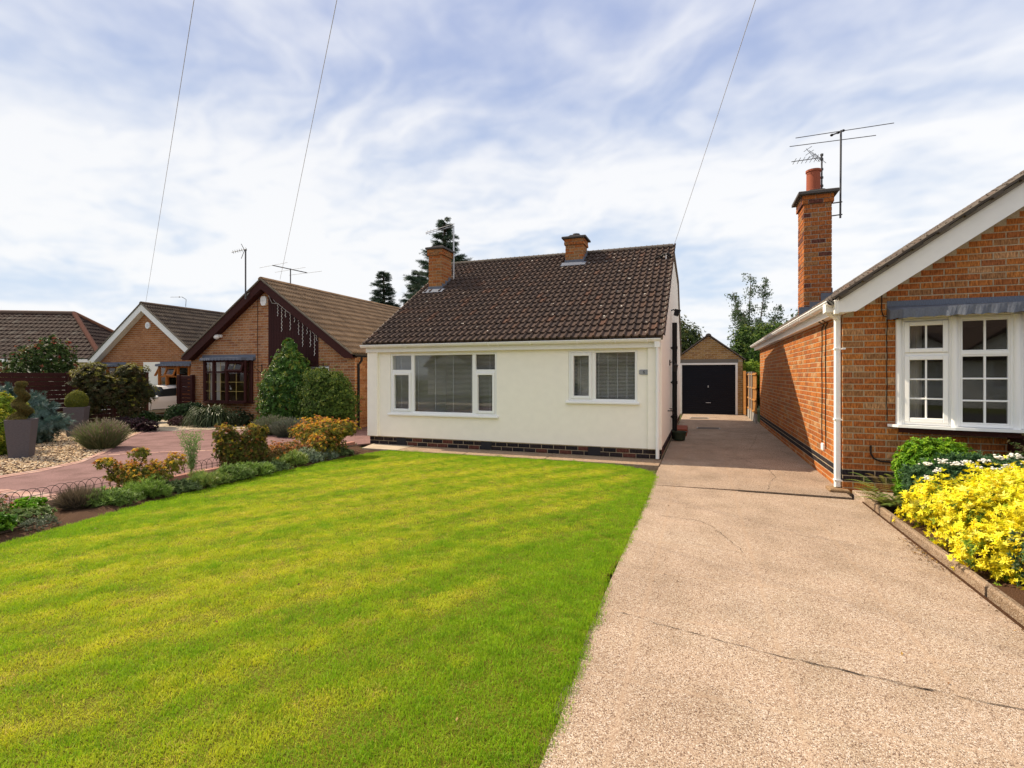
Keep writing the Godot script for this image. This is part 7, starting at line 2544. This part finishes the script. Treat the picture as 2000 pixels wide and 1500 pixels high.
	while z > -8.15:
		var x := -6.28 + 0.05 * sin(z * 2.0)
		var pale: bool = i in [8, 9]
		var lab: Array = ["first and nearest", "second", "third", "fourth", "fifth", "sixth", "seventh", "eighth", "ninth", "tenth", "eleventh", "twelfth", "thirteenth", "fourteenth"]
		var h := 0.10 + 0.04 * sin(i * 1.9)
		var label := "low %s mound, %s in the row between lawn and golden shrubs" % ["silvery" if pale else "feathery green", lab[mini(i, 13)]]
		var kind := i % 4
		var cols: Array = [[Color(0.16, 0.25, 0.055), Color(0.21, 0.31, 0.065), Color(0.12, 0.19, 0.04)], [Color(0.20, 0.31, 0.05), Color(0.25, 0.37, 0.06), Color(0.14, 0.24, 0.035)], [Color(0.15, 0.21, 0.07), Color(0.19, 0.25, 0.09), Color(0.11, 0.16, 0.055)], [Color(0.22, 0.30, 0.06), Color(0.17, 0.25, 0.05), Color(0.27, 0.32, 0.07)]][kind]
		if pale:
			cols = [Color(0.30, 0.35, 0.24), Color(0.20, 0.26, 0.15)]
		var rr := rng.randf_range(0.8, 1.15)
		var leaf: Mesh = [sprig(11, 0.065, 0.008, 0.5, 0.1, 0.02), sprig(13, 0.085, 0.006, 0.55, 0.1, 0.02), sprig(8, 0.045, 0.014, 0.8, 0.2, 0.01), sprig(12, 0.075, 0.007, 0.45, 0.1, 0.03)][kind]
		shrub("edging_plant", Vector3(x, 0.02, z), label, "plant", [[Vector3(x, 0.05, z), Vector3(0.17 * rr, h, 0.19 * rr)], [Vector3(x - 0.12, 0.05, z + 0.07), Vector3(0.13, h * rng.randf_range(0.6, 1.2), 0.14)], [Vector3(x + 0.08, 0.03, z - 0.08), Vector3(0.10, h * 0.7, 0.11)]], leaf, "leaf", 520, Vector2(0.55, 1.2), cols, 0.6, 0.9, 0.4, [], 0.0, "row of low plants along the lawn")
		z -= 0.39
		i += 1
	clump("dry_clump", Vector3(-6.55, 0.03, -3.72), "dry brown wiry clump near the front of the bed", "plant", 0.22, 0.24, 420, [Color(0.13, 0.10, 0.065), Color(0.17, 0.13, 0.085), Color(0.10, 0.075, 0.05)], [], 0.9)
	shrub("leafy_plant", Vector3(-6.70, 0.03, -3.36), "bright lime green leafy plant beside the dry clump", "plant", [[Vector3(-6.72, 0.09, -3.36), Vector3(0.13, 0.09, 0.14)]], broad, "leaf", 150, Vector2(0.4, 0.7), [Color(0.20, 0.38, 0.02), Color(0.15, 0.32, 0.02)], 0.4, 1.2, 0.1)
	shrub("leafy_plant", Vector3(-6.38, 0.03, -3.18), "pale green spreading plant beside bare soil near the lawn corner", "plant", [[Vector3(-6.38, 0.06, -3.2), Vector3(0.16, 0.07, 0.17)]], broad, "leaf", 120, Vector2(0.4, 0.7), [Color(0.15, 0.22, 0.06), Color(0.20, 0.26, 0.10)], 0.4, 1.2, 0.1)
	shrub("leafy_plant", Vector3(-6.20, 0.03, -2.72), "mid green leafy plant nearest the lawn at the left edge", "plant", [[Vector3(-6.22, 0.09, -2.78), Vector3(0.18, 0.10, 0.17)]], broad, "leaf", 230, Vector2(0.4, 0.75), [Color(0.10, 0.24, 0.02), Color(0.14, 0.28, 0.02), Color(0.07, 0.16, 0.02)], 0.4, 1.0, 0.15)
	shrub("flowering_plant", Vector3(-6.78, 0.03, -2.95), "loose green plant with orange pink flowers at the left end of the bed", "plant", [[Vector3(-6.78, 0.12, -2.95), Vector3(0.28, 0.14, 0.3)], [Vector3(-6.9, 0.10, -2.6), Vector3(0.25, 0.14, 0.3)]], sm, "leaf", 900, Vector2(0.4, 0.8), [Color(0.11, 0.15, 0.04), Color(0.15, 0.17, 0.06), Color(0.20, 0.14, 0.05)], 0.6, 0.7, 0.3, [Color(0.50, 0.20, 0.10), Color(0.34, 0.20, 0.08)], 0.3)
	shrub("grey_plant", Vector3(-6.1, 0.02, -2.45), "grey green low plant at the left edge of the lawn", "plant", [[Vector3(-6.1, 0.05, -2.45), Vector3(0.22, 0.07, 0.25)], [Vector3(-6.06, 0.05, -3.1), Vector3(0.1, 0.05, 0.14)]], sprig(9, 0.04, 0.008, 0.7, 0.1, 0.02), "leaf", 420, Vector2(0.6, 1.0), [Color(0.14, 0.16, 0.11), Color(0.11, 0.135, 0.08)], 0.5, 0.9, 0.2)
	hoops()
	# beyond the slatted fence
	shrub("photinia", Vector3(-22.0, 0, -11.4), "tall shrub with red tips and white flowers beyond the slatted fence", "bush", [[Vector3(-22.0, 1.5, -11.4), Vector3(1.1, 0.9, 1.0)], [Vector3(-21.6, 2.1, -11.4), Vector3(0.7, 0.6, 0.7)], [Vector3(-22.6, 1.7, -11.2), Vector3(0.7, 0.6, 0.7)], [Vector3(-21.8, 2.55, -11.5), Vector3(0.3, 0.3, 0.3)]], broad, "leaf", 2800, Vector2(0.8, 1.4), [Color(0.055, 0.095, 0.025), Color(0.08, 0.125, 0.03), Color(0.04, 0.07, 0.02)], 0.5, 0.5, 0.28, [Color(0.24, 0.05, 0.03), Color(0.28, 0.10, 0.05), Color(0.42, 0.40, 0.30), Color(0.20, 0.20, 0.06)], 0.40)
	shrub("yellow_bush", Vector3(-23.8, 0, -10.2), "loose yellow green bush beyond the fence at the left edge", "bush", [[Vector3(-23.8, 1.3, -10.1), Vector3(1.2, 0.75, 0.9)], [Vector3(-22.9, 1.2, -10.3), Vector3(0.7, 0.6, 0.6)]], sm, "leaf", 1600, Vector2(0.9, 1.6), [Color(0.24, 0.24, 0.06), Color(0.18, 0.20, 0.05), Color(0.30, 0.26, 0.08)], 0.7, 0.5, 0.3)


func garden_right() -> void:
	var sm := sprig(7, 0.05, 0.022, 0.9)
	var choisya := sprig(9, 0.046, 0.016, 1.05, 0.2, 0.012)
	var fine := sprig(10, 0.042, 0.010, 0.8, 0.15, 0.02)
	var yellow := [Color(0.82, 0.70, 0.014), Color(0.86, 0.76, 0.02), Color(0.78, 0.62, 0.012), Color(0.88, 0.82, 0.06), Color(0.62, 0.56, 0.016)]
	var ys := shrub("yellow_shrub", Vector3(2.5, 0.05, -5.3), "large bright yellow leaved shrub spilling over the kerb", "shrub", [[Vector3(2.22, 0.24, -6.0), Vector3(0.33, 0.26, 0.34)], [Vector3(2.55, 0.32, -5.75), Vector3(0.42, 0.33, 0.42)], [Vector3(2.90, 0.36, -5.65), Vector3(0.5, 0.33, 0.5)], [Vector3(2.28, 0.27, -5.3), Vector3(0.38, 0.30, 0.42)], [Vector3(2.62, 0.36, -5.0), Vector3(0.44, 0.34, 0.5)], [Vector3(2.14, 0.20, -4.75), Vector3(0.28, 0.23, 0.32)], [Vector3(2.45, 0.30, -4.62), Vector3(0.24, 0.24, 0.22)]], choisya, "leaf", 10500, Vector2(0.4, 1.05), yellow, 0.30, 0.55, 0.34, [Color(0.90, 0.84, 0.14), Color(0.70, 0.72, 0.03)], 0.3)
	var inner := Many.new()
	fill(inner, [[Vector3(2.22, 0.22, -6.0), Vector3(0.29, 0.22, 0.30)], [Vector3(2.55, 0.30, -5.75), Vector3(0.37, 0.28, 0.37)], [Vector3(2.28, 0.24, -5.3), Vector3(0.34, 0.26, 0.37)], [Vector3(2.62, 0.32, -5.0), Vector3(0.39, 0.30, 0.44)], [Vector3(2.14, 0.18, -4.75), Vector3(0.26, 0.20, 0.29)], [Vector3(2.45, 0.28, -4.62), Vector3(0.21, 0.21, 0.2)]], 1700, Vector2(0.6, 1.1), [Color(0.20, 0.30, 0.02), Color(0.26, 0.34, 0.02), Color(0.09, 0.16, 0.015)], 0.4, 0.3, 0.3)
	many(inner, choisya, "inner_leaves", M.leaf, ys)
	shrub("green_shrub", Vector3(2.78, 0.05, -6.85), "rounded fresh green shrub under the white bow window", "shrub", [[Vector3(2.36, 0.44, -6.95), Vector3(0.27, 0.34, 0.28)], [Vector3(2.54, 0.44, -6.95), Vector3(0.26, 0.32, 0.28)], [Vector3(2.26, 0.28, -6.9), Vector3(0.20, 0.26, 0.22)]], sm, "leaf", 4200, Vector2(0.55, 0.95), [Color(0.13, 0.30, 0.012), Color(0.17, 0.35, 0.016), Color(0.10, 0.24, 0.012)], 0.35, 0.5, 0.12, [Color(0.26, 0.42, 0.02)], 0.4)
	var t := shrub("white_flowered_shrub", Vector3(2.6, 0.05, -6.3), "blue green shrub with white flower clusters before the fresh green shrub", "shrub", [[Vector3(2.28, 0.28, -6.60), Vector3(0.24, 0.32, 0.2)], [Vector3(2.52, 0.34, -6.60), Vector3(0.26, 0.30, 0.2)], [Vector3(2.85, 0.42, -6.65), Vector3(0.28, 0.26, 0.24)]], fine, "leaf", 4600, Vector2(0.7, 1.2), [Color(0.06, 0.135, 0.055), Color(0.08, 0.165, 0.065), Color(0.045, 0.105, 0.04)], 0.4, 0.4, 0.2)
	var mb := MB.new()
	mb.ball(Vector3.ZERO, Vector3(0.012, 0.008, 0.012), 6)
	var mm := Many.new()
	for c in [[2.22, 0.58, -6.50], [2.32, 0.62, -6.48], [2.27, 0.52, -6.42], [2.42, 0.60, -6.44], [2.52, 0.62, -6.45], [2.60, 0.57, -6.42], [2.20, 0.44, -6.42], [2.28, 0.36, -6.40], [2.68, 0.64, -6.5], [2.80, 0.68, -6.48], [2.92, 0.70, -6.5], [2.86, 0.60, -6.42], [2.74, 0.57, -6.42], [3.02, 0.64, -6.45]]:
		for k in 22:
			mm.put(Transform3D(Basis().scaled(Vector3.ONE * rng.randf_range(0.7, 1.2)), Vector3(c[0], c[1], c[2]) + Vector3(rng.randfn(), rng.randfn() * 0.4, rng.randfn() * 0.7) * 0.026), pick_col([Color(0.82, 0.80, 0.72), Color(0.85, 0.84, 0.80)], 0.06))
	many(mm, mb.mesh(), "flower_clusters", M.leaf, t)
	shrub("dark_shrub", Vector3(3.6, 0.05, -7.1), "dark small leaved shrub against the brick under the bow window", "shrub", [[Vector3(3.55, 0.48, -7.05), Vector3(0.5, 0.34, 0.34)], [Vector3(4.1, 0.45, -7.0), Vector3(0.5, 0.4, 0.4)]], sm, "leaf", 2400, Vector2(0.45, 0.8), [Color(0.035, 0.07, 0.014), Color(0.055, 0.10, 0.02), Color(0.07, 0.06, 0.02)], 0.5, 0.4, 0.3)
	shrub("edge_shrub", Vector3(2.25, 0.05, -3.75), "dark green shrub cut by the right edge beyond the yellow one", "shrub", [[Vector3(2.16, 0.27, -4.28), Vector3(0.20, 0.28, 0.24)], [Vector3(2.22, 0.28, -3.85), Vector3(0.27, 0.30, 0.30)], [Vector3(2.55, 0.40, -4.2), Vector3(0.34, 0.34, 0.32)], [Vector3(2.3, 0.3, -3.3), Vector3(0.4, 0.36, 0.4)]], sm, "leaf", 3600, Vector2(0.5, 0.9), [Color(0.06, 0.11, 0.03), Color(0.08, 0.14, 0.035), Color(0.045, 0.08, 0.025), Color(0.13, 0.09, 0.03)], 0.45, 0.4, 0.24)
	# fern
	t = thing("fern", Vector3(1.98, 0.07, -6.70), "small bronze green fern beside the corner slab", "fern")
	mb = MB.new()
	for i in 26:
		var a := PI * 0.55 + rng.randf_range(-0.2, 1.5) * PI
		var d := Vector3(cos(a), 0, -sin(a))
		var s := d.cross(Vector3.UP)
		var l := rng.randf_range(0.34, 0.54)
		var up := rng.randf_range(0.6, 1.4)
		mb.tint = pick_col([Color(0.15, 0.18, 0.03), Color(0.10, 0.15, 0.03), Color(0.20, 0.20, 0.035), Color(0.15, 0.11, 0.03)])
		var o := Vector3(1.98, 0.07, -6.70) + Vector3(rng.randfn() * 0.04, 0, rng.randfn() * 0.04)
		for k in 22:
			var f := (k + 1) / 22.0
			var p := o + d * l * f + Vector3.UP * l * (up * f - up * 0.62 * f * f)
			var w := 0.11 * (1.0 - f) * minf(1.0, f * 4.0) + 0.008
			for sd in [1.0, -1.0]:
				var tip: Vector3 = p + s * sd * w + d * w * 0.5 - Vector3.UP * w * 0.2
				mb.tri(p - d * 0.011, p + d * 0.011, tip)
	part(mb, "fronds", M.leaf, t).set_meta("kind", "stuff")
	# leaf litter by the kerb
	mm = Many.new()
	mb = MB.new()
	mb.quad(Vector3(-0.012, 0, 0), Vector3(0, 0.003, 0.007), Vector3(0.012, 0, 0), Vector3(0, 0.002, -0.007))
	for i in 420:
		var near := i < 260
		var p := Vector3(1.79 - absf(rng.randfn()) * 0.05, 0.006, (-5.25 + rng.randfn() * 0.22) if near else rng.randf_range(-7, -2)) if i < 340 else Vector3(rng.randf_range(-0.6, 1.75), 0.006, rng.randf_range(-7, -1.9))
		if i >= 340 and i % 3 != 0:
			continue
		mm.put(Transform3D(Basis.from_euler(Vector3(rng.randfn() * 0.3, rng.randf() * TAU, rng.randfn() * 0.3)).scaled(Vector3.ONE * rng.randf_range(0.4, 1.0)), p), pick_col([Color(0.16, 0.08, 0.035), Color(0.10, 0.06, 0.03), Color(0.30, 0.18, 0.05)]))
	for i in 60:
		var p := Vector3(rng.randf_range(-5.6, -0.8), rng.randf_range(0.014, 0.022), rng.randf_range(-8.4, -1.9))
		mm.put(Transform3D(Basis.from_euler(Vector3(rng.randfn() * 0.3, rng.randf() * TAU, rng.randfn() * 0.3)).scaled(Vector3.ONE * rng.randf_range(0.5, 1.3)), p), pick_col([Color(0.22, 0.10, 0.04), Color(0.30, 0.20, 0.08), Color(0.12, 0.07, 0.03)]))
	many(mm, mb.mesh(), "leaf_litter", M.stone, self).set_meta("label", "dry brown leaf litter along the kerb and scattered on lawn and drive")


# ---------------------------------------------------------------- trees
func trunk(t: Node3D, base: Vector3, top: Vector3, r: float, m: Material) -> void:
	var mb := MB.new()
	mb.tube(PackedVector3Array([base, base.lerp(top, 0.5) + Vector3(0.08, 0, 0.05), top]), r, r * 0.2, 8)
	part(mb, "trunk", m, t)


func spruce(base: Vector3, h: float, r: float, label: String, seed_: int, cut := 0.0) -> void:
	var t := thing("spruce_tree", base, label, "tree", "dark conifers behind the houses")
	trunk(t, base, base + Vector3(0, h * 0.98, 0), 0.03 * h, M.bark)
	var mm := Many.new()
	var spray := needles(10, 0.62, 0.018)
	var lim := MB.new()
	rng.seed = seed_
	var y := maxf(cut, 0.6)
	var cols := [Color(0.036, 0.068, 0.042), Color(0.048, 0.082, 0.050), Color(0.030, 0.055, 0.035), Color(0.062, 0.092, 0.056)]
	while y < h:
		var f := y / h
		var reach := r * (1.0 - f) * rng.randf_range(0.75, 1.2) + 0.10
		var k := 5 if f < 0.85 else 4
		var a0 := rng.randf() * TAU
		for i in k:
			var a := a0 + TAU * i / k + rng.randf_range(-0.3, 0.3)
			var L := reach * rng.randf_range(0.7, 1.15)
			var d := Vector3(cos(a), 0, sin(a))
			var o := base + Vector3(0, y + rng.randf_range(-0.1, 0.1), 0)
			var e := o + d * L + Vector3.UP * (L * (0.12 if f > 0.6 else -0.12))
			var mid := o.lerp(e, 0.55) - Vector3.UP * L * 0.10
			lim.tube(PackedVector3Array([o, mid, e]), 0.025, 0.008, 4, false)
			var n := int(14 + L * 30)
			for q in n:
				var s := rng.randf_range(0.15, 1.0)
				var p := o.lerp(mid, s / 0.55) if s < 0.55 else mid.lerp(e, (s - 0.55) / 0.45)
				var dir := (d * rng.randf_range(0.4, 1.2) + d.cross(Vector3.UP) * rng.randf_range(-0.9, 0.9) + Vector3.UP * rng.randf_range(-0.45, 0.2)).normalized()
				var x := dir.cross(Vector3.UP).normalized()
				var bs := Basis(x, dir.cross(x) * -1.0, dir)
				mm.put(Transform3D(Basis(dir, rng.randf() * TAU) * bs.scaled(Vector3.ONE * rng.randf_range(0.55, 1.1) * clampf(0.55 + L * 0.35, 0.5, 1.1)), p), pick_col(cols))
		y += lerpf(0.34, 0.18, f)
	part(lim, "limbs", M.bark, t)
	many(mm, spray, "crown", M.needle, t)


func broadleaf(base: Vector3, label: String, category: String, lobes: Array, count: int, size: Vector2, cols: Array, leaf: Mesh, m: String, shell: float, rough: float, r: float, bark: String, tips := [], share := 0.0, lift := 0.4) -> Node3D:
	var t := thing("garden_tree", base, label, category)
	var mm := Many.new()
	fill(mm, lobes, count, size, cols, shell, lift, rough, tips, share)
	many(mm, leaf, "crown", M[m], t)
	var mb := MB.new()
	var c := Vector3.ZERO
	for l in lobes:
		c += l[0] / lobes.size()
	var fork := Vector3(base.x, lerpf(base.y, c.y, 0.55), base.z)
	mb.tube(PackedVector3Array([base, base.lerp(fork, 0.5) + Vector3(0.05, 0, 0), fork]), r, r * 0.7, 8)
	for l in lobes:
		mb.tube(PackedVector3Array([fork, fork.lerp(l[0], 0.5) + Vector3(rng.randfn(), 0.5, rng.randfn()) * 0.15, l[0] + Vector3(0, (l[1] as Vector3).y * 0.5, 0)]), r * 0.45, r * 0.08, 5)
	part(mb, "trunk", M[bark], t)
	return t


func trees() -> void:
	spruce(Vector3(-12.6, 0, -24.0), 9.7, 3.7, "tallest dark spruce, rising behind the left chimney of the cream bungalow", 101, 2.5)
	spruce(Vector3(-16.35, 0, -24.0), 7.3, 2.0, "small pointed spruce standing clear over the tan roof", 102, 2.5)
	spruce(Vector3(-14.55, 0, -24.6), 7.2, 2.6, "ragged spruce between the pointed one and the tallest one", 103, 2.5)
	rng.seed = 77
	var leaf := sprig(6, 0.16, 0.07, 1.0)
	var small := sprig(5, 0.11, 0.05, 1.0)
	# birch behind the garage: open crown with hanging sprays
	var t := thing("birch_tree", Vector3(2.7, 0, -30.0), "airy birch tree against the sky behind the garage", "tree")
	var mb := MB.new()
	var mm := Many.new()
	var o := Vector3(2.7, 0, -30.0)
	for k in 11:
		var a := TAU * k / 11.0 + 0.3
		var top := o + Vector3(cos(a) * rng.randf_range(0.6, 1.75), rng.randf_range(4.0, 6.3), sin(a) * 1.2)
		if k == 0:
			top = o + Vector3(-0.2, 6.9, 0)
		if k == 1:
			top = o + Vector3(0.55, 6.7, 0)
		var mid := o.lerp(top, 0.55) + Vector3(-cos(a) * 0.2, 0, 0)
		mb.tube(PackedVector3Array([o + Vector3(0, 1.0, 0), mid, top]), 0.075, 0.012, 6)
		for q in 46:
			var f := rng.randf_range(0.42, 1.0)
			var p := mid.lerp(top, (f - 0.55) / 0.45) if f > 0.55 else o.lerp(mid, f / 0.55)
			var dir := Vector3(rng.randfn(), rng.randf_range(-0.2, 0.5), rng.randfn()).normalized()
			var e := p + dir * rng.randf_range(0.25, 0.85) * (1.25 - 0.75 * f)
			mb.tube(PackedVector3Array([p, e]), 0.008, 0.004, 3, false)
			for w in 17:
				var g := p.lerp(e, rng.randf_range(0.3, 1.0)) + Vector3(rng.randfn() * 0.07, -absf(rng.randfn()) * 0.16, rng.randfn() * 0.07)
				mm.put(Transform3D(axis_basis(Vector3(rng.randfn(), -0.4, rng.randfn()), rng.randf() * TAU).scaled(Vector3.ONE * rng.randf_range(0.35, 0.72)), g), pick_col([Color(0.08, 0.13, 0.05), Color(0.10, 0.155, 0.06), Color(0.06, 0.10, 0.04)]))
	part(mb, "trunk", M.birch_bark, t)
	many(mm, small, "crown", M.leaf, t)
	broadleaf(Vector3(-1.0, 0, -27.5), "rounded leafy tree behind the garage, left of its roof", "tree", [[Vector3(-1.0, 3.2, -27.5), Vector3(1.05, 1.0, 1.0)], [Vector3(-0.7, 2.5, -27.3), Vector3(0.9, 0.8, 0.8)], [Vector3(-1.5, 3.9, -27.6), Vector3(0.8, 0.6, 0.8)], [Vector3(-0.6, 3.3, -27.4), Vector3(0.6, 0.5, 0.6)]], 3600, Vector2(0.7, 1.2), [Color(0.06, 0.095, 0.022), Color(0.085, 0.115, 0.028), Color(0.045, 0.07, 0.018)], small, "leaf", 0.6, 0.3, 0.10, "bark", [Color(0.15, 0.15, 0.03)], 0.3)
	broadleaf(Vector3(2.6, 0, -27.5), "leafy green tree in front of the birch", "tree", [[Vector3(2.6, 2.6, -27.4), Vector3(1.1, 0.95, 0.9)], [Vector3(1.7, 2.2, -27.2), Vector3(0.8, 0.75, 0.7)], [Vector3(3.3, 3.3, -27.6), Vector3(1.0, 0.7, 0.9)], [Vector3(2.2, 3.3, -27.6), Vector3(0.8, 0.6, 0.7)], [Vector3(1.2, 2.4, -27.6), Vector3(0.5, 0.5, 0.5)]], 4600, Vector2(0.7, 1.2), [Color(0.055, 0.11, 0.018), Color(0.075, 0.14, 0.022), Color(0.042, 0.08, 0.016)], small, "leaf", 0.55, 0.28, 0.10, "bark", [Color(0.16, 0.21, 0.03)], 0.35)
	broadleaf(Vector3(4.4, 0, -27.0), "loose topped tree over the eaves of the right-hand bungalow", "tree", [[Vector3(4.2, 3.4, -27.0), Vector3(0.9, 0.8, 0.8)], [Vector3(4.9, 3.9, -27.0), Vector3(0.9, 0.8, 0.8)]], 1500, Vector2(0.7, 1.2), [Color(0.055, 0.10, 0.02), Color(0.07, 0.12, 0.025)], small, "leaf", 0.8, 0.35, 0.08, "bark")
	var hd := thing("conifer_hedge", Vector3(2.9, 0, -23.6), "clipped bright green conifer hedge left of the right-hand eaves", "hedge")
	mm = Many.new()
	fill(mm, [[Vector3(2.5, 1.9, -23.6), Vector3(0.62, 1.35, 0.6)], [Vector3(3.2, 2.1, -23.6), Vector3(0.7, 1.5, 0.6)], [Vector3(3.9, 2.3, -23.6), Vector3(0.7, 1.6, 0.6)], [Vector3(2.4, 1.2, -23.5), Vector3(0.6, 1.1, 0.6)]], 5200, Vector2(0.6, 1.1), [Color(0.035, 0.095, 0.014), Color(0.05, 0.12, 0.018), Color(0.028, 0.07, 0.012)], 0.3, 0.6, 0.14, [Color(0.12, 0.20, 0.025)], 0.45)
	many(mm, sprig(7, 0.11, 0.03, 0.7), "foliage", M.leaf, hd)
	stems(hd, Vector3(3.0, 0, -23.6), [[Vector3(2.6, 2, -23.6), Vector3(0.5, 1, 0.4)], [Vector3(3.6, 2, -23.6), Vector3(0.5, 1, 0.4)]], 6, 0.04, M.bark, "trunk")
	shrub("lime_bush", Vector3(1.95, 0, -22.6), "bright lime bush above the timber fence beside the garage", "bush", [[Vector3(1.9, 1.55, -22.6), Vector3(0.55, 0.5, 0.5)], [Vector3(2.3, 1.5, -22.5), Vector3(0.5, 0.5, 0.4)]], sprig(6, 0.08, 0.035, 1.0), "leaf", 1500, Vector2(0.6, 1.1), [Color(0.17, 0.28, 0.03), Color(0.22, 0.33, 0.035)], 0.5, 0.6, 0.2, [Color(0.32, 0.40, 0.04)], 0.4)
	# garden trees further back that close the view between the houses
	var i := 0
	for c in [[-7.8, -33.0, 2.6, "low bushy tree far behind the cream bungalow"], [8.5, -34.0, 3.2, "broad tree far behind the right-hand bungalow"], [-23.0, -36.0, 3.0, "far tree hidden behind the roofs on the left"], [0.4, -36.0, 2.4, "pale far bush low on the skyline right of the garage roof"]]:
		var b := Vector3(c[0], 0, c[1])
		var s: float = c[2]
		broadleaf(b, c[3], "tree", [[b + Vector3(0, s * 0.8, 0), Vector3(s * 0.7, s * 0.55, s * 0.6)], [b + Vector3(s * 0.5, s * 0.7, 0.2), Vector3(s * 0.5, s * 0.45, s * 0.5)], [b + Vector3(-s * 0.45, s * 0.65, 0), Vector3(s * 0.5, s * 0.4, s * 0.5)]], 1300, Vector2(0.9, 1.5), [Color(0.08, 0.12, 0.035), Color(0.10, 0.15, 0.045)], leaf, "leaf", 0.6, 0.3, 0.12, "bark")
		i += 1


func wires() -> void:
	# three drop wires that run from a pole behind the camera to the houses
	var pole := EYE + Basis(Vector3.UP, deg_to_rad(20.2)) * Vector3(1.83, 6.5, 1.11)
	var ends := [[Vector3(-20.22, 4.32, -13.78), "thin overhead wire on the left running to the house with white bargeboards"], [Vector3(-12.2, 4.46, -12.4), "thin overhead wire running to the ridge of the tan roofed house"], [Vector3(-0.64, 4.62, -13.2), "thin overhead wire on the right running to the gable of the cream bungalow"]]
	for e in ends:
		var t := thing("overhead_wire", e[0], e[1], "wire", "overhead wires")
		var mb := MB.new()
		var pts := PackedVector3Array()
		for i in 25:
			var f := i / 24.0
			pts.push_back(pole.lerp(e[0], f) - Vector3.UP * 0.10 * 4.0 * f * (1 - f))
		mb.tube(pts, 0.0045, -1, 5)
		part(mb, "wire", M.wire, t)
